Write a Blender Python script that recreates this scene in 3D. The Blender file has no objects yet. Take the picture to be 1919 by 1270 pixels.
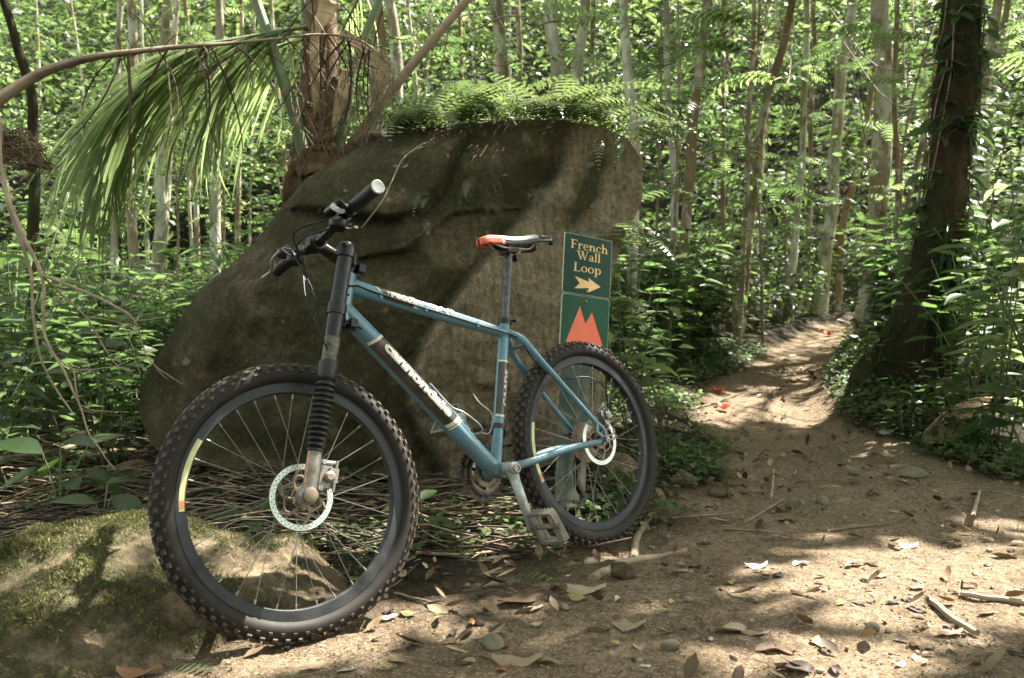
import bpy, math, random
import numpy as np
from mathutils import Matrix, Vector
from math import sin, cos, pi, radians, sqrt, tan

rng = np.random.default_rng(7)
random.seed(7)
SC = bpy.context.scene
COL = SC.collection

# ------------------------------------------------------------------ camera
CAM_H, CAM_P, CAM_R, CAM_F = 0.735, 0.02045, -0.01286, 1628.9
cd = bpy.data.cameras.new('camera')
cam = bpy.data.objects.new('camera', cd)
COL.objects.link(cam)
cd.sensor_width = 36.0
cd.lens = CAM_F / 1919.0 * 36.0
cd.clip_start = 0.05
cd.clip_end = 400
fwd = np.array([0, cos(CAM_P), -sin(CAM_P)]); up0 = np.array([0, sin(CAM_P), cos(CAM_P)]); rt0 = np.array([1.0, 0, 0])
CR = cos(CAM_R) * rt0 + sin(CAM_R) * up0
CU = -sin(CAM_R) * rt0 + cos(CAM_R) * up0
CPOS = np.array([0, 0, CAM_H])
m = Matrix.Identity(4)
for i in range(3):
    m[i][0] = CR[i]; m[i][1] = CU[i]; m[i][2] = -fwd[i]; m[i][3] = CPOS[i]
cam.matrix_world = m
cd.dof.use_dof = True
cd.dof.focus_distance = 2.6
cd.dof.aperture_fstop = 5.6
SC.camera = cam

# ------------------------------------------------------------------ light
SUN_EL, SUN_AZ = radians(55), math.atan2(0.8, 0.6)      # azimuth measured from +Y towards +X
S = np.array([cos(SUN_EL) * sin(SUN_AZ), cos(SUN_EL) * cos(SUN_AZ), sin(SUN_EL)])
w = bpy.data.worlds.new('World')
SC.world = w
w.use_nodes = True
nt = w.node_tree
nt.nodes.clear()
sky = nt.nodes.new('ShaderNodeTexSky'); sky.sky_type = 'NISHITA'; sky.sun_disc = False
sky.sun_elevation = SUN_EL; sky.sun_rotation = SUN_AZ
sky.air_density = 1.0; sky.dust_density = 3.0; sky.ozone_density = 0.6
bg = nt.nodes.new('ShaderNodeBackground'); bg.inputs[1].default_value = 0.125
wo = nt.nodes.new('ShaderNodeOutputWorld')
hs = nt.nodes.new('ShaderNodeHueSaturation'); hs.inputs['Saturation'].default_value = .45
wm = nt.nodes.new('ShaderNodeMix'); wm.data_type = 'RGBA'; wm.blend_type = 'MULTIPLY'; wm.inputs[0].default_value = 1; wm.inputs[7].default_value = (1.0, .97, .86, 1)
nt.links.new(sky.outputs[0], hs.inputs['Color']); nt.links.new(hs.outputs[0], wm.inputs[6]); nt.links.new(wm.outputs[2], bg.inputs[0]); nt.links.new(bg.outputs[0], wo.inputs[0])
sd = bpy.data.lights.new('sun', 'SUN'); sd.energy = 5.0; sd.angle = radians(0.53); sd.color = (1.0, 0.94, 0.82)
so = bpy.data.objects.new('sun', sd); COL.objects.link(so)
so.location = (6, 4, 12)
so.rotation_euler = Vector(S).to_track_quat('Z', 'Y').to_euler()
SC.view_settings.view_transform = 'Standard'
SC.view_settings.look = 'None'
SC.view_settings.gamma = 1.0
SC.view_settings.exposure = 2.38
SC.view_settings.use_curve_mapping = False
SC.render.engine = 'CYCLES'
cy = SC.cycles
cy.max_bounces = 7; cy.diffuse_bounces = 4; cy.glossy_bounces = 2; cy.transmission_bounces = 4; cy.transparent_max_bounces = 4
cy.caustics_reflective = False; cy.caustics_refractive = False
cy.sample_clamp_indirect = 6.0
cy.use_denoising = True
try:
    cy.denoiser = 'OPENIMAGEDENOISE'; cy.denoising_input_passes = 'RGB_ALBEDO_NORMAL'; cy.denoising_prefilter = 'ACCURATE'
except Exception:
    pass

# ------------------------------------------------------------------ helpers
def at(px, py, Y):
    d = fwd + CR * (px - 959.5) / CAM_F - CU * (py - 635) / CAM_F
    return CPOS + d * Y / d[1]

def sstep(a, b, x):
    t = np.clip((np.asarray(x, float) - a) / (b - a), 0, 1)
    return t * t * (3 - 2 * t)

def vnoise(p, seed=0):
    p = np.asarray(p, float)
    i = np.floor(p).astype(np.int64); f = p - i; f = f * f * (3 - 2 * f)
    def h(a, b, c):
        n = (a * 374761393 + b * 668265263 + c * 2147483647 + seed * 974634777) & 0xFFFFFFFF
        n = ((n ^ (n >> 13)) * 1274126177) & 0xFFFFFFFF
        n = (n ^ (n >> 16)) & 0xFFFFFFFF
        return n / 4294967295.0
    r = 0
    for dx in (0, 1):
        for dy in (0, 1):
            for dz in (0, 1):
                wgt = (f[..., 0] if dx else 1 - f[..., 0]) * (f[..., 1] if dy else 1 - f[..., 1]) * (f[..., 2] if dz else 1 - f[..., 2])
                r = r + wgt * h(i[..., 0] + dx, i[..., 1] + dy, i[..., 2] + dz)
    return r * 2 - 1

def fbm(p, oct=4, seed=0, gain=0.5):
    p = np.asarray(p, float); r = 0; a = 1.0; s = 0
    for o in range(oct):
        r = r + a * vnoise(p * 2 ** o + 17.3 * o, seed + o); s += a; a *= gain
    return r / s

def path_center(Y):
    return np.interp(Y, [-6, 2, 3, 4, 5, 6, 8, 10, 11.5, 14, 40], [1.6, 1.5, 1.5, 1.58, 1.5, 1.7, 2.55, 3.55, 4.4, 7.0, 30])
def path_half(Y):
    return np.interp(Y, [-6, 2, 2.6, 3.2, 4, 5, 6, 8, 11, 40], [3, 2.3, 1.5, .98, .56, .40, .48, .42, .4, .4])
def path_mask(X, Y):
    X = np.asarray(X, float); Y = np.asarray(Y, float)
    d = np.abs(X - path_center(Y)) / path_half(Y)
    n = fbm(np.stack([X * 1.7, Y * 1.7, X * 0], -1), 3, 5) * .35
    right = np.where((X > path_center(Y)) & (Y < 3.2), .35, 1)
    mk = (1 - sstep(.8, 1.25, d * right + n)) * (1 - sstep(11.5, 13.5, Y))
    # bare earth under the front wheel
    return mk

def gz(X, Y):
    X = np.asarray(X, float); Y = np.asarray(Y, float)
    t = np.maximum(Y - 3.7, 0)
    z = .087 * np.sqrt(t * t + .3) - .087 * sqrt(.3)
    z = z + .62 * np.maximum(Y - 15, 0) * sstep(15, 19, Y)
    pc = path_center(Y); ph = path_half(Y)
    off = X - pc
    z = z + .30 * sstep(.6, 2.0, off / np.maximum(ph, .3)) * sstep(4.2, 6.2, Y) * (1 - .3 * sstep(9, 14, Y))
    z = z + .07 * sstep(1.0, 1.7, -off / ph) * sstep(2.7, 4.0, Y)
    z = z - .035 * (1 - sstep(.5, 1.1, np.abs(off) / ph)) * sstep(3, 5, Y)
    z = z + .045 * fbm(np.stack([X * .9, Y * .9, X * 0], -1), 3, 11) * sstep(2.2, 4, Y)
    z = z + .018 * fbm(np.stack([X * 2.5, Y * 2.5, X * 0], -1), 3, 13)
    z = z - .012
    # slight hollow where the front wheel stands
    z = z - .012 * np.exp(-((X + .48) ** 2 + (Y - 2.08) ** 2) / .12)
    return z

def hit(px, py):
    """point of the ground seen at a pixel"""
    d = fwd + CR * (px - 959.5) / CAM_F - CU * (py - 635) / CAM_F
    d = d / d[1]
    Y = 1.2
    while Y < 40:
        p = CPOS + d * Y
        if p[2] <= gz(p[0], p[1]): break
        Y += .02
    return CPOS + d * Y

def tag(o, label=None, cat=None, group=None, kind=None):
    if label: o['label'] = label
    if cat: o['category'] = cat
    if group: o['group'] = group
    if kind: o['kind'] = kind
    return o

def empty(name, loc=(0, 0, 0), parent=None, mat=None):
    o = bpy.data.objects.new(name, None); COL.objects.link(o)
    o.empty_display_size = .05
    if mat is not None: o.matrix_basis = mat
    else: o.location = Vector(tuple(float(v) for v in loc))
    if parent: o.parent = parent
    return o

def mesh_of(name, V, F, mats, smooth=True, mi=None, ang=None):
    me = bpy.data.meshes.new(name)
    me.from_pydata([tuple(map(float, v)) for v in V], [], [tuple(int(i) for i in f) for f in F])
    for mm in (mats if isinstance(mats, (list, tuple)) else [mats]): me.materials.append(mm)
    if mi is not None: me.polygons.foreach_set('material_index', mi)
    if smooth: me.polygons.foreach_set('use_smooth', [True] * len(me.polygons))
    me.update()
    if smooth and ang: me.set_sharp_from_angle(angle=radians(ang))
    return me

def link(name, me, parent=None, loc=None, mat=None):
    o = bpy.data.objects.new(name, me); COL.objects.link(o)
    if parent: o.parent = parent
    if mat is not None: o.matrix_basis = mat
    elif loc is not None: o.location = Vector(tuple(float(v) for v in loc))
    return o

class MB:
    def __init__(s): s.V = []; s.F = []; s.M = []; s.m = 0; s.n = 0
    def add(s, V, F):
        V = np.asarray(V, float).reshape(-1, 3)
        s.V.append(V); s.F += [tuple(i + s.n for i in f) for f in F]; s.M += [s.m] * len(F); s.n += len(V)
        return s
    def tube(s, P, R, n=12, caps=True, flat=None, up=None):
        P = np.asarray(P, float); k = len(P)
        R = np.broadcast_to(np.asarray(R, float), (k,))
        T = np.gradient(P, axis=0); T /= np.linalg.norm(T, axis=1)[:, None] + 1e-12
        ref = np.array(up if up is not None else ([0, 0, 1] if abs(T[0][2]) < .9 else [1, 0, 0]), float)
        V = []
        for i in range(k):
            a = np.cross(T[i], ref); a /= np.linalg.norm(a) + 1e-12; b = np.cross(a, T[i]); ref = b
            th = np.arange(n) * 2 * pi / n
            V.append(P[i] + R[i] * (np.cos(th)[:, None] * a + np.sin(th)[:, None] * b * (flat or 1)))
        F = []
        for i in range(k - 1):
            for j in range(n):
                j2 = (j + 1) % n
                F.append((i * n + j, i * n + j2, (i + 1) * n + j2, (i + 1) * n + j))
        if caps:
            F.append(tuple(range(n))[::-1]); F.append(tuple((k - 1) * n + j for j in range(n)))
        return s.add(np.concatenate(V), F)
    def box(s, c, d, R=None):
        c = np.asarray(c, float); h = np.asarray(d, float) / 2
        V = np.array([[x, y, z] for x in (-1, 1) for y in (-1, 1) for z in (-1, 1)]) * h
        if R is not None: V = V @ np.asarray(R, float).T
        return s.add(V + c, [(0, 1, 3, 2), (4, 6, 7, 5), (0, 4, 5, 1), (2, 3, 7, 6), (0, 2, 6, 4), (1, 5, 7, 3)])
    def lathe(s, prof, o, ax, n=24, closed=False):
        """profile of (radius, height) turned about the axis through o"""
        ax = np.asarray(ax, float); ax /= np.linalg.norm(ax)
        ref = np.array([0, 0, 1.]) if abs(ax[2]) < .9 else np.array([1., 0, 0])
        a = np.cross(ax, ref); a /= np.linalg.norm(a); b = np.cross(ax, a)
        th = np.arange(n) * 2 * pi / n; V = []
        for r, h in prof: V.append(np.asarray(o) + h * ax + r * (np.cos(th)[:, None] * a + np.sin(th)[:, None] * b))
        F = []; k = len(prof)
        for i in range(k if closed else k - 1):
            i2 = (i + 1) % k
            for j in range(n):
                j2 = (j + 1) % n
                F.append((i * n + j, i2 * n + j, i2 * n + j2, i * n + j2))
        return s.add(np.concatenate(V), F)
    def mesh(s, name, mats, smooth=True, ang=40):
        return mesh_of(name, np.concatenate(s.V), s.F, mats, smooth, s.M, ang)
    def build(s, name, mats, parent=None, smooth=True, ang=40, **k):
        return link(name, s.mesh(name, mats, smooth, ang), parent, **k)

def curve(pts, n=24):
    """smooth path through points (Catmull-Rom)"""
    P = np.asarray(pts, float); k = len(P)
    Q = np.vstack([2 * P[0] - P[1], P, 2 * P[-1] - P[-2]])
    out = []
    for i in range(k - 1):
        m_ = max(2, n // (k - 1))
        for t in np.linspace(0, 1, m_, endpoint=False):
            p0, p1, p2, p3 = Q[i:i + 4]
            out.append(.5 * (2 * p1 + (p2 - p0) * t + (2 * p0 - 5 * p1 + 4 * p2 - p3) * t * t + (3 * p1 - p0 - 3 * p2 + p3) * t ** 3))
    out.append(P[-1])
    return np.array(out)

def fast_mesh(name, V, F3, mat, smooth=False, F4=None):
    """numpy mesh of equal-size faces"""
    me = bpy.data.meshes.new(name)
    V = np.ascontiguousarray(V, dtype=np.float32).reshape(-1, 3)
    F = np.ascontiguousarray(F3, dtype=np.int32); k = F.shape[1]
    me.vertices.add(len(V)); me.vertices.foreach_set('co', V.ravel())
    me.loops.add(F.size); me.loops.foreach_set('vertex_index', F.ravel())
    me.polygons.add(len(F)); me.polygons.foreach_set('loop_start', np.arange(0, F.size, k, dtype=np.int32))
    me.materials.append(mat)
    if smooth: me.polygons.foreach_set('use_smooth', np.ones(len(F), bool))
    me.update(calc_edges=True)
    return me

def frames(d, nrm):
    d = d / (np.linalg.norm(d, axis=-1, keepdims=True) + 1e-9)
    x = np.cross(d, nrm); x /= np.linalg.norm(x, axis=-1, keepdims=True) + 1e-9
    z = np.cross(x, d)
    return np.stack([x, d, z], -1)         # columns: width, length, normal

def cloud(name, tmpl, pos, d, nrm, sc, mat, smooth=True, parent=None, wid=None):
    TV, TF = tmpl
    M = frames(d, nrm); N = len(pos)
    T = TV[None].repeat(N, 0)
    if wid is not None:
        T = T.copy(); T[:, :, 0] *= np.asarray(wid)[:, None]
    V = np.einsum('nij,nvj->nvi', M, T * np.asarray(sc).reshape(-1, 1, 1)) + pos[:, None, :]
    F = (TF[None] + (np.arange(N) * len(TV))[:, None, None]).reshape(-1, TF.shape[1])
    return link(name, fast_mesh(name, V.reshape(-1, 3), F, mat, smooth), parent)

def mat4(M3, p, s=1.0):
    m = Matrix.Identity(4)
    for i in range(3):
        for j in range(3): m[i][j] = float(M3[i][j] * s)
        m[i][3] = float(p[i])
    return m

# leaf templates: x width, y length 0..1, z up
def leaf_tmpl(wd=.42, fold=.12, droop=.18, sections=((.0, .05), (.3, .9), (.62, .8), (1, 0.0))):
    V = []; F = []
    for (y, h) in sections:
        z = -droop * y * y
        V += [(-wd / 2 * h, y, z + fold * h * .5), (0, y, z), (wd / 2 * h, y, z + fold * h * .5)]
    for i in range(len(sections) - 1):
        a = i * 3
        for q in (0, 1):
            F.append((a + q, a + q + 1, a + q + 4)); F.append((a + q, a + q + 4, a + q + 3))
    return np.array(V, float), np.array(F, int)
L_BROAD = leaf_tmpl()
L_FINE = leaf_tmpl(.5, .1, .22, ((0, .04), (.12, .45), (.3, .9), (.48, 1), (.68, .78), (.85, .38), (1, 0)))
L_NARROW = leaf_tmpl(.24, .08, .3, ((0, .1), (.25, .9), (.6, .85), (1, 0)))
L_SIMPLE = leaf_tmpl(.5, .12, .1, ((0, .15), (.5, 1), (1, 0)))

# ------------------------------------------------------------------ materials
def new_mat(name):
    m = bpy.data.materials.new(name); m.use_nodes = True
    nt = m.node_tree; nt.nodes.clear()
    return m, nt, nt.nodes.new('ShaderNodeOutputMaterial')
def N(nt, t, **k):
    n = nt.nodes.new(t)
    for a, b in k.items(): setattr(n, a, b)
    return n
def noise_node(nt, scale, detail=4, coord='Object', rough=.55, stretch=None):
    tc = N(nt, 'ShaderNodeTexCoord'); n = N(nt, 'ShaderNodeTexNoise')
    n.inputs['Scale'].default_value = scale; n.inputs['Detail'].default_value = detail; n.inputs['Roughness'].default_value = rough
    if stretch:
        mp = N(nt, 'ShaderNodeMapping'); mp.inputs['Scale'].default_value = stretch
        nt.links.new(tc.outputs[coord], mp.inputs[0]); nt.links.new(mp.outputs[0], n.inputs['Vector'])
    else: nt.links.new(tc.outputs[coord], n.inputs['Vector'])
    return n.outputs['Fac']
def ramp(nt, fac, stops):
    r = N(nt, 'ShaderNodeValToRGB'); nt.links.new(fac, r.inputs[0])
    el = r.color_ramp.elements
    while len(el) < len(stops): el.new(.5)
    for e, (p, c) in zip(el, stops):
        e.position = p; e.color = (*c, 1) if len(c) == 3 else c
    return r.outputs[0]
def mixc(nt, fac, a, b, mode='MIX'):
    n = N(nt, 'ShaderNodeMix', data_type='RGBA', blend_type=mode)
    for s_, v in ((n.inputs[0], fac), (n.inputs[6], a), (n.inputs[7], b)):
        if hasattr(v, 'links') or hasattr(v, 'is_linked'): nt.links.new(v, s_)
        elif isinstance(v, (tuple, list)): s_.default_value = (*v, 1)
        else: s_.default_value = v
    return n.outputs[2]
def bump(nt, h, strength=.5, dist=.01, nrm=None):
    b = N(nt, 'ShaderNodeBump'); b.inputs['Strength'].default_value = strength; b.inputs['Distance'].default_value = dist
    nt.links.new(h, b.inputs['Height'])
    if nrm: nt.links.new(nrm, b.inputs['Normal'])
    return b.outputs[0]

def simple(name, col, rough=.5, metal=0, var=.25, scale=30, dirt=None, dirt_amt=.4, bump_s=0, spec=.5, coat=0, col2=None, dscale=14):
    m, nt, out = new_mat(name)
    p = N(nt, 'ShaderNodeBsdfPrincipled')
    f = noise_node(nt, scale)
    c2 = col2 or tuple(min(1, c * (1 + var)) for c in col)
    c = ramp(nt, f, [(.35, tuple(c_ * (1 - var) for c_ in col)), (.65, c2)])
    if dirt:
        f2 = noise_node(nt, dscale, 6, rough=.7)
        k = ramp(nt, f2, [(.5 - dirt_amt * .3, (0, 0, 0)), (.75, (1, 1, 1))])
        c = mixc(nt, k, c, dirt)
        mr = N(nt, 'ShaderNodeMapRange'); nt.links.new(k, mr.inputs[0]); mr.inputs[3].default_value = rough; mr.inputs[4].default_value = .85
        nt.links.new(mr.outputs[0], p.inputs['Roughness'])
    else: p.inputs['Roughness'].default_value = rough
    nt.links.new(c, p.inputs['Base Color'])
    p.inputs['Metallic'].default_value = metal
    p.inputs['Specular IOR Level'].default_value = spec
    p.inputs['Coat Weight'].default_value = coat
    if bump_s: nt.links.new(bump(nt, noise_node(nt, scale * 4, 5), bump_s, .004), p.inputs['Normal'])
    nt.links.new(p.outputs[0], out.inputs[0])
    return m

def leaf_mat(name, c1, c2, c3=None, trans=(.17, .285, .085), tr=.44, rough=.42, joined=True, spec=.4, dry=None):
    m, nt, out = new_mat(name)
    if joined:
        g = N(nt, 'ShaderNodeNewGeometry'); rnd = g.outputs['Random Per Island']
    else:
        g = N(nt, 'ShaderNodeObjectInfo'); rnd = g.outputs['Random']
    st = [(0, c1), (.6, c2)] + ([(.95, c3)] if c3 else [])
    c = ramp(nt, rnd, st)
    f = noise_node(nt, 25, 3)
    c = mixc(nt, ramp(nt, f, [(.4, (0, 0, 0)), (.7, (.5, .5, .5))]), c, tuple(v * .55 for v in c1))
    p = N(nt, 'ShaderNodeBsdfPrincipled'); p.inputs['Roughness'].default_value = rough; p.inputs['Specular IOR Level'].default_value = spec
    nt.links.new(c, p.inputs['Base Color'])
    t = N(nt, 'ShaderNodeBsdfTranslucent')
    tc = mixc(nt, .5, trans, c, 'MIX')
    tc2 = mixc(nt, rnd, tuple(v * 1.15 for v in trans), tuple(v * .6 for v in trans))
    nt.links.new(tc2, t.inputs[0])
    mx = N(nt, 'ShaderNodeMixShader'); mx.inputs[0].default_value = tr
    nt.links.new(p.outputs[0], mx.inputs[1]); nt.links.new(t.outputs[0], mx.inputs[2]); nt.links.new(mx.outputs[0], out.inputs[0])
    return m

G1, G2, G3 = (.035, .062, .024), (.065, .1, .038), (.12, .15, .06)
M = {}
M['leaf'] = leaf_mat('leaf_green', G1, G2, G3, joined=True)
M['leaf_far_shade'] = leaf_mat('leaf_far_shade', (.022, .042, .016), (.04, .065, .025), (.08, .11, .04), trans=(.14, .22, .06), joined=True)  # darker copy of the leaf green, shade of the wood put into its colour
M['leaf_o'] = leaf_mat('leaf_green_single', G1, G2, G3, joined=False)
M['leaf_dark'] = leaf_mat('leaf_dark_green', (.025, .05, .018), (.045, .08, .028), (.08, .12, .045), trans=(.12, .2, .05), joined=False, rough=.35)
M['leaf_bright'] = leaf_mat('leaf_light_green', (.1, .14, .05), (.15, .19, .07), (.2, .22, .1), trans=(.38, .53, .2), joined=True, tr=.5)
M['leaf_bright_o'] = leaf_mat('leaf_light_green_single', (.1, .14, .05), (.15, .19, .07), (.2, .22, .1), trans=(.38, .53, .2), joined=False, tr=.5)
M['canopy'] = leaf_mat('leaf_canopy', G1, G2, (.12, .14, .07), trans=(.2, .27, .09), joined=True, tr=.5)
M['fern'] = leaf_mat('fern_green', (.08, .11, .055), (.12, .15, .08), (.19, .2, .11), trans=(.22, .3, .1), joined=False, rough=.24, spec=1.0)
M['palm'] = leaf_mat('palm_leaflet', (.07, .12, .035), (.12, .18, .055), (.19, .22, .09), trans=(.46, .58, .24), joined=False, tr=.55, rough=.35)
M['dry'] = leaf_mat('dry_leaflet', (.035, .025, .015), (.07, .05, .03), (.13, .1, .06), trans=(.06, .04, .02), joined=False, tr=.1, rough=.7)
for k_, a, b, c in (('brown', (.09, .055, .03), (.16, .10, .06), (.22, .15, .09)), ('tan', (.26, .19, .12), (.36, .27, .18), (.45, .37, .27)),
                    ('yellow', (.3, .27, .1), (.4, .34, .14), (.45, .4, .2)), ('dark', (.04, .025, .02), (.06, .04, .03), (.09, .06, .05)),
                    ('rust', (.17, .075, .035), (.23, .11, .05), (.3, .16, .08)), ('pale', (.5, .48, .4), (.58, .55, .47), (.65, .62, .54))):
    M['fall_' + k_] = leaf_mat('fallen_leaf_' + k_, a, b, c, trans=tuple(v * .8 for v in b), joined=False, tr=.2, rough=.6, spec=.3)
M['petal'] = leaf_mat('red_petal', (.6, .06, .02), (.75, .12, .03), trans=(.6, .1, .03), joined=False, tr=.3)
M['stem'] = simple('green_stem', (.1, .12, .05), .6)
M['twig'] = simple('dry_twig', (.2, .15, .1), .8, var=.35, scale=20, bump_s=.3)
M['twig_pale'] = simple('pale_branch', (.27, .21, .145), .75, var=.3, scale=12, bump_s=.3)
M['petiole_g'] = simple('green_petiole', (.13, .19, .09), .45, var=.2, scale=5, dirt=(.2, .12, .05), dirt_amt=.1, dscale=6)
M['fibre'] = simple('palm_fibre', (.13, .08, .045), .9, var=.6, scale=22, bump_s=.8)
M['sheath'] = simple('palm_sheath', (.42, .3, .18), .85, var=.35, scale=9, bump_s=.5)
M['rachis_dead'] = simple('dead_rachis', (.27, .2, .14), .8, var=.35, scale=8, bump_s=.5)
# bicycle
M['blue'] = simple('blue_paint', (.085, .215, .29), .38, var=.08, scale=8, dirt=(.13, .13, .1), dirt_amt=.14, coat=.4, dscale=10)
M['black'] = simple('black_paint', (.005, .005, .006), .28, var=.3, scale=40, dirt=(.04, .036, .03), dirt_amt=.0, coat=.0, spec=.4, dscale=60)
M['blackworn'] = simple('worn_black_fork', (.014, .013, .012), .35, var=.3, scale=40, dirt=(.22, .2, .15), dirt_amt=.35, dscale=55)
M['rubber'] = simple('black_rubber', (.008, .0075, .007), .5, var=.3, scale=25, bump_s=.1)
M['decal_black'] = simple('decal_black', (.03, .027, .026), .35, var=.2, scale=30, dirt=(.12, .08, .06), dirt_amt=.1, coat=.3)
M['decal_cream'] = simple('decal_cream', (.62, .6, .47), .4, var=.12, scale=60)
M['decal_line'] = simple('decal_outline', (.02, .02, .02), .5)
M['tyre'] = simple('tyre_rubber', (.013, .0115, .011), .6, var=.25, scale=20, dirt=(.035, .028, .023), dirt_amt=.4, dscale=9, spec=.3)
M['tread'] = simple('tyre_tread', (.034, .028, .024), .7, var=.4, scale=30, dirt=(.11, .078, .055), dirt_amt=.5, dscale=9, bump_s=.3)
M['rim'] = simple('rim_anodised', (.014, .016, .019), .35, metal=.3, var=.3, scale=30, dirt=(.06, .064, .065), dirt_amt=.5, dscale=20)
M['spoke'] = simple('spoke_steel', (.2, .19, .175), .45, metal=.8, var=.2)
M['silver'] = simple('silver_metal', (.34, .34, .32), .35, metal=.7, var=.2, scale=20, dirt=(.2, .15, .1), dirt_amt=.3, dscale=25)
M['disc'] = simple('disc_steel', (.6, .66, .6), .4, metal=.6, var=.15, scale=15)
M['discrust'] = simple('disc_carrier', (.22, .17, .12), .6, metal=.4, var=.4, scale=25)
M['alloygrey'] = simple('grey_alloy', (.34, .37, .36), .42, metal=.3, var=.3, scale=18, dirt=(.12, .1, .08), dirt_amt=.4)
M['plastic_grey'] = simple('pedal_plastic', (.13, .13, .115), .6, var=.3, scale=30, dirt=(.25, .2, .15), dirt_amt=.5)
M['grease'] = simple('greasy_steel', (.05, .04, .032), .5, metal=.5, var=.5, scale=60)
M['cable'] = simple('cable_housing', (.012, .012, .012), .5, spec=.3)
M['white_s'] = simple('saddle_white', (.75, .74, .7), .35, var=.05, coat=.3)
M['red_s'] = simple('saddle_red', (.62, .09, .04), .35, var=.1, coat=.3)
M['sblack'] = simple('saddle_black', (.022, .022, .024), .26, var=.2, coat=.6)
M['sgrey'] = simple('saddle_grey', (.36, .38, .35), .4, var=.1)
M['post_al'] = simple('seatpost_metal', (.05, .05, .05), .3, metal=.7, var=.3, scale=25, dirt=(.2, .2, .19), dirt_amt=.3, dscale=70)
M['rail'] = simple('saddle_rail', (.5, .47, .4), .4, metal=.5)
M['rimlabel'] = simple('rim_label_yellow', (.62, .6, .3), .45, var=.15)
M['orange'] = simple('orange_print', (.75, .24, .08), .5, var=.1)
M['reflect'] = simple('grip_end', (.6, .6, .58), .3, var=.15, coat=.5)
# sign
M['sign_g'] = simple('sign_dark_green', (.003, .045, .028), .55, spec=.25, var=.12, scale=12, dirt=(.015, .06, .045), dirt_amt=.05, dscale=80, bump_s=.03)
M['sign_g2'] = simple('sign_mid_green', (.005, .065, .034), .55, spec=.25, var=.12, scale=12, bump_s=.03)
M['sign_y'] = simple('sign_yellow', (.75, .5, .2), .5, var=.06, scale=40)
M['sign_o'] = simple('sign_orange', (.72, .13, .055), .5, var=.05, scale=20)
M['sign_edge'] = simple('sign_edge', (.42, .46, .33), .6)
M['post'] = simple('post_green_paint', (.035, .06, .042), .6, var=.15, scale=10, dirt=(.3, .27, .2), dirt_amt=.15, dscale=5)
M['screw'] = simple('rusty_screw', (.16, .12, .08), .6, metal=.5)

def bark(name, base, lichen=(.42, .42, .36), stain=(.27, .14, .06), amt=.5, moss=None):
    m, nt, out = new_mat(name)
    p = N(nt, 'ShaderNodeBsdfPrincipled'); p.inputs['Roughness'].default_value = .9; p.inputs['Specular IOR Level'].default_value = .15
    oi = N(nt, 'ShaderNodeObjectInfo')
    tc = N(nt, 'ShaderNodeTexCoord'); va = N(nt, 'ShaderNodeVectorMath'); va.operation = 'ADD'
    nt.links.new(tc.outputs['Object'], va.inputs[0])
    cx = N(nt, 'ShaderNodeCombineXYZ')
    ml = N(nt, 'ShaderNodeMath', operation='MULTIPLY'); nt.links.new(oi.outputs['Random'], ml.inputs[0]); ml.inputs[1].default_value = 40
    nt.links.new(ml.outputs[0], cx.inputs[2]); nt.links.new(cx.outputs[0], va.inputs[1])
    def nz(s, st, d=4):
        mp = N(nt, 'ShaderNodeMapping'); mp.inputs['Scale'].default_value = st; nt.links.new(va.outputs[0], mp.inputs[0])
        n = N(nt, 'ShaderNodeTexNoise'); n.inputs['Scale'].default_value = s; n.inputs['Detail'].default_value = d; n.inputs['Roughness'].default_value = .65
        nt.links.new(mp.outputs[0], n.inputs['Vector']); return n.outputs['Fac']
    f1 = nz(9, (1, 1, .35)); f2 = nz(5, (1, 1, .5), 6); f3 = nz(2.2, (1, 1, .4)); f4 = nz(22, (1, 1, .3), 5)
    c = ramp(nt, f1, [(.3, tuple(v * .55 for v in base)), (.7, tuple(v * 1.3 for v in base))])
    c = mixc(nt, ramp(nt, f3, [(.5, (0, 0, 0)), (.68, (.8, .8, .8))]), c, stain)
    c = mixc(nt, ramp(nt, f2, [(.62 - amt * .2, (0, 0, 0)), (.66 - amt * .15, (.85, .85, .85))]), c, lichen)
    if moss: c = mixc(nt, ramp(nt, nz(3, (1, 1, .6), 6), [(.4, (0, 0, 0)), (.6, (.9, .9, .9))]), c, moss)
    c = mixc(nt, ramp(nt, f4, [(.3, (.45, .45, .45)), (.5, (1, 1, 1))]), tuple(v * .4 for v in base), c)
    nt.links.new(c, p.inputs['Base Color'])
    nt.links.new(bump(nt, f4, 1.0, .035), p.inputs['Normal'])
    nt.links.new(p.outputs[0], out.inputs[0])
    return m
M['bark_pale'] = bark('bark_pale', (.36, .345, .25), (.62, .61, .5), (.3, .21, .11), .7)
M['bark_brown'] = bark('bark_brown', (.25, .19, .115), (.5, .48, .38), (.27, .16, .07), .5)
M['bark_spot'] = bark('bark_spotted', (.29, .24, .155), (.6, .58, .47), (.32, .18, .07), .75)
M['bark_dark'] = bark('bark_dark', (.032, .021, .014), (.09, .085, .06), (.085, .042, .02), .12, moss=(.03, .04, .014))

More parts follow.
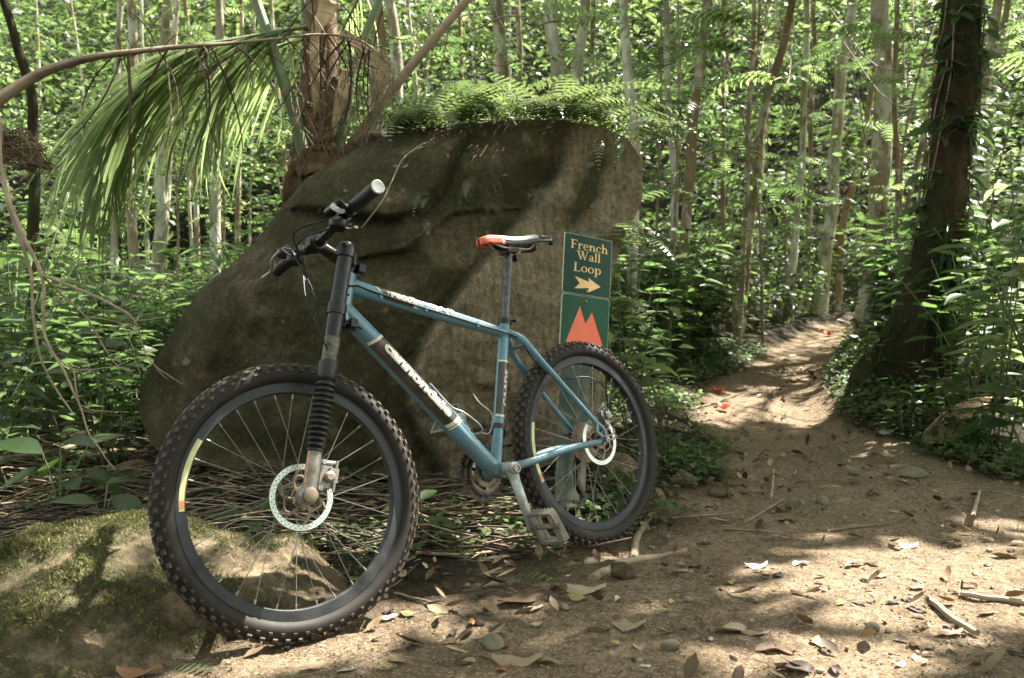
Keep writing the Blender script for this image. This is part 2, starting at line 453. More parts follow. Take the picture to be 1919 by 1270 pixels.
def rock_mat(name, moss_c=(.066, .07, .026), base=(.26, .21, .135), pale=(.4, .37, .27), light=(.6, .49, .32)):
    m, nt, out = new_mat(name)
    p = N(nt, 'ShaderNodeBsdfPrincipled'); p.inputs['Roughness'].default_value = .9; p.inputs['Specular IOR Level'].default_value = .25
    a = N(nt, 'ShaderNodeAttribute'); a.attribute_name = 'mask'
    sp = N(nt, 'ShaderNodeSeparateColor'); nt.links.new(a.outputs['Color'], sp.inputs[0])
    f1 = noise_node(nt, 7, 8, rough=.8); f2 = noise_node(nt, 45, 6, rough=.8); f3 = noise_node(nt, 2.2, 6, rough=.65)
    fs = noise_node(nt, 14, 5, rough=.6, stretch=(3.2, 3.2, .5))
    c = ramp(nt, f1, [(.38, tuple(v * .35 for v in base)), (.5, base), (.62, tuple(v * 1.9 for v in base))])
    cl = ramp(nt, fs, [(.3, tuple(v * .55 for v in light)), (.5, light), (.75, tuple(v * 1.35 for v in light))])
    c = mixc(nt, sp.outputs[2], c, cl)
    mm = N(nt, 'ShaderNodeMath', operation='ADD'); nt.links.new(sp.outputs[0], mm.inputs[0]); nt.links.new(f3, mm.inputs[1])
    mc = ramp(nt, f2, [(.36, tuple(v * .35 for v in moss_c)), (.5, moss_c), (.64, tuple(v * 2.1 for v in moss_c))])
    c = mixc(nt, ramp(nt, mm.outputs[0], [(.72, (0, 0, 0)), (1.0, (.95, .95, .95))]), c, mc)
    c = mixc(nt, ramp(nt, f2, [(.35, (.25, .25, .25)), (.6, (1, 1, 1))]), tuple(v * .35 for v in base), c)
    mp_ = N(nt, 'ShaderNodeMath', operation='ADD'); nt.links.new(sp.outputs[1], mp_.inputs[0])
    ml = N(nt, 'ShaderNodeMath', operation='MULTIPLY'); nt.links.new(noise_node(nt, 28, 5, rough=.7), ml.inputs[0]); ml.inputs[1].default_value = .9
    nt.links.new(ml.outputs[0], mp_.inputs[1])
    c = mixc(nt, ramp(nt, mp_.outputs[0], [(.78, (0, 0, 0)), (.9, (.9, .9, .9))]), c, pale)
    fg = noise_node(nt, 150, 3, rough=.8); c = mixc(nt, ramp(nt, fg, [(.4, (.72, .72, .72)), (.56, (1, 1, 1))]), tuple(v * .4 for v in base), c)
    nt.links.new(c, p.inputs['Base Color'])
    b1 = bump(nt, f1, 1.0, .12); b2 = bump(nt, f2, 1.0, .035, b1)
    nt.links.new(b2, p.inputs['Normal'])
    nt.links.new(p.outputs[0], out.inputs[0])
    return m
M['rock'] = rock_mat('boulder_stone')
M['rock_moss'] = rock_mat('mossy_stone', (.10, .095, .045), (.27, .21, .135))
M['stone'] = simple('path_stone', (.17, .145, .105), .9, var=.35, scale=12, dirt=(.1, .11, .05), dirt_amt=.3, bump_s=.5, dscale=5)
M['pebble'] = simple('pebble', (.25, .205, .155), .9, var=.4, scale=18, bump_s=.3)

def ground_mat():
    m, nt, out = new_mat('forest_soil')
    p = N(nt, 'ShaderNodeBsdfPrincipled'); p.inputs['Roughness'].default_value = .95; p.inputs['Specular IOR Level'].default_value = .15
    a = N(nt, 'ShaderNodeAttribute'); a.attribute_name = 'path'
    f1 = noise_node(nt, 3, 6, rough=.7); f2 = noise_node(nt, 45, 6, rough=.75); f3 = noise_node(nt, 160, 4, rough=.7)
    v = N(nt, 'ShaderNodeTexVoronoi'); v.inputs['Scale'].default_value = 90; v.inputs['Randomness'].default_value = 1
    tc = N(nt, 'ShaderNodeTexCoord'); nt.links.new(tc.outputs['Object'], v.inputs['Vector'])
    v2 = N(nt, 'ShaderNodeTexVoronoi'); v2.inputs['Scale'].default_value = 210; nt.links.new(tc.outputs['Object'], v2.inputs['Vector'])
    sand = ramp(nt, f1, [(.3, (.165, .118, .075)), (.55, (.25, .183, .12)), (.75, (.325, .25, .17))])
    sand = mixc(nt, ramp(nt, f2, [(.36, (.1, .1, .1)), (.6, (1, 1, 1))]), (.075, .05, .03), sand)
    cr = N(nt, 'ShaderNodeSeparateColor'); nt.links.new(v2.outputs['Color'], cr.inputs[0])
    sand = mixc(nt, ramp(nt, cr.outputs[0], [(.8, (0, 0, 0)), (.95, (.6, .6, .6))]), sand, (.42, .36, .29))
    soil = ramp(nt, f2, [(.3, (.012, .010, .006)), (.7, (.036, .029, .017))])
    c = mixc(nt, a.outputs['Fac'], soil, sand)
    nt.links.new(c, p.inputs['Base Color'])
    b1 = bump(nt, f2, .8, .02); b2 = bump(nt, v.outputs['Distance'], .45, .006, b1); b3 = bump(nt, f3, .6, .003, b2)
    nt.links.new(b3, p.inputs['Normal']); nt.links.new(p.outputs[0], out.inputs[0])
    return m
M['ground'] = ground_mat()

# ------------------------------------------------------------------ ground sheet
def axis_x(n=470):
    t = np.linspace(-1, 1, n)
    return 3.2 * t + 31 * t ** 5 + 12 * t ** 3 * np.abs(t)
ax = axis_x() + .4
ay = np.concatenate([np.linspace(-8, 1.4, 50, endpoint=False), np.linspace(1.4, 4.6, 270, endpoint=False), 4.6 + (np.linspace(0, 1, 150) ** 1.7) * 46])
GX, GY = np.meshgrid(ax, ay)
GZ = gz(GX, GY)
PM = path_mask(GX, GY)
near = np.exp(-np.maximum(GY - 4, 0) / 3) * np.clip(1 - np.maximum(np.abs(GX - .4) - 3.5, 0) / 3, 0, 1)
GZ = GZ + near * (.009 * fbm(np.stack([GX * 14, GY * 14, GX * 0], -1), 3, 21) + .0042 * np.maximum(0, fbm(np.stack([GX * 45, GY * 45, GX * 0], -1), 2, 23)))
ni, nj = GX.shape
V = np.stack([GX, GY, GZ], -1).reshape(-1, 3)
idx = np.arange(ni * nj).reshape(ni, nj)
F = np.stack([idx[:-1, :-1], idx[:-1, 1:], idx[1:, 1:], idx[1:, :-1]], -1).reshape(-1, 4)
gme = fast_mesh('ground', V, F, M['ground'], True)
at_ = gme.attributes.new('path', 'FLOAT', 'POINT'); at_.data.foreach_set('value', PM.reshape(-1).astype(np.float32))
ground = tag(link('ground', gme), 'forest floor with a sandy brown footpath between the plants', kind='structure')

# ------------------------------------------------------------------ boulder
def star(poly, c, th):
    """distance from c to a closed polygon in each direction"""
    P = np.asarray(poly, float); out = []
    for t in th:
        d = np.array([cos(t), sin(t)]); best = 0
        for i in range(len(P)):
            a = P[i] - c; b = P[(i + 1) % len(P)] - c; e = b - a
            den = d[0] * e[1] - d[1] * e[0]
            if abs(den) < 1e-9: continue
            r = (a[0] * e[1] - a[1] * e[0]) / den; s_ = (a[0] * d[1] - a[1] * d[0]) / den
            if r > 0 and -1e-6 <= s_ <= 1 + 1e-6: best = max(best, r)
        out.append(best)
    return np.array(out)
def seg_dist(P, poly):
    best = np.full(P.shape[:-1], 1e9); side = np.zeros(P.shape[:-1])
    for a, b in zip(poly[:-1], poly[1:]):
        a = np.array(a, float); b = np.array(b, float); e = b - a
        t = np.clip(((P - a) @ e) / (e @ e), 0, 1); q = a + t[..., None] * e
        d = np.linalg.norm(P - q, axis=-1); cr = e[0] * (P[..., 1] - a[1]) - e[1] * (P[..., 0] - a[0])
        k = d < best; best = np.where(k, d, best); side = np.where(k, np.sign(cr), side)
    return best, side
RO = [(258, 770), (268, 710), (300, 655), (345, 585), (385, 530), (440, 492), (480, 450), (530, 385), (572, 335), (630, 300), (700, 262), (780, 240), (860, 232), (950, 224),
      (1050, 224), (1130, 238), (1178, 262), (1205, 300), (1203, 380), (1172, 440), (1150, 500), (1142, 560), (1137, 650), (1133, 740), (1105, 830), (1010, 880), (905, 905), (880, 948), (810, 945),
      (770, 905), (660, 892), (540, 886), (420, 880), (320, 862), (278, 830)]
RC = np.array([720., 600.])
nth, nr, nb = 300, 110, 26
th = np.linspace(0, 2 * pi, nth, endpoint=False)
rad = star(RO, RC, th)
rad = rad * (1 + .006 * fbm(np.stack([np.cos(th) * 9, np.sin(th) * 9, th * 0], -1), 4, 31))
rr = 1 - (1 - np.linspace(0, 1, nr)) ** 1.25
PX = RC[0] + rad[None] * rr[:, None] * np.cos(th)[None]; PY = RC[1] + rad[None] * rr[:, None] * np.sin(th)[None]
def outline_depth(px, py):
    yy = np.interp(py, [220, 330, 500, 760, 860, 950], [3.86, 3.9, 4.0, 3.95, 3.78, 3.5])
    return yy - .12 * sstep(700, 1100, px) * sstep(300, 700, py)
YO = outline_depth(PX, PY)
P2 = np.stack([PX, PY], -1)
bul = (1 - rr[:, None] ** 5.0) ** .6 * (.86 + .14 * (1 - rr[:, None]))
fa, fb = (PX - 720) / 480, (PY - 560) / 350
wob_ = .05 * fbm(np.stack([fa * 2, fb * 2, fa * 0], -1), 3, 49)
face = np.max(np.stack([3.56 - .46 * (fa + .18 - .25 * fb), 3.56 + .04 * fb + 0 * fa, 3.50 + .34 * (fa - .1 - .35 * fb), 3.56 - .30 * (fb + .52 - .2 * fa), 3.62 + .25 * (fb - .62), 3.44 + .2 * (-fa - fb)], 0), 0) + wob_
kk_ = rr[:, None] ** 11
Yd = np.minimum(face, YO - .01) * (1 - kk_) + YO * kk_
# big facets and ledges
ridge = [(1075, 230), (1045, 330), (985, 400), (900, 500), (815, 610), (770, 700), (765, 760), (800, 830), (862, 930)]
d1, s1 = seg_dist(P2, ridge)
inner = sstep(0, .12, 1 - rr)[:, None]
leftside = (s1 > 0)
wl_ = sstep(-10, 12, d1 * s1)
Yd = Yd + inner * (wl_ * .10 * np.exp(-d1 / 70) * sstep(240, 330, PY) + (1 - wl_) * (-.02 * np.exp(-d1 / 40) + .10 * np.clip(d1 / 300, 0, 1)))
crack = [(555, 392), (640, 402), (720, 415), (790, 398), (832, 345), (850, 290), (885, 245)]
d2, s2 = seg_dist(P2, crack)
above = (s2 < 0)
wa_ = sstep(-9, 9, -d2 * s2)
Yd = Yd + inner * (.05 * np.exp(-(d2 / 9) ** 2) + wa_ * -.035 * np.exp(-d2 / 50) + (1 - wa_) * .055 * np.exp(-d2 / 60))
ledge = [(975, 545), (1010, 552), (1060, 572), (1140, 590)]
d3, s3 = seg_dist(P2, ledge)
wc_ = sstep(-6, 6, d3 * s3)
Yd = Yd + inner * (wc_ * -.07 * np.exp(-d3 / 60) + (1 - wc_) * .02 * np.exp(-d3 / 14)) * sstep(955, 985, PX)
ledge2 = [(690, 480), (760, 470), (850, 400), (930, 395)]
d4, s4 = seg_dist(P2, ledge2)
wd_ = sstep(-8, 8, d4 * s4)
Yd = Yd + inner * (wd_ * .035 * np.exp(-d4 / 40) + (1 - wd_) * -.02 * np.exp(-d4 / 30))
front = np.stack([at(float(x), float(y), 1.0) - CPOS for x, y in zip(PX.ravel(), PY.ravel())]).reshape(nr, nth, 3)
Q = CPOS + front * Yd[..., None]
nzv = fbm(Q * 1.7, 5, 41) + .9 * (np.abs(fbm(Q * 1.25 + 5, 3, 45)) - .25); nz2 = fbm(Q * 7, 4, 43) + .8 * (np.abs(fbm(Q * 4.5, 3, 46)) - .25)
Q = Q + (front * ((nzv * .10 + nz2 * .03) * inner)[..., None])
edge = Q[-1]
cback = np.array([-.45, 5.0, .35])
bk = []
for k in range(1, nb + 1):
    t = k / nb; a = t * pi / 2
    P = edge * cos(a) ** .8 + (cback + (edge - cback) * 0) * (1 - cos(a) ** .8)
    P = P + np.array([0, 1, 0]) * .55 * sin(2 * a) + np.array([0, 0, -.18]) * sin(a)
    P = P + (fbm(P * 2, 4, 47) * .09 * min(1, t * 4))[:, None] * np.array([.3, 1, .6])
    bk.append(P)
VV = np.concatenate([Q.reshape(-1, 3)] + bk)
tot = nr + nb
idx = np.arange(tot * nth).reshape(tot, nth)
i2 = np.roll(idx, -1, 1)
F = np.stack([idx[:-1], idx[1:], i2[1:], i2[:-1]], -1).reshape(-1, 4)
bme = fast_mesh('boulder', VV, F, M['rock'], True)
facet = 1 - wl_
moss = .40 - .27 * facet + .22 * fbm(np.stack([PX / 90, PY / 90, PX * 0], -1), 3, 57) + .12 * sstep(500, 250, PX) + .1 * (np.exp(-d2 / 40)) - .1 * sstep(330, 230, PY)
streak = [(1125, 300), (1095, 380), (1070, 420)]
ds, _ = seg_dist(P2, streak); moss = moss + .35 * np.exp(-(ds / 22) ** 2)
lowm = [(790, 760), (830, 860), (860, 930)]; dm, _ = seg_dist(P2, lowm); moss = moss + .3 * np.exp(-(dm / 28) ** 2)
pale = np.zeros_like(PX)
for (x, y, rx, ry, s_) in [(350, 677, 8, 7, .9), (1015, 365, 34, 22, .45), (1000, 400, 26, 7, .5), (1105, 307, 10, 8, .75), (1150, 285, 7, 5, .6), (1168, 312, 6, 8, .8), (1032, 240, 22, 26, .3),
                        (832, 695, 7, 11, .6), (832, 665, 6, 10, .5), (700, 425, 18, 14, .3), (648, 357, 8, 7, .5), (1030, 632, 6, 7, .9), (1070, 330, 9, 14, .4), (960, 330, 14, 8, .3), (1125, 325, 4, 4, .8),
                        (1030, 560, 34, 7, .55), (985, 549, 20, 5, .5), (790, 800, 14, 34, .42), (776, 745, 10, 26, .35), (848, 875, 12, 30, .4), (510, 560, 10, 8, .25), (760, 560, 12, 30, .2)]:
    pale = np.maximum(pale, s_ * np.exp(-(((PX - x) / rx) ** 2 + ((PY - y) / ry) ** 2) ** 1.5 * .9))
rl = np.random.default_rng(3)
for _ in range(46):
    x, y = rl.uniform(300, 1180), rl.uniform(260, 860); q_ = rl.uniform(2, 7); pale = np.maximum(pale, rl.uniform(.4, .9) * np.exp(-(((PX - x) / q_) ** 2 + ((PY - y) / (q_ * 1.2)) ** 2) ** 1.5))
ridge_sun = np.exp(-(np.abs(d1) / 7) ** 2) * .25 * (PY > 650) * (PY < 900); pale = np.maximum(pale, ridge_sun)  # sunlit streak down the ridge, painted into the pale mask
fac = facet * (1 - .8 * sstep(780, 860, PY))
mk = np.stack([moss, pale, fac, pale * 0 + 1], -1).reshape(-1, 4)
mk = np.concatenate([mk, np.tile([.4, 0, 0, 1], (nb * nth, 1))]).astype(np.float32)
ca = bme.color_attributes.new('mask', 'FLOAT_COLOR', 'POINT'); ca.data.foreach_set('color', mk.ravel())
boulder = tag(link('boulder', bme), 'huge mossy brown boulder with ferns on its top, standing behind the bicycle', 'boulder')
def rock_top(px, up=0.0, back=0.1):
    """a point on the upper edge of the boulder"""
    a = np.argmin(np.where(np.sin(th) < 0, np.abs(RC[0] + rad * np.cos(th) - px), 1e9))
    p = edge[a].copy(); p[1] += back; p[2] += up
    return p
def rock_at(px, py):
    k = np.argmin((PX - px) ** 2 + (PY - py) ** 2); return Q.reshape(-1, 3)[k].copy()
# thin root lying over the face
rp = [rock_at(x, y) + np.array([0, -.03, .0]) for x, y in [(800, 268), (760, 300), (738, 340), (722, 375), (700, 405), (680, 430)]]
tag(MB().tube(curve(rp, 40), .0035, 6).build('hanging_root', M['twig_pale']), 'thin pale hanging root trailing down the upper left face of the boulder', 'root')

# ------------------------------------------------------------------ mossy rock in the left foreground
def mossrock():
    nx, ny = 230, 130
    xs = np.linspace(-1.62, -.36, nx)
    prof_px = [(-60, 1060), (0, 1040), (60, 1000), (150, 984), (200, 976), (280, 974), (340, 984), (380, 1000), (430, 1004), (480, 1016), (540, 1014), (575, 1042), (620, 1080), (665, 1120)]
    top = np.array([at(x, y, 2.42) for x, y in prof_px])
    zt = np.interp(xs, top[:, 0], top[:, 2], left=.02, right=-.03)
    zt = np.where(xs < -1.45, zt - (-1.45 - xs) * .6, zt)
    fy = np.interp(xs, [-1.62, -1.3, -1.0, -.75, -.62, -.5, -.38], [1.35, 1.42, 1.62, 1.94, 2.12, 2.22, 2.28])    # front foot
    by = np.interp(xs, [-1.62, -1.2, -.6, -.38], [2.7, 2.85, 2.7, 2.5])
    v = np.linspace(0, 1, ny)
    X = np.repeat(xs[None], ny, 0)
    Y = fy[None] + (by - fy)[None] * v[:, None]
    yr = np.interp(xs, [-1.62, -1.0, -.6, -.38], [2.38, 2.42, 2.44, 2.42])[None]
    up_ = np.clip((Y - fy[None]) / (yr - fy[None]), 0, 1); dn = np.clip((Y - yr) / (by[None] - yr), 0, 1)
    prof = np.sin(up_ * pi / 2) ** .8 * (1 - dn ** 2)
    Z = -.05 + (zt[None] + .05) * prof
    P = np.stack([X, Y, Z], -1)
    n1 = fbm(P * np.array([4, 4, 3]), 4, 51); n2 = fbm(P * 18, 4, 53); n3 = fbm(P * 60, 2, 54)
    Z = Z + prof ** .5 * (n1 * .055 + n2 * .02 + n3 * .006) * np.where(Y > yr - .1, .6, 1)
    Y = Y - (n2 * .012 + n1 * .03) * (prof > .1)
    return X, Y, Z, prof, n1, n2
X, Y, Z, prof, n1, n2 = mossrock()
ny, nx = X.shape
idx = np.arange(nx * ny).reshape(ny, nx)
F = np.stack([idx[:-1, :-1], idx[:-1, 1:], idx[1:, 1:], idx[1:, :-1]], -1).reshape(-1, 4)
rme = fast_mesh('mossy_rock', np.stack([X, Y, Z], -1), F, M['rock_moss'], True)
mossd = .36 + .3 * prof + .9 * n1 + .7 * n2 - .5 * sstep(-.62, -.45, X) - .35 * sstep(.25, .08, Z) * sstep(-1.1, -.8, X)
mk = np.stack([mossd, X * 0, X * 0, X * 0 + 1], -1).reshape(-1, 4).astype(np.float32)
ca = rme.color_attributes.new('mask', 'FLOAT_COLOR', 'POINT'); ca.data.foreach_set('color', mk.ravel())
mossy = tag(link('mossy_rock', rme), 'low moss covered rock in the left foreground behind the front wheel', 'rock')
k = rng.choice(nx * ny, 42000, p=(np.clip(mossd + .25 * n2, .02, 1.5) ** 3 / (np.clip(mossd + .25 * n2, .02, 1.5) ** 3).sum()).ravel())
mp_ = np.stack([X, Y, Z], -1).reshape(-1, 3)[k] + rng.normal(0, .004, (len(k), 3)) * [1, 1, .3]
dd = rng.normal(0, .75, (len(k), 3)) + [0, -.35, 1]
M['moss'] = leaf_mat('moss', (.06, .07, .025), (.15, .155, .06), (.34, .31, .16), trans=(.15, .15, .06), joined=True, tr=.25, rough=.8, spec=.15)
ms = cloud('moss', leaf_tmpl(.55, .1, .3, ((0, .6), (1, .15))), mp_, dd, rng.normal(0, 1, (len(k), 3)), rng.uniform(.006, .013, len(k)), M['moss'], False, mossy)
tag(ms, kind='stuff')

# ------------------------------------------------------------------ bicycle
HTA, OFF, HTB, HTL, WB, RW = 1.24102, .04576, .4825, .12773, 1.0935, .337
BBH, CS, STA, STL, SPH, LEF, STEER = .3055, .43514, 1.27032, .46726, .22555, .08704, -.14061
def rot(axis, t):
    a = np.array(axis, float); a /= np.linalg.norm(a)
    K = np.array([[0, -a[2], a[1]], [a[2], 0, -a[0]], [-a[1], a[0], 0]])
    return np.eye(3) + sin(t) * K + (1 - cos(t)) * K @ K
hd = .759367
Bm = np.stack([[-cos(hd), -sin(hd), 0], [sin(hd), -cos(hd), 0], [0, 0, 1.]], 1) @ rot([1, 0, 0], .198257) @ rot([0, 1, 0], .022199)
bike = empty('mountain_bike', mat=mat4(Bm, (.30488, 2.84096, 0)))
tag(bike, 'blue mountain bike with muddy tyres and one sided fork leaning in front of the boulder', 'bicycle')
AX = np.array([-cos(HTA), 0, sin(HTA)]); PF = np.array([sin(HTA), 0, cos(HTA)])
fax = np.array([WB, 0, RW]); base = fax - PF * OFF
Rs = rot(AX, STEER)
def St(f, l, u):                       # a point of the steered front end: forward, left, up along the steerer
    return base + (np.stack([PF, [0, 1, 0], AX], 1) @ np.array([f, l, u], float)) @ Rs.T
def St0(f, l, u): return base + np.stack([PF, [0, 1, 0], AX], 1) @ np.array([f, l, u], float)
LV = Rs @ np.array([0, 1., 0]); FV = Rs @ PF; UV = AX
BB = np.array([sqrt(CS ** 2 - (RW - BBH) ** 2), 0, BBH])
SD = np.array([-cos(STA), 0, sin(STA)])
STT = BB + STL * SD; SPT = STT + SPH * SD
RAX = np.array([0, 0, RW])
V3 = lambda *a: np.array(a, float)
Y1 = V3(0, 1, 0)

# wheels: hub axis = local Y
def wheel_meshes():
    r = {}
    b = MB()
    prof = []
    for t in np.linspace(0, 2 * pi, 18, endpoint=False):
        rr_ = .0265
        prof.append((RW - .0285 + rr_ * cos(t) * (1.03 if cos(t) > 0 else .9), rr_ * sin(t)))
    b.lathe(prof, (0, 0, 0), (0, 1, 0), 96, closed=True)
    b.m = 1
    nk = 66
    for i in range(nk):
        a = 2 * pi * i / nk
        rd = V3(cos(a), 0, -sin(a)); tg = V3(sin(a), 0, cos(a))
        for (yo, tilt, aw, al, h, sh) in ((-.0075, -.2, .0095, .0125, .0062, 0), (.0075, .2, .0095, .0125, .0062, .5), (-.0205, -.75, .009, .0115, .0068, .5), (.0205, .75, .009, .0115, .0068, 0),
                                      (-.0262, -1.25, .006, .009, .004, 0), (.0262, 1.25, .006, .009, .004, .5)):
            aa = 2 * pi * (i + sh) / nk; rd = V3(cos(aa), 0, -sin(aa)); tg = V3(sin(aa), 0, cos(aa))
            nrm = rd * cos(tilt) + Y1 * sin(tilt); cr_ = np.cross(tg, nrm)
            c = rd * (RW - .0285) + nrm * (.0262 + h * .5)
            if i % 2 and abs(yo) < .01: al2 = al * 1.3
            else: al2 = al
            b.box(c, (aw, al2, h), np.stack([cr_, tg, nrm], 1))
    r['tyre'] = b.mesh('tyre', [M['tyre'], M['tread']], True, 45)
    b = MB()
    b.lathe([(.262, -.009), (.2645, -.0125), (.2855, -.0125), (.2855, -.0145), (.2875, -.0145), (.2875, .0145), (.2855, .0145), (.2855, .0125), (.2645, .0125), (.262, .009)], (0, 0, 0), (0, 1, 0), 96, closed=True)
    r['rim'] = b.mesh('rim', M['rim'], True, 30)
    b = MB()
    b.lathe([(.0, -.066), (.009, -.066), (.009, -.05), (.03, -.047), (.03, -.042), (.015, -.038), (.013, 0), (.017, .028), (.029, .03), (.029, .035), (.02, .04), (.009, .05), (.009, .066), (0, .066)], (0, 0, 0), (0, 1, 0), 28)
    r['hub'] = b.mesh('hub', M['grease'], True, 30)
    b = MB()                           # one spoke along local Z from flange to rim
    b.tube([(0, 0, 0), (0, 0, 1)], .001, 6); b.m = 1
    r['spoke'] = b.mesh('spoke', [M['spoke'], M['silver']])
    b = MB(); b.tube([(0, 0, 0), (0, 0, .014)], [.0028, .002], 8)
    r['nipple'] = b.mesh('spoke_nipple', M['silver'])
    # brake disc: perforated ring + carrier arms
    b = MB(); n = 144; t = .0011
    ro, rm1, rm0, ri = .080, .0755, .0705, .0665
    for i in range(n):
        a0, a1 = 2 * pi * i / n, 2 * pi * (i + 1) / n
        hole = i % 4 == 0; hole2 = i % 4 == 2
        segs = [(ri, rm0), (rm1, ro)] if False else [(ri, ro)]
        if hole: segs = [(ri, .0735), (.0765, ro)]
        if hole2: segs = [(ri, .0685), (.0715, ro)]
        for (u, v_) in segs:
            P = [V3(r_ * cos(a), y, r_ * sin(a)) for y in (-t, t) for r_ in (u, v_) for a in (a0, a1)]
            b.add(P, [(0, 1, 3, 2), (4, 6, 7, 5), (0, 4, 5, 1), (2, 3, 7, 6)] + ([(0, 2, 6, 4), (1, 5, 7, 3)] if True else []))
    r['disc'] = b.mesh('brake_disc', M['disc'], False)
    b = MB()
    for i in range(6):
        a = 2 * pi * i / 6
        P = [V3(r_ * cos(a + o), 0, r_ * sin(a + o)) for r_, o in ((.022, 0), (.036, .12), (.05, .3), (.0675, .62))]
        b.tube(curve(P, 9), [.0036] * 10, 6, flat=.5, up=(0, 1, 0))
        P = [V3(r_ * cos(a + o), 0, r_ * sin(a + o)) for r_, o in ((.044, .2), (.052, .55), (.044, 1.0), (.040, 1.2))]
        b.tube(curve(P, 9), .003, 6, flat=.6, up=(0, 1, 0))
        b.lathe([(0, .005), (.004, .005), (.004, 0)], V3(.022 * cos(a), 0, .022 * sin(a)), Y1, 8)
    b.lathe([(.016, -.0015), (.027, -.0015), (.027, .002), (.016, .002)], (0, 0, 0), Y1, 30, closed=True)
    r['carrier'] = b.mesh('disc_carrier', M['discrust'])
    return r
WM = wheel_meshes()
def wheel(mat, label, dv, label_ang, spin):
    wl = empty('wheel', parent=bike, mat=mat); wl['label'] = label
    ty = link('tyre', WM['tyre'], wl); rm = link('rim', WM['rim'], wl); link('hub', WM['hub'], wl)
    for i in range(32):
        a = 2 * pi * (i + .5) / 32 + spin; side = 1 if i % 2 else -1; lean = (1 if (i // 2) % 2 else -1) * .95
        p0 = V3(.028 * cos(a + lean), side * (.0325 if side > 0 else .0445), .028 * sin(a + lean))
        p1 = V3(.263 * cos(a), side * .003, .263 * sin(a))
        d = p1 - p0; L = np.linalg.norm(d)
        fr = frames(np.cross(d, [0, 1, .01])[None], d[None])[0]
        mm = mat4(fr, p0); mm = mm @ Matrix.Diagonal((1, 1, L, 1))
        link('spoke', WM['spoke'], wl, mat=mm)
        link('nipple', WM['nipple'], wl, mat=mat4(fr, p1 - d / L * .013))
    link('brake_disc', WM['disc'], wl, mat=Matrix.Translation((0, dv, 0)))
    link('disc_carrier', WM['carrier'], wl, mat=Matrix.Translation((0, dv, 0)))
    # printed label on the rim side
    b = MB(); a0, a1 = label_ang
    n = 30
    for (r0, r1, f0, f1, mi_, yy) in ((.2662, .2785, 0, 1, 0, .0129), (.2675, .2772, .86, .965, 1, .0133)):
        A = np.linspace(a0 + (a1 - a0) * f0, a0 + (a1 - a0) * f1, n)
        P = np.concatenate([np.stack([q * np.cos(A), A * 0 + yy, q * np.sin(A)], -1) for q in (r0, r1)])
        b.m = mi_; b.add(P, [(i, i + 1, n + i + 1, n + i) for i in range(n - 1)])
    b.build('rim_label', [M['rimlabel'], M['orange']], wl)
    return wl
faS = St(OFF, 0, 0)
# wheel local: x forward, y left, z up
front_wheel = wheel(mat4(Rs, faS), 'front wheel, nearest the camera', .045, (radians(-13 + 0), radians(-13 + 0)) if 0 else (radians(40), radians(4)), .05)
rear_wheel = wheel(mat4(np.eye(3), RAX), 'rear wheel, in front of the trail sign', .045, (radians(20), radians(-20)), 0)

# frame
frame = MB()
frame.lathe([(.0225, -.004), (.026, -.004), (.026, .006), (.0245, .012), (.0245, HTL - .012), (.026, HTL - .006), (.026, HTL + .004), (.0225, HTL + .004)], St0(0, 0, HTB), AX, 28)
frame.lathe([(.0, -.037), (.022, -.037), (.022, .037), (0, .037)], BB, Y1, 28)
frame_o = frame.build('frame', M['blue'], bike)
def ftube(name, P, R, flat=None, n=24):
    b = MB(); b.tube(curve(P, 16), np.interp(np.linspace(0, 1, len(curve(P, 16))), np.linspace(0, 1, len(R)), R), n, flat=flat, up=(0, 1, 0))
    return b.build(name, M['blue'], frame_o)
TT0, TT1 = St0(0, 0, HTB + HTL - .026), BB + (STL - .035) * SD
DT0, DT1 = St0(0, 0, HTB + .034), BB + V3(.006, 0, .006)
ftube('top_tube', [TT0, TT0 * .8 + TT1 * .2, TT0 * .4 + TT1 * .6, TT1], [.024, .0205, .0195, .0165])
ftube('down_tube', [DT0, DT0 * .8 + DT1 * .2, DT0 * .4 + DT1 * .6, DT1], [.026, .0285, .0285, .0265])
ftube('seat_tube', [BB, BB + SD * (STL * .5), STT], [.0175, .0172, .0172])
DOL, DOR = RAX + V3(.0, .067, .0), RAX + V3(0, -.067, 0)
for s_ in (1, -1):
    d_ = RAX + V3(0, .065 * s_, 0)
    ftube('seat_stay', [TT1 + V3(-.004, .004 * s_, .004), TT1 + V3(-.045, .03 * s_, -.028), TT1 * .7 + d_ * .3 + V3(0, .028 * s_, .016), d_ + V3(.018, -.004 * s_, .055)], [.012, .0125, .0105, .009], n=16)
    ftube('chain_stay', [BB + V3(-.01, .022 * s_, 0), BB * .75 + d_ * .25 + V3(0, .024 * s_, .0), BB * .35 + d_ * .65 + V3(0, .0, .004), d_ + V3(.02, -.002 * s_, -.004)], [.0145, .0125, .012, .010], n=16)
    b = MB()                                            # dropout
    b.tube(curve([d_ + V3(.02, 0, .056), d_ + V3(.026, 0, .03), d_ + V3(.008, 0, .012), d_ + V3(.02, 0, -.004)], 14), .0045, 8, flat=1.4)
    b.tube(curve([d_ + V3(.016, 0, .058), d_ + V3(-.006, 0, .036), d_ + V3(-.012, 0, .012), d_ + V3(-.004, 0, -.004)], 14), .0045, 8, flat=1.4)
    b.lathe([(0, -.004), (.013, -.004), (.013, .004), (0, .004)], d_, Y1, 16)
    b.build('dropout', M['blue'], frame_o)
b = MB(); b.tube([TT1 + V3(-.06, -.03, -.045), TT1 + V3(-.06, .03, -.045)], .006, 10)
b.build('stay_bridge', M['blue'], frame_o)
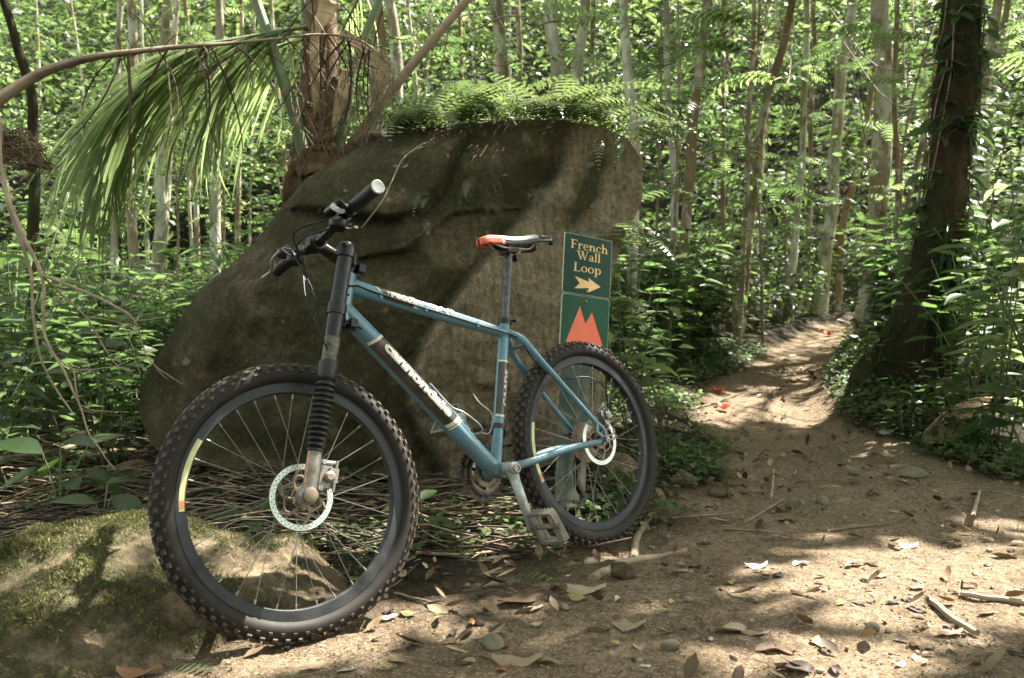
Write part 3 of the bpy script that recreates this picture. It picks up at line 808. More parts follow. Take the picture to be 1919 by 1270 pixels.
for i, (t, kx) in enumerate(((.17, 0), (.44, 0), (.78, 0))):
    p = TT0 * (1 - t) + TT1 * t + V3(-.002, .020, -.006)
    d_ = (TT1 - TT0) / np.linalg.norm(TT1 - TT0)
    MB().box(p, (.016, .008, .008), frames(np.array([[0, 1., 0]]), d_[None])[0]).build('cable_stop', M['blue'], frame_o)

def glyph_mesh(txt, size, sx=1.0, bold=0.0, ext=0):
    cu = bpy.data.curves.new('t', 'FONT'); cu.body = txt; cu.size = size; cu.offset = bold; cu.resolution_u = 3; cu.extrude = ext
    o = bpy.data.objects.new('t', cu); COL.objects.link(o)
    bpy.context.view_layer.update()
    me = o.to_mesh(); V = np.array([v.co[:] for v in me.vertices]); F = [tuple(p.vertices) for p in me.polygons]
    o.to_mesh_clear(); bpy.data.objects.remove(o); bpy.data.curves.remove(cu)
    V[:, 0] *= sx
    return V, F
def subdivide_long(V, F, step=.004):
    import bmesh
    bm = bmesh.new(); vs = [bm.verts.new(v) for v in V]
    for f in F:
        try: bm.faces.new([vs[i] for i in f])
        except ValueError: pass
    bmesh.ops.triangulate(bm, faces=bm.faces[:])
    for _ in range(4):
        ed = [e for e in bm.edges if e.calc_length() > step]
        if not ed: break
        bmesh.ops.subdivide_edges(bm, edges=ed, cuts=1, use_grid_fill=False)
        bmesh.ops.triangulate(bm, faces=bm.faces[:])
    bm.verts.index_update()
    V2 = np.array([v.co[:] for v in bm.verts]); F2 = [tuple(v.index for v in f.verts) for f in bm.faces]; bm.free()
    return V2, F2
def wrap(V, o, d, side, r):
    """bend a flat (x along, y around) shape onto a tube: o start, d direction, side = outward direction where y=0"""
    d = d / np.linalg.norm(d); side = side - d * (side @ d); side /= np.linalg.norm(side); u = np.cross(side, d)
    a = V[:, 1] / r
    return o + V[:, :1] * d + (r * np.cos(a))[:, None] * side + (r * np.sin(a))[:, None] * u
def band(x0, x1, y0, y1, slant=0, nx=14, ny=8):
    X_, Y_ = np.meshgrid(np.linspace(0, 1, nx), np.linspace(0, 1, ny)); yy = y0 + (y1 - y0) * Y_
    xx = x0 + (x1 - x0) * X_ + slant * (yy - y0)
    V = np.stack([xx, yy, xx * 0], -1).reshape(-1, 3); ix = np.arange(nx * ny).reshape(ny, nx)
    F = np.stack([ix[:-1, :-1], ix[:-1, 1:], ix[1:, 1:], ix[1:, :-1]], -1).reshape(-1, 4)
    return V, [tuple(f) for f in F]
def decal(name, parts, o, d, side, r, parent):
    b = MB(); mats = []
    for k_, ((V, F), mt) in enumerate(parts):
        if mt not in mats: mats.append(mt)
        b.m = mats.index(mt); b.add(wrap(V, o, d, side, r + .0004 * (k_ + 1)), F)
    return b.build(name, mats, parent)
# down tube lettering (reads from the head tube down to the bottom bracket, seen from the left)
dd_ = DT1 - DT0; Ld = np.linalg.norm(dd_)
Vt, Ft = glyph_mesh('cannondale', .036, 1.0, .0018); Vt[:, 0] -= Vt[:, 0].min()
Vt[:, 0] *= .285 / Vt[:, 0].max(); Vt[:, 1] *= 1.12; Vt[:, 1] -= .010
Vo, Fo = glyph_mesh('cannondale', .036, 1.0, .0040); Vo[:, 0] -= Vo[:, 0].min(); Vo[:, 0] *= .289 / Vo[:, 0].max(); Vo[:, 0] -= .002; Vo[:, 1] *= 1.12; Vo[:, 1] -= .010
Vt, Ft = subdivide_long(Vt, Ft, .006); Vo, Fo = subdivide_long(Vo, Fo, .006)
sh = lambda V, x, y=0: V + V3(x, y, 0)
LS = .115
decal('lettering', [(band(LS + .005, LS + .33, -.036, .026, .25), M['decal_black']), (band(LS - .004, LS + .005, -.036, .026, .25), M['decal_cream']), (band(LS + .33, LS + .342, -.036, .026, .25), M['decal_cream']),
                    (band(LS + .346, LS + .350, -.036, .026, .25), M['decal_cream']), ((sh(Vo, LS + .035), Fo), M['decal_line']), ((sh(Vt, LS + .035), Ft), M['decal_cream'])],
      DT0, dd_, V3(0, 1, .12), .0288, frame_o)
td = TT1 - TT0
Vt, Ft = glyph_mesh('F800', .021, 1.0, .0012); Vt[:, 0] *= .075 / Vt[:, 0].max(); Vt[:, 1] -= .007; Vt, Ft = subdivide_long(Vt, Ft, .006)
tri = (np.array([[0, .006, 0], [.012, .006, 0], [.008, -.006, 0], [.006, .0, 0]]), [(0, 3, 1), (3, 2, 1)])
decal('lettering', [(band(.115, .215, -.02, .017, -.45), M['decal_black']), (band(.103, .111, -.02, .017, -.45), M['decal_cream']), (band(.219, .224, -.02, .017, -.45), M['decal_cream']), (band(.227, .231, -.02, .017, -.45), M['decal_cream']),
                    ((sh(tri[0], .119), tri[1]), M['decal_cream']), ((sh(Vt, .133), Ft), M['decal_cream'])], TT0, td, V3(0, 1, .25), .0207, frame_o)
Vt, Ft = glyph_mesh('CAAD5', .022, 1.0, .001); Vt[:, 0] *= .115 / Vt[:, 0].max(); Vt[:, 1] -= .008; Vt, Ft = subdivide_long(Vt, Ft, .006)
decal('lettering', [(band(-.015, .15, -.012, .03, .0), M['decal_black']), (band(-.022, -.015, -.012, .03, 0), M['decal_cream']), (band(.15, .156, -.012, .03, 0), M['decal_cream']), ((sh(Vt, .012), Ft), M['decal_cream'])],
      BB + SD * .185, SD, V3(-.35, 1, 0), .0174, frame_o)
# worn off patches on the top tube
def blob(r, seed, n=18):
    t = np.linspace(0, 2 * pi, n, endpoint=False); q = r * (1 + .45 * np.sin(t * 3 + seed) + .25 * np.sin(t * 5 + seed * 2.3))
    V = np.concatenate([[[0, 0, 0]], np.stack([q * np.cos(t) * 1.4, q * np.sin(t), t * 0], -1)]); return V, [(0, i + 1, (i + 1) % n + 1) for i in range(n)]
decal('worn_paint', [((sh(blob(.007, i * 1.7)[0], .285 + i * .016, (-1) ** i * .004), blob(.007, i * 1.7)[1]), M['decal_cream']) for i in range(5)] + [((sh(blob(.0016, i)[0], .25 + i * .009, .002), blob(.0016, i)[1]), M['decal_cream']) for i in range(4)],
      TT0, td, V3(0, 1, .5), .0203, frame_o)

# fork (single leg on the left)
fk = MB()
fp = lambda u, l=LEF: St(OFF, l, u)
fk.m = 0; fk.lathe([(0, .662), (.017, .662), (.0205, .655), (.0205, .62)], St(OFF, LEF, 0), UV, 28)
fk.lathe([(.0205, .625), (.0205, .47), (.0212, .46), (.0205, .44), (.0195, .325)], St(OFF, LEF, 0), UV, 28)
fork = fk.build('fork', M['black'], bike)
b = MB(); b.lathe([(.0203, .452), (.0204, .45), (.0198, .33), (.019, .33)], St(OFF, LEF, 0), UV, 28); b.build('stanchion', M['blackworn'], fork)
for (u0, h) in ((.462, .028), (.622, .026)):
    b = MB(); b.lathe([(.0205, u0), (.0245, u0), (.0245, u0 + h), (.0205, u0 + h)], St(OFF, LEF, 0), UV, 28)
    b.tube([St(OFF - .012, LEF - .012, u0 + h / 2), St(.0, .0, u0 + h / 2 + (.004 if u0 < .5 else .004))], [.0135, .018], 12)
    b.lathe([(.0, u0), (.024, u0), (.024, u0 + h), (.0, u0 + h)], St(0, 0, 0), UV, 22)
    b.box(St(-.03, .02, u0 + h / 2), (.018, .022, .022), np.stack([FV, LV, UV], 1))
    b.build('fork_clamp', M['black'], fork)
b = MB(); b.lathe([(.0, HTB - .012), (.021, HTB - .012), (.021, HTB - .003), (0, HTB - .003)], St(0, 0, 0), UV, 20)
b.lathe([(.0, HTB + HTL + .003), (.022, HTB + HTL + .003), (.022, HTB + HTL + .014), (0, HTB + HTL + .014)], St(0, 0, 0), UV, 20)
b.build('headset', M['grease'], fork)
b = MB(); b.lathe([(.019, .338), (.0235, .334), (.0245, .326), (.0245, .296), (.0225, .286), (.020, .284)], St(OFF, LEF, 0), UV, 28); b.build('boot_collar', M['rubber'], fork)
pr_ = [(.018, .286)]
for i in range(13):
    u = .28 - i * .0137; R_ = .0262 - max(0, i - 7) * .0012
    pr_ += [(R_ - .0065, u), (R_, u - .004), (R_, u - .008), (R_ - .0065, u - .0125)]
pr_.append((.016, .1))
b = MB(); b.lathe(pr_, St(OFF, LEF, 0), UV, 30); b.build('boot', M['rubber'], fork)
b = MB(); b.lathe([(.0165, .112), (.0172, .108), (.0172, .02), (.0155, .0), (.0, -.012)], St(OFF, LEF, 0), UV, 24)
b.lathe([(.0, -.03), (.021, -.03), (.0225, -.02), (.0225, .004), (.019, .012)], St(OFF, LEF, 0), LV, 24)
b.build('fork_leg', M['silver'], fork)
b = MB(); b.lathe([(.014, .012), (.018, .013), (.018, .019), (.014, .021), (.0, .021)], St(OFF, LEF, 0), LV, 24)
b.tube([St(OFF, -.03, 0), St(OFF, LEF, 0)], .0105, 14)
b.build('axle_cap', M['discrust'], fork)
b = MB(); b.box(St(OFF + .016, LEF + .0085, .075), (.003, .004, .05), np.stack([FV, LV, UV], 1)); b.box(St(OFF + .016, LEF + .0085, .035), (.003, .004, .016), np.stack([FV, LV, UV], 1))
b.build('orange_print', M['orange'], fork)
# front brake caliper behind the leg
FR = np.stack([FV, LV, UV], 1)
def caliper(o, R, mat, parent, k=1.0):
    b = MB()
    P = lambda x, y, z: o + R @ (V3(x, y, z) * k)
    b.box(P(0, 0, 0), (.03 * k, .03 * k, .046 * k), R); b.box(P(-.012, .012, .004), (.02 * k, .022 * k, .03 * k), R)
    b.lathe([(0, .0), (.011 * k, 0), (.012 * k, .010 * k), (.007 * k, .014 * k), (0, .014 * k)], P(-.004, .014, .0), R @ Y1, 16)
    b.tube([P(-.016, .02, -.03), P(-.016, .02, .036)], .0035 * k, 8)
    b.tube([P(.012, 0, .03), P(-.02, .0, .034)], .005 * k, 8)
    for z in (-.026, .03): b.lathe([(0, .004), (.0055 * k, .004), (.0055 * k, -.01), (0, -.01)], P(.012, .018, z), R @ Y1, 10)
    return b.build('brake_caliper', mat, parent, ang=30)
caliper(St(OFF - .047, .052, .055), FR, M['silver'], fork, 1.15)

# stem, bar, grips, controls
stem = MB(); su = HTB + HTL + .07
SC_ = St(.012, 0, HTB + HTL + .018)
stem.lathe([(.0, 0), (.0215, 0), (.0215, .046), (.019, .05), (0, .05)], SC_ - FV * .012, UV, 24)
BC = St(.0989, 0, HTB + HTL + .0643)
stem.tube([St(0, 0, su - .035), BC * .7 + St(0, 0, su - .035) * .3, BC], [.0195, .0165, .017], 20)
stem.lathe([(.0, -.024), (.0215, -.024), (.0215, .024), (0, .024)], BC, LV, 22)
stem.box(BC + FV * .018, (.012, .04, .036), FR)
stem_o = stem.build('stem', M['black'], bike)
def barP(v): 
    k = min(1, max(0, (abs(v) - .05) / .12)); k = k * k * (3 - 2 * k)
    return St(.0989 - .0105 * k, v, HTB + HTL + .0643 + .0341 * k)
b = MB(); b.tube([barP(v) for v in np.linspace(-.345, .345, 60)], [.0155 if abs(v) < .03 else .0118 for v in np.linspace(-.345, .345, 60)], 16)
bar = b.build('handlebar', M['black'], bike)
for s_ in (1, -1):
    b = MB(); vs = np.linspace(.215, .343, 22); rr_ = [.0165 + .0011 * (i % 2) + (.0015 if i in (0, 20, 21) else 0) for i in range(22)]
    b.tube([barP(s_ * v) for v in vs], rr_, 20); g_ = b.build('grip', M['rubber'], bar, ang=60)
    b = MB(); b.lathe([(.0145, 0), (.0175, 0), (.0175, .003), (.0145, .0045), (.0125, .0035), (0, .0045)], barP(s_ * .343), LV * s_, 24); b.build('grip_end', M['reflect'], g_)
    # brake lever: clamp, body, blade
    c0 = barP(s_ * .185)
    b = MB(); b.lathe([(.012, -.008), (.0175, -.008), (.0175, .008), (.012, .008)], c0, LV, 18, closed=True)
    b.tube([c0 + FV * .014 - UV * .002, c0 + FV * .036 - UV * .006 + LV * s_ * .012, c0 + FV * .042 - UV * .008 - LV * s_ * .04], [.014, .0165, .012], 14)
    b.tube([c0 + FV * .03 + LV * s_ * .01, c0 + FV * .05 + LV * s_ * .025], [.012, .009], 12)
    lv = b.build('brake_lever', M['black'], bar)
    b = MB(); pth = curve([c0 + FV * .045 - UV * .004 + LV * s_ * .012, c0 + FV * .055 - UV * .022 + LV * s_ * .03, c0 + FV * .045 - UV * .045 + LV * s_ * .06, c0 + FV * .055 - UV * .06 + LV * s_ * .095], 16)
    b.tube(pth, np.interp(np.linspace(0, 1, len(pth)), [0, .3, .9, 1], [.009, .008, .007, .008]), 10, flat=.65); b.build('lever_blade', M['silver'], lv)
    # shifter pod under the bar
    c1 = barP(s_ * .15)
    b = MB(); b.lathe([(.012, -.009), (.018, -.009), (.018, .009), (.012, .009)], c1, LV, 16, closed=True)
    b.lathe([(0, -.012), (.02, -.012), (.024, -.005), (.024, .008), (.018, .014), (0, .015)], c1 - UV * .03 + FV * .012, UV, 18)
    sh_ = b.build('shifter', M['black'], bar)
    b = MB(); b.tube(curve([c1 - UV * .035 + FV * .0, c1 - UV * .04 - FV * .016 + LV * s_ * .02, c1 - UV * .04 - FV * .022 + LV * s_ * .04], 8), [.006, .006, .006, .005, .005, .005, .004, .006, .007][:len(curve([[0, 0, 0], [1, 0, 0], [2, 0, 0]], 8))], 8, flat=.5)
    b.tube([c1 - UV * .03 + FV * .02, c1 - UV * .028 + FV * .03 + LV * s_ * .03], [.006, .008], 8, flat=.5)
    b.build('shift_trigger', M['silver'], sh_)
# cables
def cab(P, r=.0024, mat='cable', name='cable', parent=None): return MB().tube(curve(P, 40), r, 8).build(name, M[mat], parent or bike)
bl, brr = barP(.15), barP(-.15)
cab([barP(-.12) + FV * .035 - UV * .005, barP(-.06) + FV * .07 - UV * .02, St(.13, 0, .6), St(.12, .05, .5), St(.09, LEF, .42), St(.06, LEF + .015, .36)])
cab([barP(.12) + FV * .035 - UV * .005, barP(.02) + FV * .07 + UV * .002, St(.12, -.02, .62), St(.09, .01, .52), St(.06, .03, .44), St(.035, .03, .40), St0(.01, .03, .45)])
cab([barP(.13) - UV * .03 + FV * .02, barP(.04) + FV * .06 - UV * .03, St(.11, -.04, .60), St(.085, .0, .53), St(.06, .05, .47)])
cab([barP(-.13) - UV * .03 + FV * .02, barP(-.03) + FV * .05 - UV * .03, St(.1, .0, .56), St(.07, .035, .5), St(.0, .04, .545)])
sdv = V3(0, .0235, -.006)
tp = lambda t, o=0: TT0 * (1 - t) + TT1 * t + sdv + V3(0, 0, -o)
cab([St(.03, .035, .56), St0(-.015, .03, HTB + HTL - .03), tp(.06, -.004), tp(.17), tp(.44), tp(.78), TT1 + V3(-.01, .026, -.012), TT1 + V3(-.04, .036, -.03), TT1 * .82 + DOL * .18 + V3(0, .012, .018), TT1 * .62 + DOL * .38 + V3(0, .0, .018),
     TT1 * .5 + DOL * .5 + V3(-.03, .0, .025), TT1 * .3 + DOL * .7 + V3(-.055, .005, .10), TT1 * .2 + DOL * .8 + V3(-.07, .005, .125), DOL + V3(-.04, .01, .16), DOL + V3(-.03, .004, .08)])
cab([St(.02, .03, .44), St0(-.02, .028, HTB - .01), DT0 * .85 + DT1 * .15 + V3(-.018, .016, -.026), DT0 * .5 + DT1 * .5 + V3(-.018, .012, -.027), DT1 + V3(-.01, .01, -.026)])
cab([St(.015, .01, .44), St0(-.03, .01, HTB - .02), DT0 * .8 + DT1 * .2 + V3(-.022, .0, -.03), DT1 + V3(-.01, .0, -.03)], .002)
# seat post, clamp, saddle
b = MB(); b.tube([STT - SD * .01, SPT - SD * .012], .0138, 22); b.tube(curve([SPT - SD * .02, SPT, SPT + V3(-.004, 0, .012)], 6), .0125, 18); b.build('seat_post', M['post_al'], bike)
b = MB(); b.lathe([(.0175, -.006), (.0205, -.006), (.0205, .012), (.0175, .012)], STT, SD, 24, closed=True); b.box(STT + V3(-.026, 0, .0), (.016, .018, .014))
b.tube([STT + V3(-.03, -.02, .002), STT + V3(-.03, .024, .002)], .0035, 8); b.lathe([(0, 0), (.006, 0), (.006, .006), (0, .006)], STT + V3(-.03, .022, .002), Y1, 10)
b.build('seat_clamp', M['black'], bike)
sb = SPT + V3(0, 0, .028)
b = MB(); b.box(SPT + V3(-.004, 0, .016), (.05, .05, .012)); b.box(SPT + V3(-.004, 0, .03), (.046, .056, .01)); b.tube([SPT + V3(.014, 0, -.004), SPT + V3(.014, 0, .03)], .004, 8)
b.tube([SPT + V3(-.03, -.014, -.004), SPT + V3(-.03, .014, -.004)], .011, 12); b.build('saddle_clamp', M['grease'], bike)
sad = MB()
us = np.linspace(.118, -.165, 46)
hw = np.interp(us, [-.165, -.16, -.14, -.10, -.05, 0, .06, .1, .113, .118], [.03, .05, .064, .064, .045, .029, .022, .021, .015, .004])
zt = np.interp(us, [-.165, -.15, -.1, -.03, .05, .1, .118], [.058, .066, .064, .056, .062, .062, .05]); zt = np.convolve(np.pad(zt, 3, 'edge'), np.ones(7) / 7, 'valid')
V = []; n = 21; mi = []
for u, h, z in zip(us, hw, zt):
    for j in range(n):
        t = (j / (n - 1)) * 2 - 1
        y = h * np.sign(t) * min(1, abs(t) * 1.35); ed = max(0, abs(t) - .55) / .45
        V.append(SPT + V3(u, y * (1 + .04 * ed) , z - .2 * h * t * t * .4 - .026 * ed ** 1.3 * (1 if u < .09 else .8)))
F = []; 
for i in range(len(us) - 1):
    for j in range(n - 1):
        F.append((i * n + j, i * n + j + 1, (i + 1) * n + j + 1, (i + 1) * n + j))
        t = abs(((j + .5) / (n - 1)) * 2 - 1); u = us[i]
        if u > .045: mt = 2 if t < .25 else 1
        elif u > .035: mt = 1 if (i % 2) else 0
        elif t < .5: mt = 2
        elif t < .84 and u > -.085: mt = 3
        elif t > 2: mt = 2
        else: mt = 2
        mi.append(mt)
F = [f[::-1] for f in F]
sme = mesh_of('saddle', V, F, [M['white_s'], M['red_s'], M['sblack'], M['sgrey']], True, mi)
saddle = link('saddle', sme, bike)
sm_ = saddle.modifiers.new('s', 'SOLIDIFY'); sm_.thickness = .004
b = MB()
for s_ in (1, -1): b.tube(curve([SPT + V3(.075, .008 * s_, .045), SPT + V3(.035, .019 * s_, .026), SPT + V3(-.03, .021 * s_, .022), SPT + V3(-.075, .028 * s_, .022), SPT + V3(-.1, .04 * s_, .048)], 26), .0036, 10)
b.build('saddle_rails', M['rail'], saddle)
# cranks, rings, chain, pedals
TH = -1.6605
cdv = V3(cos(TH), 0, sin(TH))
def crank(sg, off):
    d = cdv * sg; s_ = off / abs(off)
    p0 = BB + V3(0, off, 0); p1 = BB + d * .175 + V3(0, off * 1.22, 0)
    b = MB(); P = curve([p0 - V3(0, .012 * s_, 0), p0 * .6 + p1 * .4 + V3(.010 * sg, .004 * s_, 0), p1 - d * 0], 14)
    b.tube(P, np.interp(np.linspace(0, 1, len(P)), [0, .25, .85, 1], [.0175, .0135, .0115, .0135]), 14, flat=1.25, up=(1, 0, 0))
    b.lathe([(.0, -.008), (.0155, -.008), (.0155, .008), (0, .008)], p1, Y1, 16)
    b.lathe([(.0, -.03), (.021, -.03), (.0195, .008), (.0145, .012), (0, .012)], p0 - V3(0, 0 if s_ > 0 else 0, 0), V3(0, s_, 0), 22)
    c = b.build('crank_arm', M['alloygrey'], bike)
    b = MB(); b.lathe([(.0085, .012), (.0125, .0135), (.0125, .0165), (.0085, .0165)], p0, V3(0, s_, 0), 18, closed=True); b.lathe([(0, .0125), (.004, .0125), (.006, .0145), (.0, .0145)], p0, V3(0, s_, 0), 12)
    b.build('crank_bolt', M['spoke'], c)
    b = MB(); b.tube([p1, p1 + V3(0, .02 * s_, 0)], .007, 12); b.build('pedal_axle', M['fall_rust'] if 0 else M['discrust'], c)
    # cage pedal: tilted frame
    pc = p1 + V3(0, .066 * s_, 0); tl = rot([0, 1, 0], -1.15 if sg > 0 else .9)
    R = tl
    b = MB(); q = lambda x, y, z: pc + R @ V3(x, y, z)
    for x in (-.046, .046): b.box(q(x, 0, 0), (.007, .088, .026), R)
    for y in (-.045, .045): b.box(q(0, y, 0), (.092, .007, .024), R)
    b.tube([q(0, -.045, 0), q(0, .045, 0)], .008, 12)
    for x in (-.022, .022):
        for y in (-.02, .022): b.box(q(x, y, 0), (.04, .004, .012), R)
    for x in (-.049, .049):
        for y in np.linspace(-.036, .036, 6): b.box(q(x, y, 0), (.006, .005, .03), R)
    b.lathe([(.0, 0), (.009, 0), (.009, .004), (0, .004)], q(0, .049, 0), R @ Y1, 14)
    b.build('pedal', M['plastic_grey'], bike)
crank(1, .082); crank(-1, -.082)
def ring(R_, y, teeth, name, mat, parent=None, thick=.0018, inner=None, c=None, arms=0):
    b = MB(); n = teeth * 4; inner = inner or R_ - .014; c = BB if c is None else c
    P = []
    for yy in (-thick, thick):
        for i in range(n):
            a = 2 * pi * i / n; r_ = R_ + (.0028 if i % 4 in (1, 2) else -.0022)
            P.append(c + V3(r_ * cos(a), y + yy, r_ * sin(a)))
        for i in range(n):
            a = 2 * pi * i / n; P.append(c + V3(inner * cos(a), y + yy, inner * sin(a)))
    F = []
    for i in range(n):
        j = (i + 1) % n
        F += [(i, j, n + j, n + i), (2 * n + i, 3 * n + i, 3 * n + j, 2 * n + j), (i, 2 * n + i, 2 * n + j, j), (n + i, n + j, 3 * n + j, 3 * n + i)]
    b.add(P, F)
    for k_ in range(arms):
        a = 2 * pi * k_ / arms + .4; b.tube([c + V3(.01 * cos(a), y - .004, .01 * sin(a)), c + V3(inner * cos(a) * 1.02, y, inner * sin(a) * 1.02)], [.009, .007], 8, flat=.6)
    return b.build(name, mat, parent or bike, smooth=False)
ring(.0885, -.055, 44, 'chainring', M['grease'], arms=4); ring(.066, -.0475, 32, 'chainring', M['discrust']); ring(.045, -.040, 22, 'chainring', M['discrust'])
cas = None
for i, (R_, y) in enumerate([(.066, -.022), (.059, -.026), (.052, -.030), (.046, -.034), (.041, -.038), (.036, -.042), (.031, -.046), (.026, -.050)]):
    o = ring(R_, y, int(R_ * 500), 'sprocket', M['grease'] if i % 2 else M['discrust'], cas, .0009, R_ * .45 if i else .02, RAX)
# rear derailleur
pj = RAX + V3(.004, -.058, -.05); g1 = RAX + V3(.035, -.045, -.085); g2 = RAX + V3(.028, -.045, -.175)
b = MB(); b.tube(curve([RAX + V3(.0, -.064, -.012), pj + V3(-.012, 0, .01), pj + V3(.012, .006, -.008), g1 + V3(0, -.008, 0)], 12), [.009] * 4 + [.012] * 4 + [.0105] * 20, 10) if False else b.tube(curve([RAX + V3(.0, -.064, -.012), pj + V3(-.012, 0, .01), pj + V3(.012, .006, -.008), g1 + V3(0, -.008, 0)], 12), .0105, 10)
for y in (-.007, .007): b.tube(curve([g1 + V3(0, y, 0), (g1 + g2) / 2 + V3(.014, y, 0), g2 + V3(0, y, 0)], 10), .008, 8, flat=.35, up=(0, 1, 0))
for g in (g1, g2): b.lathe([(0, -.004), (.016, -.004), (.018, -.001), (.018, .001), (.016, .004), (0, .004)], g, Y1, 18)
b.build('rear_derailleur', M['grease'], bike)
# chain: links round ring, cassette and jockey wheels
cr_ = .066; kr = .036; yy = -.0475
pts = []
for a in np.linspace(1.5, -1.75, 22): pts.append(BB + V3(cr_ * cos(a), yy, cr_ * sin(a)))
pts += [g2 + V3(0.0, 0, -.019), g2 + V3(-.019, 0, 0), g2 + V3(0, 0, .019), g1 + V3(.012, 0, -.013), g1 + V3(.018, 0, .0), g1 + V3(.01, 0, .016)]
for a in np.linspace(-1.0, -4.6, 14): pts.append(RAX + V3(kr * cos(a), yy + .003, kr * sin(a)))
pts.append(pts[0]); pts = np.array(pts)
seg = np.linalg.norm(np.diff(pts, axis=0), axis=1); cum = np.concatenate([[0], np.cumsum(seg)]); ts = np.arange(0, cum[-1], .0127)
cp = np.stack([np.interp(ts, cum, pts[:, i]) for i in range(3)], -1); b = MB()
for i in range(len(cp) - 1):
    d = cp[i + 1] - cp[i]; d = d / (np.linalg.norm(d) + 1e-9); fr = frames(d[None], V3(0, 0, 1)[None] if abs(d[2]) < .9 else V3(1, 0, 0)[None])[0]; wd = .0066 if i % 2 else .0045
    for s_ in (-1, 1): b.box((cp[i] + cp[i + 1]) / 2 + V3(0, s_ * wd / 2, 0), (.0012, .0145, .0085), fr)
    b.tube([cp[i] - V3(0, .003, 0), cp[i] + V3(0, .003, 0)], .0036, 6)
b.build('chain', M['grease'], bike)
# front derailleur band and cage, wire
b = MB(); c = BB + SD * .135; b.lathe([(.0176, -.007), (.021, -.007), (.021, .007), (.0176, .007)], c, SD, 22, closed=True); b.box(c + V3(-.022, .0, .0), (.012, .014, .014)); b.box(c + V3(.022, -.014, -.006), (.018, .016, .03))
for y in (-.042, -.056): b.tube(curve([c + V3(.05, y, .0), c + V3(.02, y, .012), c + V3(-.04, y, -.004), c + V3(-.07, y, -.03)], 10), .009, 8, flat=.15, up=(0, 1, 0))
b.build('front_derailleur', M['grease'], bike)
cab([c + V3(-.03, .01, 0), BB + V3(-.03, .01, .02)], .0008, 'spoke')
cab([RAX + V3(.04, -.06, .0) + V3(.0, 0, -.01), BB * .5 + RAX * .5 + V3(0, -.045, -.012), BB + V3(-.02, -.02, -.02)], .002)
# rear brake caliper and adapter
caliper(RAX + V3(-.028, .052, .072), rot([0, 1, 0], .5), M['silver'], bike, .95)
b = MB(); b.tube(curve([DOL + V3(.02, .004, .012), DOL + V3(-.01, .006, .010), DOL + V3(-.045, .006, .016), DOL + V3(-.05, .002, .03)], 12), .0035, 8); b.tube([DOL + V3(0, -.01, 0), DOL + V3(0, .016, 0)], [.008, .009], 12)
b.tube(curve([DOL + V3(0, .014, 0), DOL + V3(-.02, .018, -.004), DOL + V3(-.045, .014, .008)], 8), .0035, 8); b.build('axle_lever', M['silver'], bike)
# bottle cage (bent wire) on the down tube
dn = dd_ / Ld; upn = np.cross(dn, Y1); upn = upn * (1 if upn[2] > 0 else -1)
cg = lambda a, l, h: DT0 + dn * (a * Ld) + Y1 * l + upn * (.0285 + h)
b = MB(); b.tube(curve([cg(.5, .012, .006), cg(.64, .014, .004), cg(.70, .03, .012), cg(.80, .034, .02), cg(.83, .02, .012), cg(.82, -.02, .012), cg(.78, -.034, .02), cg(.66, -.03, .012), cg(.5, -.012, .006)], 60), .0024, 8)
b.tube(curve([cg(.83, .02, .012), cg(.86, .03, .03), cg(.82, .036, .075), cg(.74, .03, .075), cg(.70, .014, .09)], 40), .0022, 8)
b.box(cg(.7, 0, .003), (.12, .016, .006), np.stack([dn, Y1, upn], 1)); b.build('bottle_cage', M['alloygrey'], bike)

# ------------------------------------------------------------------ trail sign
SR = np.array([[0.81022, -0.58266, 0.06367], [0.57645, 0.81179, 0.0933], [-0.10605, -0.03889, 0.9936]])
so_ = np.array([.20062, 3.22, 1.06246])
gzs = float(gz(.33, 3.35))
sign = empty('trail_sign', mat=mat4(SR, so_))
tag(sign, 'green trail sign behind the rear wheel, reading French Wall Loop with an arrow', 'sign')
SW, SH = .2338, .2229
def plate(w_, h_, r, n=6):
    P = []
    for (cx, cz, a0) in ((w_ - r, -r, 0), (r, -r, pi / 2), (r, -h_ + r, pi), (w_ - r, -h_ + r, 1.5 * pi)):
        for t in np.linspace(a0, a0 + pi / 2, n): P.append((cx + r * cos(t), cz + r * sin(t)))
    return P
def extr(b, P, y0, y1):
    k = len(P); V = [(x, y0, z) for x, z in P] + [(x, y1, z) for x, z in P]
    return b.add(V, [tuple(range(k)), tuple(range(k, 2 * k))[::-1]] + [(i, i + k, (i + 1) % k + k, (i + 1) % k) for i in range(k)])
def board(z0, h_, r, mat, lab):
    e = MB(); extr(e, [(x, z + z0) for x, z in plate(SW, h_, r)], -.001, .004); e.m = 1
    P = [(x * (1 - .014) + SW * .007, z * (1 - .014) - h_ * .007 + z0) for x, z in plate(SW, h_, r)]
    e.add([(x, -.0013, z) for x, z in P], [tuple(range(len(P)))])
    o = e.build('sign_board', [M['sign_edge'], mat], sign, smooth=False); o['label'] = lab
    return o
ub = board(0, SH, .006, M['sign_g'], 'upper board with yellow lettering and arrow')
lb = board(-SH - .004, SH, .014, M['sign_g2'], 'lower board with an orange twin peak emblem')
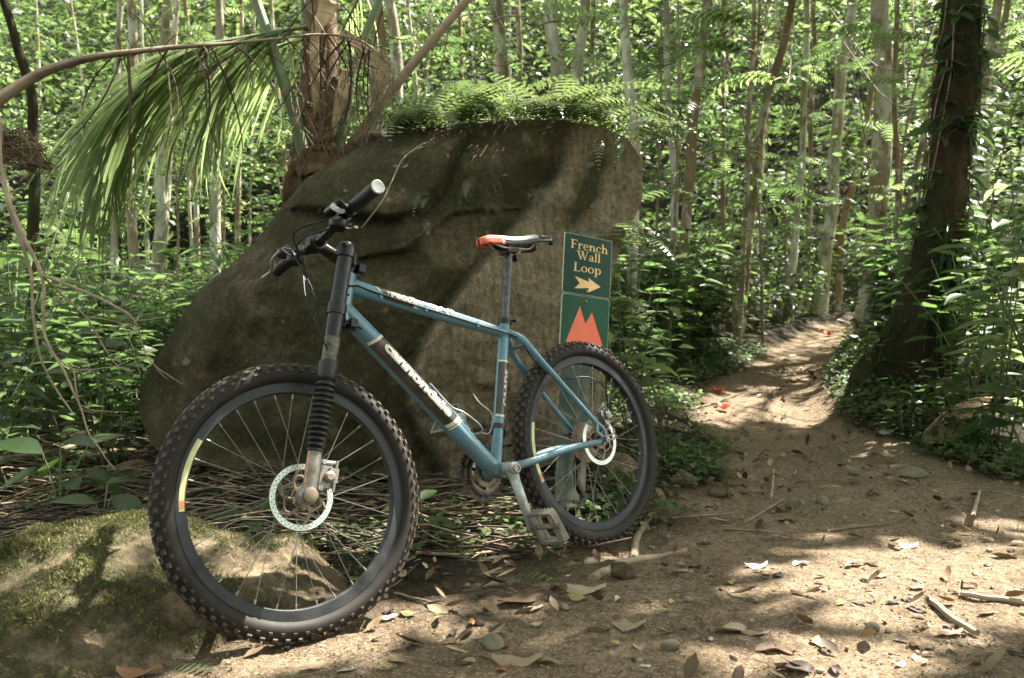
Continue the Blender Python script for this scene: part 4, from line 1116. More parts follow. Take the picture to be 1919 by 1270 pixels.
# serif letters drawn as flat pieces, unit = cap height
def ringpts(cx, cy, rx, ry, tx, ty, a0=0, a1=360, n=30):
    A = np.radians(np.linspace(a0, a1, n)); o = np.stack([cx + rx * np.cos(A), cy + ry * np.sin(A)], -1); i_ = np.stack([cx + (rx - tx) * np.cos(A), cy + (ry - ty) * np.sin(A)], -1)
    return [[o[k], o[k + 1], i_[k + 1], i_[k]] for k in range(n - 1)]
Rc = lambda x0, y0, x1, y1: [[(x0, y0), (x1, y0), (x1, y1), (x0, y1)]]
Qd = lambda *p: [list(p)]
XH = .66
def serif(x0, x1, y, up=1): return Rc(x0 - .08, y, x1 + .08, y + .05 * up)
GL = {
 'F': (Rc(.12, 0, .28, 1) + serif(.12, .28, 0) + Rc(.02, .93, .66, 1) + Rc(.28, .48, .52, .55) + Qd((.6, .93), (.66, .93), (.68, .76), (.64, .76)) + Rc(.5, .42, .54, .62), .72),
 'L': (Rc(.12, 0, .28, 1) + Rc(.02, .95, .38, 1) + Rc(.02, 0, .66, .07) + Qd((.6, .07), (.66, .07), (.72, .28), (.68, .28)), .76),
 'W': (Qd((.04, 1), (.22, 1), (.44, 0), (.36, 0)) + Qd((.36, 0), (.44, 0), (.62, .9), (.58, 1)) + Qd((.46, 1), (.64, 1), (.86, 0), (.78, 0)) + Qd((.78, 0), (.86, 0), (1.1, 1), (1.04, 1)) + Rc(-.04, .95, .3, 1) + Rc(.4, .95, .72, 1) + Rc(.96, .95, 1.2, 1), 1.2),
 'r': (Rc(.1, 0, .24, XH) + serif(.1, .24, 0) + Qd((.0, XH - .06), (.1, XH - .06), (.24, XH + .02), (.1, XH)) + ringpts(.38, .42, .16, .24, .07, .07, 60, 170, 12) + Rc(.40, XH - .17, .52, XH - .03), .54),
 'n': (Rc(.1, 0, .24, XH) + serif(.1, .24, 0) + Qd((.0, XH - .06), (.1, XH - .06), (.24, XH + .02), (.1, XH)) + ringpts(.4, .38, .22, .28, .14, .09, 0, 165, 16) + Rc(.48, 0, .62, .4) + serif(.48, .62, 0), .72),
 'h': (Rc(.1, 0, .24, 1.02) + serif(.1, .24, 0) + Rc(0, .95, .12, 1) + ringpts(.4, .38, .22, .28, .14, .09, 0, 165, 16) + Rc(.48, 0, .62, .4) + serif(.48, .62, 0), .72),
 'l': (Rc(.1, 0, .24, 1.02) + serif(.1, .24, 0) + Rc(0, .95, .12, 1), .34),
 'o': (ringpts(.32, XH / 2, .3, XH / 2 + .01, .13, .06), .66),
 'e': (ringpts(.31, XH / 2, .28, XH / 2 + .01, .13, .06, 8, 320) + Rc(.14, XH / 2 + .01, .56, XH / 2 + .07), .6),
 'c': (ringpts(.31, XH / 2, .28, XH / 2 + .01, .13, .06, 40, 320) + ringpts(.47, XH - .15, .07, .07, .07, .07, 0, 360, 12), .56),
 'a': (ringpts(.26, XH - .18, .2, .18, .1, .05, 20, 170, 14) + Rc(.34, .04, .47, XH - .16) + ringpts(.24, .19, .2, .2, .11, .06, 0, 360, 20) + Qd((.44, .0), (.6, .0), (.56, .06), (.46, .1)), .58),
 'p': (Rc(.1, -.32, .24, XH) + serif(.1, .24, -.34) + Qd((.0, XH - .06), (.1, XH - .06), (.24, XH + .02), (.1, XH)) + ringpts(.4, XH / 2, .27, XH / 2 + .01, .13, .07, 0, 360, 24), .72)}
def word(t, x0, x1, zb, cap, name='lettering'):
    P = []; x = 0
    for ch in t:
        g, adv = GL[ch]; P += [[(px + x, py) for px, py in poly] for poly in g]; x += adv
    sx = (x1 - x0) / x; b = MB()
    for k_, poly in enumerate(P):
        yy = -.0017 - .00003 * (k_ % 9)
        b.add([(x0 + px * sx, yy, zb + py * cap) for px, py in poly], [tuple(range(len(poly)))])
    o = b.build(name, M['sign_y'], ub, smooth=False); return o
word('French', SW * .12, SW * .915, -.054, .033)
word('Wall', SW * .26, SW * .765, -.0925, .033)
word('Loop', SW * .20, SW * .79, -.138, .033)
def flat(P, y, mat, parent, name):
    return MB().add([(x, y, z) for x, z in P], [tuple(range(len(P)))]).build(name, mat, parent, smooth=False)
ar = [(0, .5), (.55, .24), (.52, .52), (1, 0), (.52, -.52), (.55, -.2), (0, -.36), (.2, .04)]
flat([(SW * (.235 + .555 * x), -.184 + .054 * y) for x, y in ar], -.0017, M['sign_y'], ub, 'arrow')
z0 = -SH - .004
flat([(SW * .11, z0 - .18), (SW * .372, z0 - .04), (SW * .497, z0 - .104), (SW * .628, z0 - .058), (SW * .885, z0 - .18)], -.0017, M['sign_o'], lb, 'peak_emblem')
for (x, z, par) in ((.5, -.016, ub), (.5, -.208, ub), (.5, z0 - .02, lb), (.5, z0 - .205, lb)):
    b = MB(); b.lathe([(0, .003), (.003, .003), (.0042, .001), (.0042, 0)], V3(SW * x, -.0012, z), V3(0, -1, 0), 12); b.build('screw', M['screw'], par)
b = MB(); b.box((SW * .5, .043, -.5), (.085, .075, 1.03)); b.build('post', M['post'], sign, smooth=False)

# ------------------------------------------------------------------ leaf meshes for single leaves
def tmpl_mesh(name, t, mat, smooth=True):
    return mesh_of(name, t[0], t[1], mat, smooth)
LEAF = [tmpl_mesh('leaf', leaf_tmpl(w_, f_, d_, ((0, .04), (.12, .45), (.3, .9), (.48, 1), (.68, .78), (.85, .38), (1, 0))), M['leaf_o']) for w_, f_, d_ in ((.5, .1, .2), (.42, .16, .3), (.36, .12, .12))]
LEAFD = [tmpl_mesh('leaf', leaf_tmpl(w_, f_, d_, ((0, .04), (.12, .45), (.3, .9), (.48, 1), (.68, .78), (.85, .38), (1, 0))), M['leaf_dark']) for w_, f_, d_ in ((.6, .08, .25), (.5, .12, .3))]
LEAFB = [tmpl_mesh('leaf', leaf_tmpl(w_, f_, d_, ((0, .04), (.12, .45), (.3, .9), (.48, 1), (.68, .78), (.85, .38), (1, 0))), M['leaf_bright_o']) for w_, f_, d_ in ((.45, .12, .25), (.36, .16, .35))]

# ------------------------------------------------------------------ sun flecks: spots picked to be lit, canopy leaves towards the sun cut away
FLECK = []
def fleck(px, py, r, P=None):
    P = hit(px, py) if P is None else np.asarray(P, float); FLECK.append((P, r))
for x, y, r in ((1530, 1070, .16), (1600, 1085, .22), (1690, 1085, .27), (1780, 1085, .27), (1870, 1085, .26), (1930, 1100, .24), (1660, 1120, .2), (1700, 1150, .12), (1640, 1190, .08), (1450, 1240, .07), (1620, 1250, .10), (1330, 1230, .04), (1800, 1010, .08), (1890, 985, .10), (1560, 1020, .06),
                (740, 1190, .08), (800, 1195, .09), (860, 1205, .05), (660, 1215, .09), (700, 1230, .10), (1090, 1190, .04), (520, 1235, .08),
                (1370, 755, .22), (1440, 758, .25), (1510, 740, .2), (1420, 728, .15), (1320, 790, .12), (1500, 790, .18), (1560, 640, .3), (1650, 640, .3), (1480, 700, .15),
                (900, 935, .15), (950, 960, .18), (1020, 940, .14), (860, 1000, .1), (1040, 1020, .06), (720, 1030, .06), (820, 975, .07), (1180, 720, .25), (1230, 790, .15), (1300, 640, .35), (1400, 560, .4),
                (1650, 745, .12), (1570, 770, .12), (1880, 690, .14), (1750, 850, .06)):
    fleck(x, y, r)
for x, y, Yd_, r in ((45, 1075, 2.25, .13), (110, 1050, 2.3, .10), (20, 1160, 2.1, .14), (480, 1060, 2.35, .16), (560, 1090, 2.3, .15), (420, 1030, 2.38, .12), (520, 1110, 2.28, .14), (200, 1000, 2.42, .08), (560, 1130, 2.28, .08), (350, 1040, 2.36, .05),
                     (900, 205, 3.85, .2), (970, 195, 3.85, .26), (1060, 195, 3.85, .28), (1140, 225, 3.85, .22), (1190, 270, 3.8, .10), (850, 215, 3.85, .12), (1000, 190, 4.2, .25),
                     (850, 590, 2.55, .03), (925, 455, 2.76, .03), (712, 347, 2.06, .04), (610, 460, 2.3, .03), (960, 870, 2.5, .04), (975, 930, 2.5, .04),
                     (730, 760, 2.1, .05), (690, 730, 2.1, .05), (1130, 650, 3.0, .06), (1200, 740, 3.1, .06), (590, 250, 4.2, .12), (1180, 510, 3.9, .16), (1200, 480, 4.0, .16),
                     (380, 180, 4.0, .45), (290, 290, 3.9, .45), (430, 240, 4.1, .4), (330, 380, 3.9, .3), (220, 200, 3.9, .3), (780, 1190, 2.0, .05), (1190, 720, 3.1, .05),
                     (150, 400, 5.2, .35), (330, 440, 5.0, .35), (60, 520, 5.0, .3), (250, 500, 5.0, .3), (470, 420, 5.2, .35), (400, 500, 4.8, .2), (1250, 480, 6, .3), (1350, 460, 6.5, .4), (1240, 620, 5.2, .15), (1400, 620, 6, .2),
                     (1870, 450, 5.6, .3), (1900, 560, 5.0, .3), (1900, 330, 5.5, .35), (1650, 560, 7.5, .4), (1850, 250, 7, .4)):
    fleck(0, 0, r, at(x, y, Yd_))
FP = np.array([f[0] for f in FLECK]); FR_ = np.array([f[1] for f in FLECK])
Sn = S / np.linalg.norm(S); Ua = np.cross(Sn, [0, 0, 1.]); Ua /= np.linalg.norm(Ua); Va = np.cross(Sn, Ua)
def in_beam(P, grow=0.0):
    P = np.asarray(P); q = np.stack([P @ Ua, P @ Va], -1); f = np.stack([FP @ Ua, FP @ Va], -1)
    out = np.zeros(len(P), bool)
    for fi, r in zip(f, FR_): out |= ((q - fi) ** 2).sum(-1) < (r * 1.1 + grow) ** 2
    return out
def keep_leaf(P, size=.1, front_w=True):
    """thin the leaves of the canopy where the flecks come through and over the brighter wood behind"""
    P = np.asarray(P)
    g = P - Sn * ((P[:, 2] - .5) / Sn[2])[:, None]
    bgd = sstep(6.0, 8.5, g[:, 1]); lf = sstep(-.8, -2.2, g[:, 0]) * sstep(4.8, 6.2, g[:, 1]); bgd = np.maximum(bgd, lf)
    q = np.stack([P @ Ua, P @ Va, P[:, 0] * 0], -1)
    n = fbm(q * 1.1, 3, 61) * .9 + .35 * fbm(q * 4.5, 2, 63)
    deep = sstep(14, 17.5, g[:, 1] + 2.5 * sstep(2.5, 5, g[:, 0]) * sstep(9, 11, g[:, 1]))
    gap = n > (.9 - .95 * bgd + .78 * deep)
    fade = (fbm(q * 1.4, 2, 65) > -.1) & (bgd < .5) & False
    return ~(in_beam(P, size * .35) | gap | fade)

# ------------------------------------------------------------------ trees
def trunk_mesh(path, radii, bumps=.16, n=18, seed=0):
    P = curve(path, 44); jt = np.stack([fbm(P * 1.1 + seed * 3.3, 3, 71), fbm(P * 1.1 + seed * 5.1, 3, 72), P[:, 0] * 0], -1); P = P + jt * radii[1] * 1.1; R = np.interp(np.linspace(0, 1, len(P)), np.linspace(0, 1, len(radii)), radii)
    b = MB(); b.tube(P, R, n, caps=False)
    V = np.concatenate(b.V); c = np.repeat(P, n, 0)
    dv = V - c; k = 1 + bumps * fbm(V * np.array([8, 8, 2.2]), 4, 70 + seed)
    b.V = [c + dv * k[:, None]]
    return b
LAB = {}
def tree(px_path, Y, r0, mat, label, group=None, nm='tree', crown=280, lean_back=0.0, seed=0, r_top=None, hide_base=False):
    """trunk follows pixels given from bottom to top at a distance, carried up beyond the frame to a crown"""
    P = [at(x, y, Y) for x, y in px_path]
    g = gz(P[0][0], P[0][1]); base_ = P[0].copy(); base_[2] = g - .08
    dirv = (P[-1] - P[-2]) / np.linalg.norm(P[-1] - P[-2])
    if P[0][2] > g + .1: P = [base_ + (np.array([P[0][0] - P[1][0], 0, 0]) * min(1, (P[0][2] - g) / max(.1, P[1][2] - P[0][2])))] + P
    H = max(6.3, P[-1][2] + 1.5)
    top = P[-1] + dirv * ((H - P[-1][2]) / max(.3, dirv[2]))
    P.append(top); 
    r0 = r0 * .8; root = empty(nm, base_); o = np.array(base_)
    tag(root, label, 'tree', group)
    P = [p - o for p in P]
    rt = r_top if r_top else r0 * .72
    b = trunk_mesh(P, [r0 * 1.25, r0, r0 * .93, r0 * .85, rt], seed=seed, n=14)
    b.build('trunk', mat, root, ang=60)
    r = np.random.default_rng(100 + seed); b = MB(); ends = []
    for k_ in range(7):
        t = r.uniform(.8, 1); p = P[-2] * (1 - t) + P[-1] * t if k_ < 5 else P[-1]
        a = r.uniform(0, 2 * pi); L = r.uniform(.7, 1.7)
        e = p + V3(cos(a) * L, sin(a) * L, r.uniform(.3, 1.2)); mid = (p + e) / 2 + V3(0, 0, .15)
        b.tube(curve([p, mid, e], 10), np.linspace(rt * .5, rt * .15, len(curve([p, mid, e], 10))), 7, caps=False); ends += [mid, e, e]
    b.build('limb', mat, root)
    ends = np.array(ends); k_ = r.integers(0, len(ends), crown)
    pos = ends[k_] + r.normal(0, .34, (crown, 3)) + o
    kk = keep_leaf(pos, .16); pos = pos[kk] - o; c_ = len(pos)
    if c_ < 8: pos = ends[:8]; c_ = 8
    d = r.normal(0, 1, (c_, 3)) * [1, 1, .4] + [0, 0, -.2]; nrm = r.normal(0, .45, (c_, 3)) + [0, 0, 1]
    tag(cloud('crown', L_BROAD, pos, d, nrm, r.uniform(.13, .24, c_), M['canopy'], True, root), kind='stuff')
    return root
T = [ # path bottom->top (pixels), distance, radius, bark, label
 ([(700, 270), (702, 150), (703, 0)], 7.0, .085, 'bark_spot', 'orange and white spotted trunk right beside the palm stalks'),
 ([(742, 160), (738, 80), (733, 0)], 9.0, .08, 'bark_pale', 'smooth pale grey trunk just right of the spotted trunk'),
 ([(945, 300), (938, 120), (930, 0)], 8.6, .085, 'bark_spot', 'brown and grey trunk rising behind the left half of the boulder ferns'),
 ([(1042, 300), (1038, 150), (1028, 0)], 8.0, .09, 'bark_pale', 'thick pale ringed trunk rising behind the middle of the boulder ferns'),
 ([(1086, 300), (1088, 150), (1098, 0)], 8.4, .072, 'bark_pale', 'smooth cream trunk directly right of the ringed trunk'),
 ([(1108, 320), (1110, 160), (1113, 0)], 11, .05, 'bark_brown', 'thin brown trunk touching the smooth cream trunk on its right'),
 ([(1184, 640), (1186, 300), (1180, 160), (1172, 0)], 6.6, .052, 'bark_pale', 'lichen grey trunk passing just right of the boulder edge'),
 ([(1262, 560), (1261, 385), (1254, 150), (1250, 0)], 8.2, .042, 'bark_pale', 'slim pale wavy trunk, first one right of the boulder tree'),
 ([(1282, 560), (1291, 380), (1308, 160), (1324, 0)], 8.0, .062, 'bark_brown', 'orange patched trunk leaning right, second right of the boulder'),
 ([(1352, 560), (1354, 300), (1357, 0)], 10, .035, 'bark_brown', 'very thin straight brown trunk behind the pair right of the boulder'),
 ([(1388, 560), (1398, 300), (1408, 150), (1412, 0)], 9.2, .035, 'bark_spot', 'thin mottled trunk left of the tall leaning brown trunk'),
 ([(1380, 640), (1412, 380), (1442, 180), (1486, 0)], 9.6, .062, 'bark_brown', 'reddish brown trunk leaning strongly right above the bushes'),
 ([(1488, 480), (1505, 250), (1512, 60), (1512, 0)], 11.6, .058, 'bark_pale', 'white mottled trunk beside the leaning reddish trunk'),
 ([(1513, 520), (1518, 300), (1526, 120), (1528, 0)], 13, .05, 'bark_brown', 'thin knotted brown trunk touching the white mottled one'),
 ([(1536, 600), (1545, 480), (1572, 240), (1582, 120), (1590, 0)], 12.6, .104, 'bark_pale', 'pale yellowish trunk leaning right beside the bend of the path'),
 ([(1568, 590), (1578, 440), (1610, 300), (1634, 170), (1650, 60)], 13, .064, 'bark_brown', 'slim bent trunk crossing in front of the thick lichened trunk'),
 ([(1632, 500), (1640, 380), (1650, 200), (1648, 0)], 9.2, .13, 'bark_spot', 'thick orange and lichen grey trunk left of the dark vine tree'),
 ([(1682, 480), (1684, 330), (1676, 180), (1680, 0)], 8.6, .035, 'bark_brown', 'thin crooked trunk between the thick lichened trunk and the dark tree'),
 ([(1690, 450), (1708, 350), (1730, 260), (1760, 120)], 9.5, .035, 'bark_brown', 'thin leaning trunk half hidden behind the dark vine tree'),
 ([(1816, 420), (1830, 260), (1852, 120), (1868, 0)], 9.0, .07, 'bark_spot', 'forked looking pale brown trunk right of the dark vine tree'),
 ([(1842, 420), (1850, 250), (1880, 60), (1890, 0)], 10.5, .05, 'bark_pale', 'slim pale trunk furthest right behind the large leaves'),
 ([(62, 300), (60, 180), (30, 80), (8, 0)], 6.5, .045, 'bark_dark', 'dark curved trunk at the upper left edge'),
 ([(215, 420), (218, 260), (222, 120), (228, 0)], 9.0, .045, 'bark_pale', 'pale slim trunk left of the hanging green palm frond'),
 ([(252, 470), (250, 300), (244, 160), (240, 0)], 8.2, .06, 'bark_spot', 'sunlit two toned trunk seen under the green palm frond'),
 ([(300, 430), (305, 260), (312, 100), (318, 0)], 9.4, .085, 'bark_pale', 'ringed pale trunk above the arching dead frond'),
 ([(403, 400), (403, 260), (406, 120), (408, 0)], 8.6, .062, 'bark_pale', 'grey trunk showing below the right end of the green frond'),
 ([(447, 420), (450, 260), (452, 0)], 11, .04, 'bark_brown', 'slim brown trunk between the green frond and the palm base'),
 ([(868, 300), (862, 120), (858, 0)], 11.5, .035, 'bark_brown', 'thin trunk behind the diagonal brown stalk'),
 ([(788, 300), (775, 100), (765, 0)], 10, .035, 'bark_pale', 'thin white trunk under the diagonal brown stalk'),
 ([(965, 300), (972, 120), (968, 0)], 13, .06, 'bark_brown', 'distant brown trunk between the two trunks behind the ferns'),
]
for i, (pth, Y, r, bk_, lab) in enumerate(T):
    tree(pth, Y, r, M[bk_], lab, None, crown=260, seed=i)
r_ = np.random.default_rng(5)
for i in range(34):
    x = r_.uniform(-150, 2060); Y = r_.uniform(12, 20)
    if 560 < x < 700: continue
    g = gz(at(x, 600, Y)[0], Y); py = 602 - (g - CAM_H) * CAM_F / Y
    DL_ = [('pale', 'brown', 'spotted')[i % 3] + ' slender ' + ('nearer' if Y < 15 else 'far') + ' trunk deep in the wood ' + ('at the left edge' if x < 150 else 'over the left thicket' if x < 450 else 'behind the palm' if x < 800 else 'above the boulder ferns' if x < 1200 else 'right of the boulder' if x < 1420 else 'around the leaning trunks' if x < 1640 else 'near the dark tree')]
    ln = r_.normal(0, 28) + (x - 960) * .03
    tree([(x, py), (x + ln * .5 + r_.normal(0, 5), py * .5), (x + ln, 0)], Y, r_.uniform(.022, .048), M[['bark_pale', 'bark_brown', 'bark_spot'][i % 3]], DL_[0], DL_[0], crown=90, seed=50 + i)

# big dark tree on the right with flared foot, vines and leaves
DT = empty('tree', hit(1725, 690)); tag(DT, 'large dark mossy tree wrapped in leafy vines at the right of the path', 'tree')
o = np.array(DT.location); YT = 5.6
P = [at(x, y, YT) - o for x, y in ((1735, 715), (1735, 640), (1745, 540), (1762, 430), (1778, 300), (1792, 160), (1802, 40), (1812, -80))]
P.append(P[-1] + V3(.3, .2, 2.6)); P[0][2] = -.45; P[0][1] = 0
rr_ = [.20, .165, .135, .12, .112, .11, .112, .11, .08]
Pc = curve(P, 80); R_ = np.interp(np.linspace(0, 1, len(Pc)), np.linspace(0, 1, len(rr_)), rr_)
b = MB(); n = 40; b.tube(Pc, R_, n, caps=False)
V = np.concatenate(b.V); c = np.repeat(Pc, n, 0); ang = np.tile(np.arange(n) * 2 * pi / n, len(Pc)); hgt = np.repeat(Pc[:, 2], n)
fl = np.exp(-np.maximum(hgt, 0) / .24)
dv = V - c; out = dv / np.linalg.norm(dv, axis=1)[:, None]
leftw = np.maximum(0, -out[:, 0]) ** 3
k_ = 1 + fl * (.22 * np.cos(ang * 5 + 1) + 1.25 * leftw) + .12 * np.abs(np.cos(ang * 2.5 + hgt * 1.3)) + .2 * fbm(V * V3(7, 7, 3), 4, 81) + .05 * fbm(V * 22, 3, 82)
b_tr = c + dv * k_[:, None]; on_ = out; wt_ = np.clip(.35 + fbm(V * V3(4, 4, 2.5), 3, 84), 0, 1) * (hgt < 3.4) * (hgt > 0); M['moss_dark'] = leaf_mat('moss_dark', (.02, .028, .01), (.045, .055, .02), (.08, .085, .035), trans=(.06, .08, .02), joined=True, tr=.2, rough=.8, spec=.1)
b.V = [b_tr]; b.build('trunk', M['bark_dark'], DT, ang=80)
r = np.random.default_rng(8)
ends = []
b = MB()
for k_ in range(7):
    a = r.uniform(0, 2 * pi); p = P[-1] - V3(0, 0, r.uniform(0, 1)); e = p + V3(cos(a) * 1.6, sin(a) * 1.6, r.uniform(.3, 1.2)); b.tube([p, (p + e) / 2 + V3(0, 0, .2), e], [.05, .035, .015], 8, caps=False); ends += [e, (p + e) / 2]
b.build('limb', M['bark_dark'], DT)
ends = np.array(ends); pos = ends[r.integers(0, len(ends), 1100)] + r.normal(0, .5, (1100, 3)) + o; pos = pos[keep_leaf(pos, .18)] - o; c_ = len(pos)
tag(cloud('crown', L_BROAD, pos, r.normal(0, 1, (c_, 3)) * [1, 1, .4], r.normal(0, .4, (c_, 3)) + [0, 0, 1], r.uniform(.14, .26, c_), M['canopy'], True, DT), kind='stuff')
rq = np.random.default_rng(88); Vt_ = b_tr; kq = rq.choice(len(Vt_), 5200, p=wt_ / wt_.sum()); pq = Vt_[kq] + rq.normal(0, .012, (5200, 3)); nq = on_[kq]
tag(cloud('moss', leaf_tmpl(.5, .1, .3, ((0, .6), (1, .15))), pq, nq + rq.normal(0, .6, (5200, 3)) + [0, 0, -.3], rq.normal(0, 1, (5200, 3)), rq.uniform(.012, .03, 5200), M['moss_dark'], False, DT), kind='stuff')
# vines on the dark tree
def on_trunk(t, a, off=.02):
    i = min(len(Pc) - 2, int(t * (len(Pc) - 1))); T_ = Pc[i + 1] - Pc[i]; T_ /= np.linalg.norm(T_)
    x = np.cross(T_, [0, 1, 0]); x /= np.linalg.norm(x); y = np.cross(T_, x)
    kk = 1 + (.9 * np.exp(-max(Pc[i][2], 0) / .28) * max(0, -cos(a)) if cos(a) < 0 else 0)
    v = x * cos(a) + y * sin(a)
    if v[0] < 0: pass
    return Pc[i] + v * (R_[i] * 1.08 * kk + off), v
for k_ in range(14):
    a0 = r.uniform(pi * .9, 2.1 * pi); t0, t1 = r.uniform(0, .35), r.uniform(.55, .95)
    pts = [on_trunk(t0 + (t1 - t0) * s_, a0 + 1.4 * s_ * (1 if k_ % 2 else -1) + r.normal(0, .12), r.uniform(.005, .03))[0] for s_ in np.linspace(0, 1, 9)]
    vn = MB().tube(curve(pts, 50), .0045, 6).build('vine', M['twig'], loc=o); tag(vn, 'thin vine stem winding up the large dark tree', 'vine', 'vines winding up the large dark tree')
    cpts = curve(pts, 26)
    for q in cpts[::2]:
        for _ in range(3):
            d = r.normal(0, 1, 3) * [1, 1, .3] + [0, -.5, -.5]; fr = frames(d[None], (r.normal(0, .3, 3) + [0, -.6, .7])[None])[0]
            link('leaf', LEAF[r.integers(3)], vn, mat=mat4(fr, q, r.uniform(.06, .15)))
# narrow drooping epiphyte leaves
ep = empty('epiphyte', tuple(o)); tag(ep, 'tufts of narrow strap leaves hanging from the dark tree trunk', 'plant')
STRAP = tmpl_mesh('strap_leaf', leaf_tmpl(.08, .2, 1.1, ((0, .5), (.2, 1), (.45, 1), (.7, .8), (.9, .4), (1, 0))), M['leaf_dark'])
for t_, a_ in ((.32, -1.9), (.55, -1.4), (.24, -1.2), (.28, -2.3), (.36, -1.0), (.18, -1.6)):
    q, v = on_trunk(t_, a_, .0)
    q = q.copy(); 
    for _ in range(16):
        d = V3(r.normal(0, .7), -abs(r.normal(.4, .4)), r.uniform(-.6, .8)); fr = frames(d[None], V3(0, 0, 1)[None])[0]
        link('leaf', STRAP, ep, mat=mat4(fr, Pc[min(len(Pc) - 1, int(t_ * len(Pc)))] + V3(r.normal(0, .05), -R_[int(t_ * (len(Pc) - 1))] * 1.05, r.normal(0, .04)), r.uniform(.12, .24)))

# ------------------------------------------------------------------ forest canopy overhead and the hillside of leaves behind
r = np.random.default_rng(12)
n = 26000
cp_ = np.stack([r.uniform(-9, 17, n), r.uniform(-.5, 31, n), r.uniform(5.2, 8.6, n)], -1); cp_[:, 2] += np.maximum(0, cp_[:, 1] - 15) * .55
nc = 36000      # denser towards the sun, added to shade the foreground
c2_ = np.stack([r.uniform(.5, 9.5, nc), r.uniform(.8, 11, nc), r.uniform(5.6, 8.4, nc)], -1)
c3_ = np.stack([r.uniform(-9, 11, 7000), r.uniform(-9, 0, 7000), r.uniform(5.5, 8.5, 7000)], -1)  # roof carried on behind the camera, added to hold back open sky light
pos = np.concatenate([cp_, c2_, c3_])
vis = (pos[:, 2] - CAM_H) / np.maximum(pos[:, 1], .1) < .36
pos = pos[keep_leaf(pos, .22) & ~(vis & (pos[:, 1] < 13))]
c_ = len(pos); d = r.normal(0, 1, (c_, 3)) * [1, 1, .35]; nrm = r.normal(0, .4, (c_, 3)) + [0, 0, 1] + S * .4
fc = cloud('forest_canopy', L_BROAD, pos, d, nrm, r.uniform(.16, .32, c_), M['canopy'], True)
tag(fc, 'leafy roof of the wood above the clearing with gaps shaped to let sun flecks through', 'foliage', kind='stuff')

def mass(name, label, n_cl, per, xr, yr, zf, size, mat, seed, sig=.4, flatz=.5, cut=None):
    r = np.random.default_rng(seed)
    cx = np.stack([r.uniform(*xr, n_cl), r.uniform(*yr, n_cl)], -1)
    g = gz(cx[:, 0], cx[:, 1]); cz = zf(r, g, cx)
    c = np.concatenate([cx, cz[:, None]], 1)
    pos = np.repeat(c, per, 0) + r.normal(0, sig, (n_cl * per, 3)) * [1, 1, flatz]
    pos = pos[pos[:, 2] > gz(pos[:, 0], pos[:, 1]) + .02]
    if cut is not None: pos = pos[cut(pos)]
    k = len(pos); d = r.normal(0, 1, (k, 3)) * [1, 1, .35] + [0, -.15, -.15]; nrm = r.normal(0, .4, (k, 3)) + [0, -.15, 1]
    o_ = cloud(name, L_SIMPLE, pos, d, nrm, r.uniform(size[0], size[1], k), mat, True)
    return tag(o_, label, 'foliage', kind='stuff')
pathcut = lambda p: (np.abs(p[:, 0] - path_center(p[:, 1])) > path_half(p[:, 1]) * 1.15) | (p[:, 2] > gz(p[:, 0], p[:, 1]) + 2.2)
mass('distant_foliage', 'dense far green foliage covering the hillside behind the trunks', 1250, 75, (-24, 30), (14.5, 32), lambda r, g, c: g + r.uniform(.1, 3.6, len(g)), (.15, .30), M['leaf_far_shade'], 21, .6, .45)
mass('sapling_foliage', 'loose mid green sapling leaves filling the wood between the trunks', 240, 110, (-12, 16), (8.5, 15), lambda r, g, c: g + r.uniform(.4, 4.6, len(g)) ** 1.0, (.06, .14), M['leaf'], 22, .36, .3, pathcut)
mass('sunny_foliage', 'bright yellow green sprays of leaves high between the trunks', 95, 90, (-10, 14), (7.5, 13.5), lambda r, g, c: g + r.uniform(1.6, 4.8, len(g)), (.05, .10), M['leaf_bright'], 23, .33, .16, pathcut)
mass('surrounding_foliage', 'unseen leafy wood behind the viewpoint shutting out flat sky light', 260, 70, (-14, 15), (-11, -5), lambda r, g, c: g + r.uniform(.3, 6.5, len(g)), (.2, .4), M['leaf'], 25, .7, .6)  # unseen wood put in behind the camera to cut flat frontal light
mass('understorey', 'low dense undergrowth between the shrubs and the trunks', 420, 60, (-10, 14), (7.0, 14), lambda r, g, c: g + r.uniform(.05, .9, len(g)), (.07, .14), M['leaf_far_shade'], 24, .3, .4, pathcut)

# ------------------------------------------------------------------ shrubs with single leaves
def shrub_proto(seed, H, W, stems, per, size, meshes, up=.35, droop=.25):
    r = np.random.default_rng(seed); b = MB(); L = []
    for s_ in range(stems):
        a = r.uniform(0, 2 * pi); rad_ = r.uniform(.1, 1) * W; h = H * r.uniform(.6, 1)
        P = curve([(r.normal(0, .04), r.normal(0, .04), -.03), (cos(a) * rad_ * .35, sin(a) * rad_ * .35, h * .5), (cos(a) * rad_, sin(a) * rad_, h)], 14)
        b.tube(P, np.linspace(.005, .002, len(P)) * (H / 1.2 + .3), 5, caps=False)
        for k in range(per):
            t = r.uniform(.12, 1) ** .8; i = int(t * (len(P) - 1)); q = P[i]
            aa = k * 2.4 + r.normal(0, .5); d = V3(cos(aa), sin(aa), up - droop * r.uniform(0, 1.6))
            q = q + d * r.uniform(.01, .09) * (1.2 if t < .95 else .4)
            nrm = V3(r.normal(0, .25), r.normal(0, .25), 1)
            L.append((mat4(frames(d[None], nrm[None])[0], q, size * r.uniform(.6, 1.15)), int(r.integers(len(meshes)))))
    return b.mesh('stem', M['stem']), L, meshes
def shrub(proto, loc, rz, s, label, group=None, name='shrub', cat='shrub'):
    sm, L, meshes = proto
    o = empty(name, mat=Matrix.Translation(Vector(tuple(map(float, loc)))) @ Matrix.Rotation(rz, 4, 'Z') @ Matrix.Diagonal((s, s, s, 1)))
    tag(o, label, cat, group)
    link('stem', sm, o)
    for mm, k in L: link('leaf', meshes[k], o, mat=mm)
    return o
SH_A = [shrub_proto(200 + i, 1.15, .5, 8, 15, .165, LEAF) for i in range(3)]
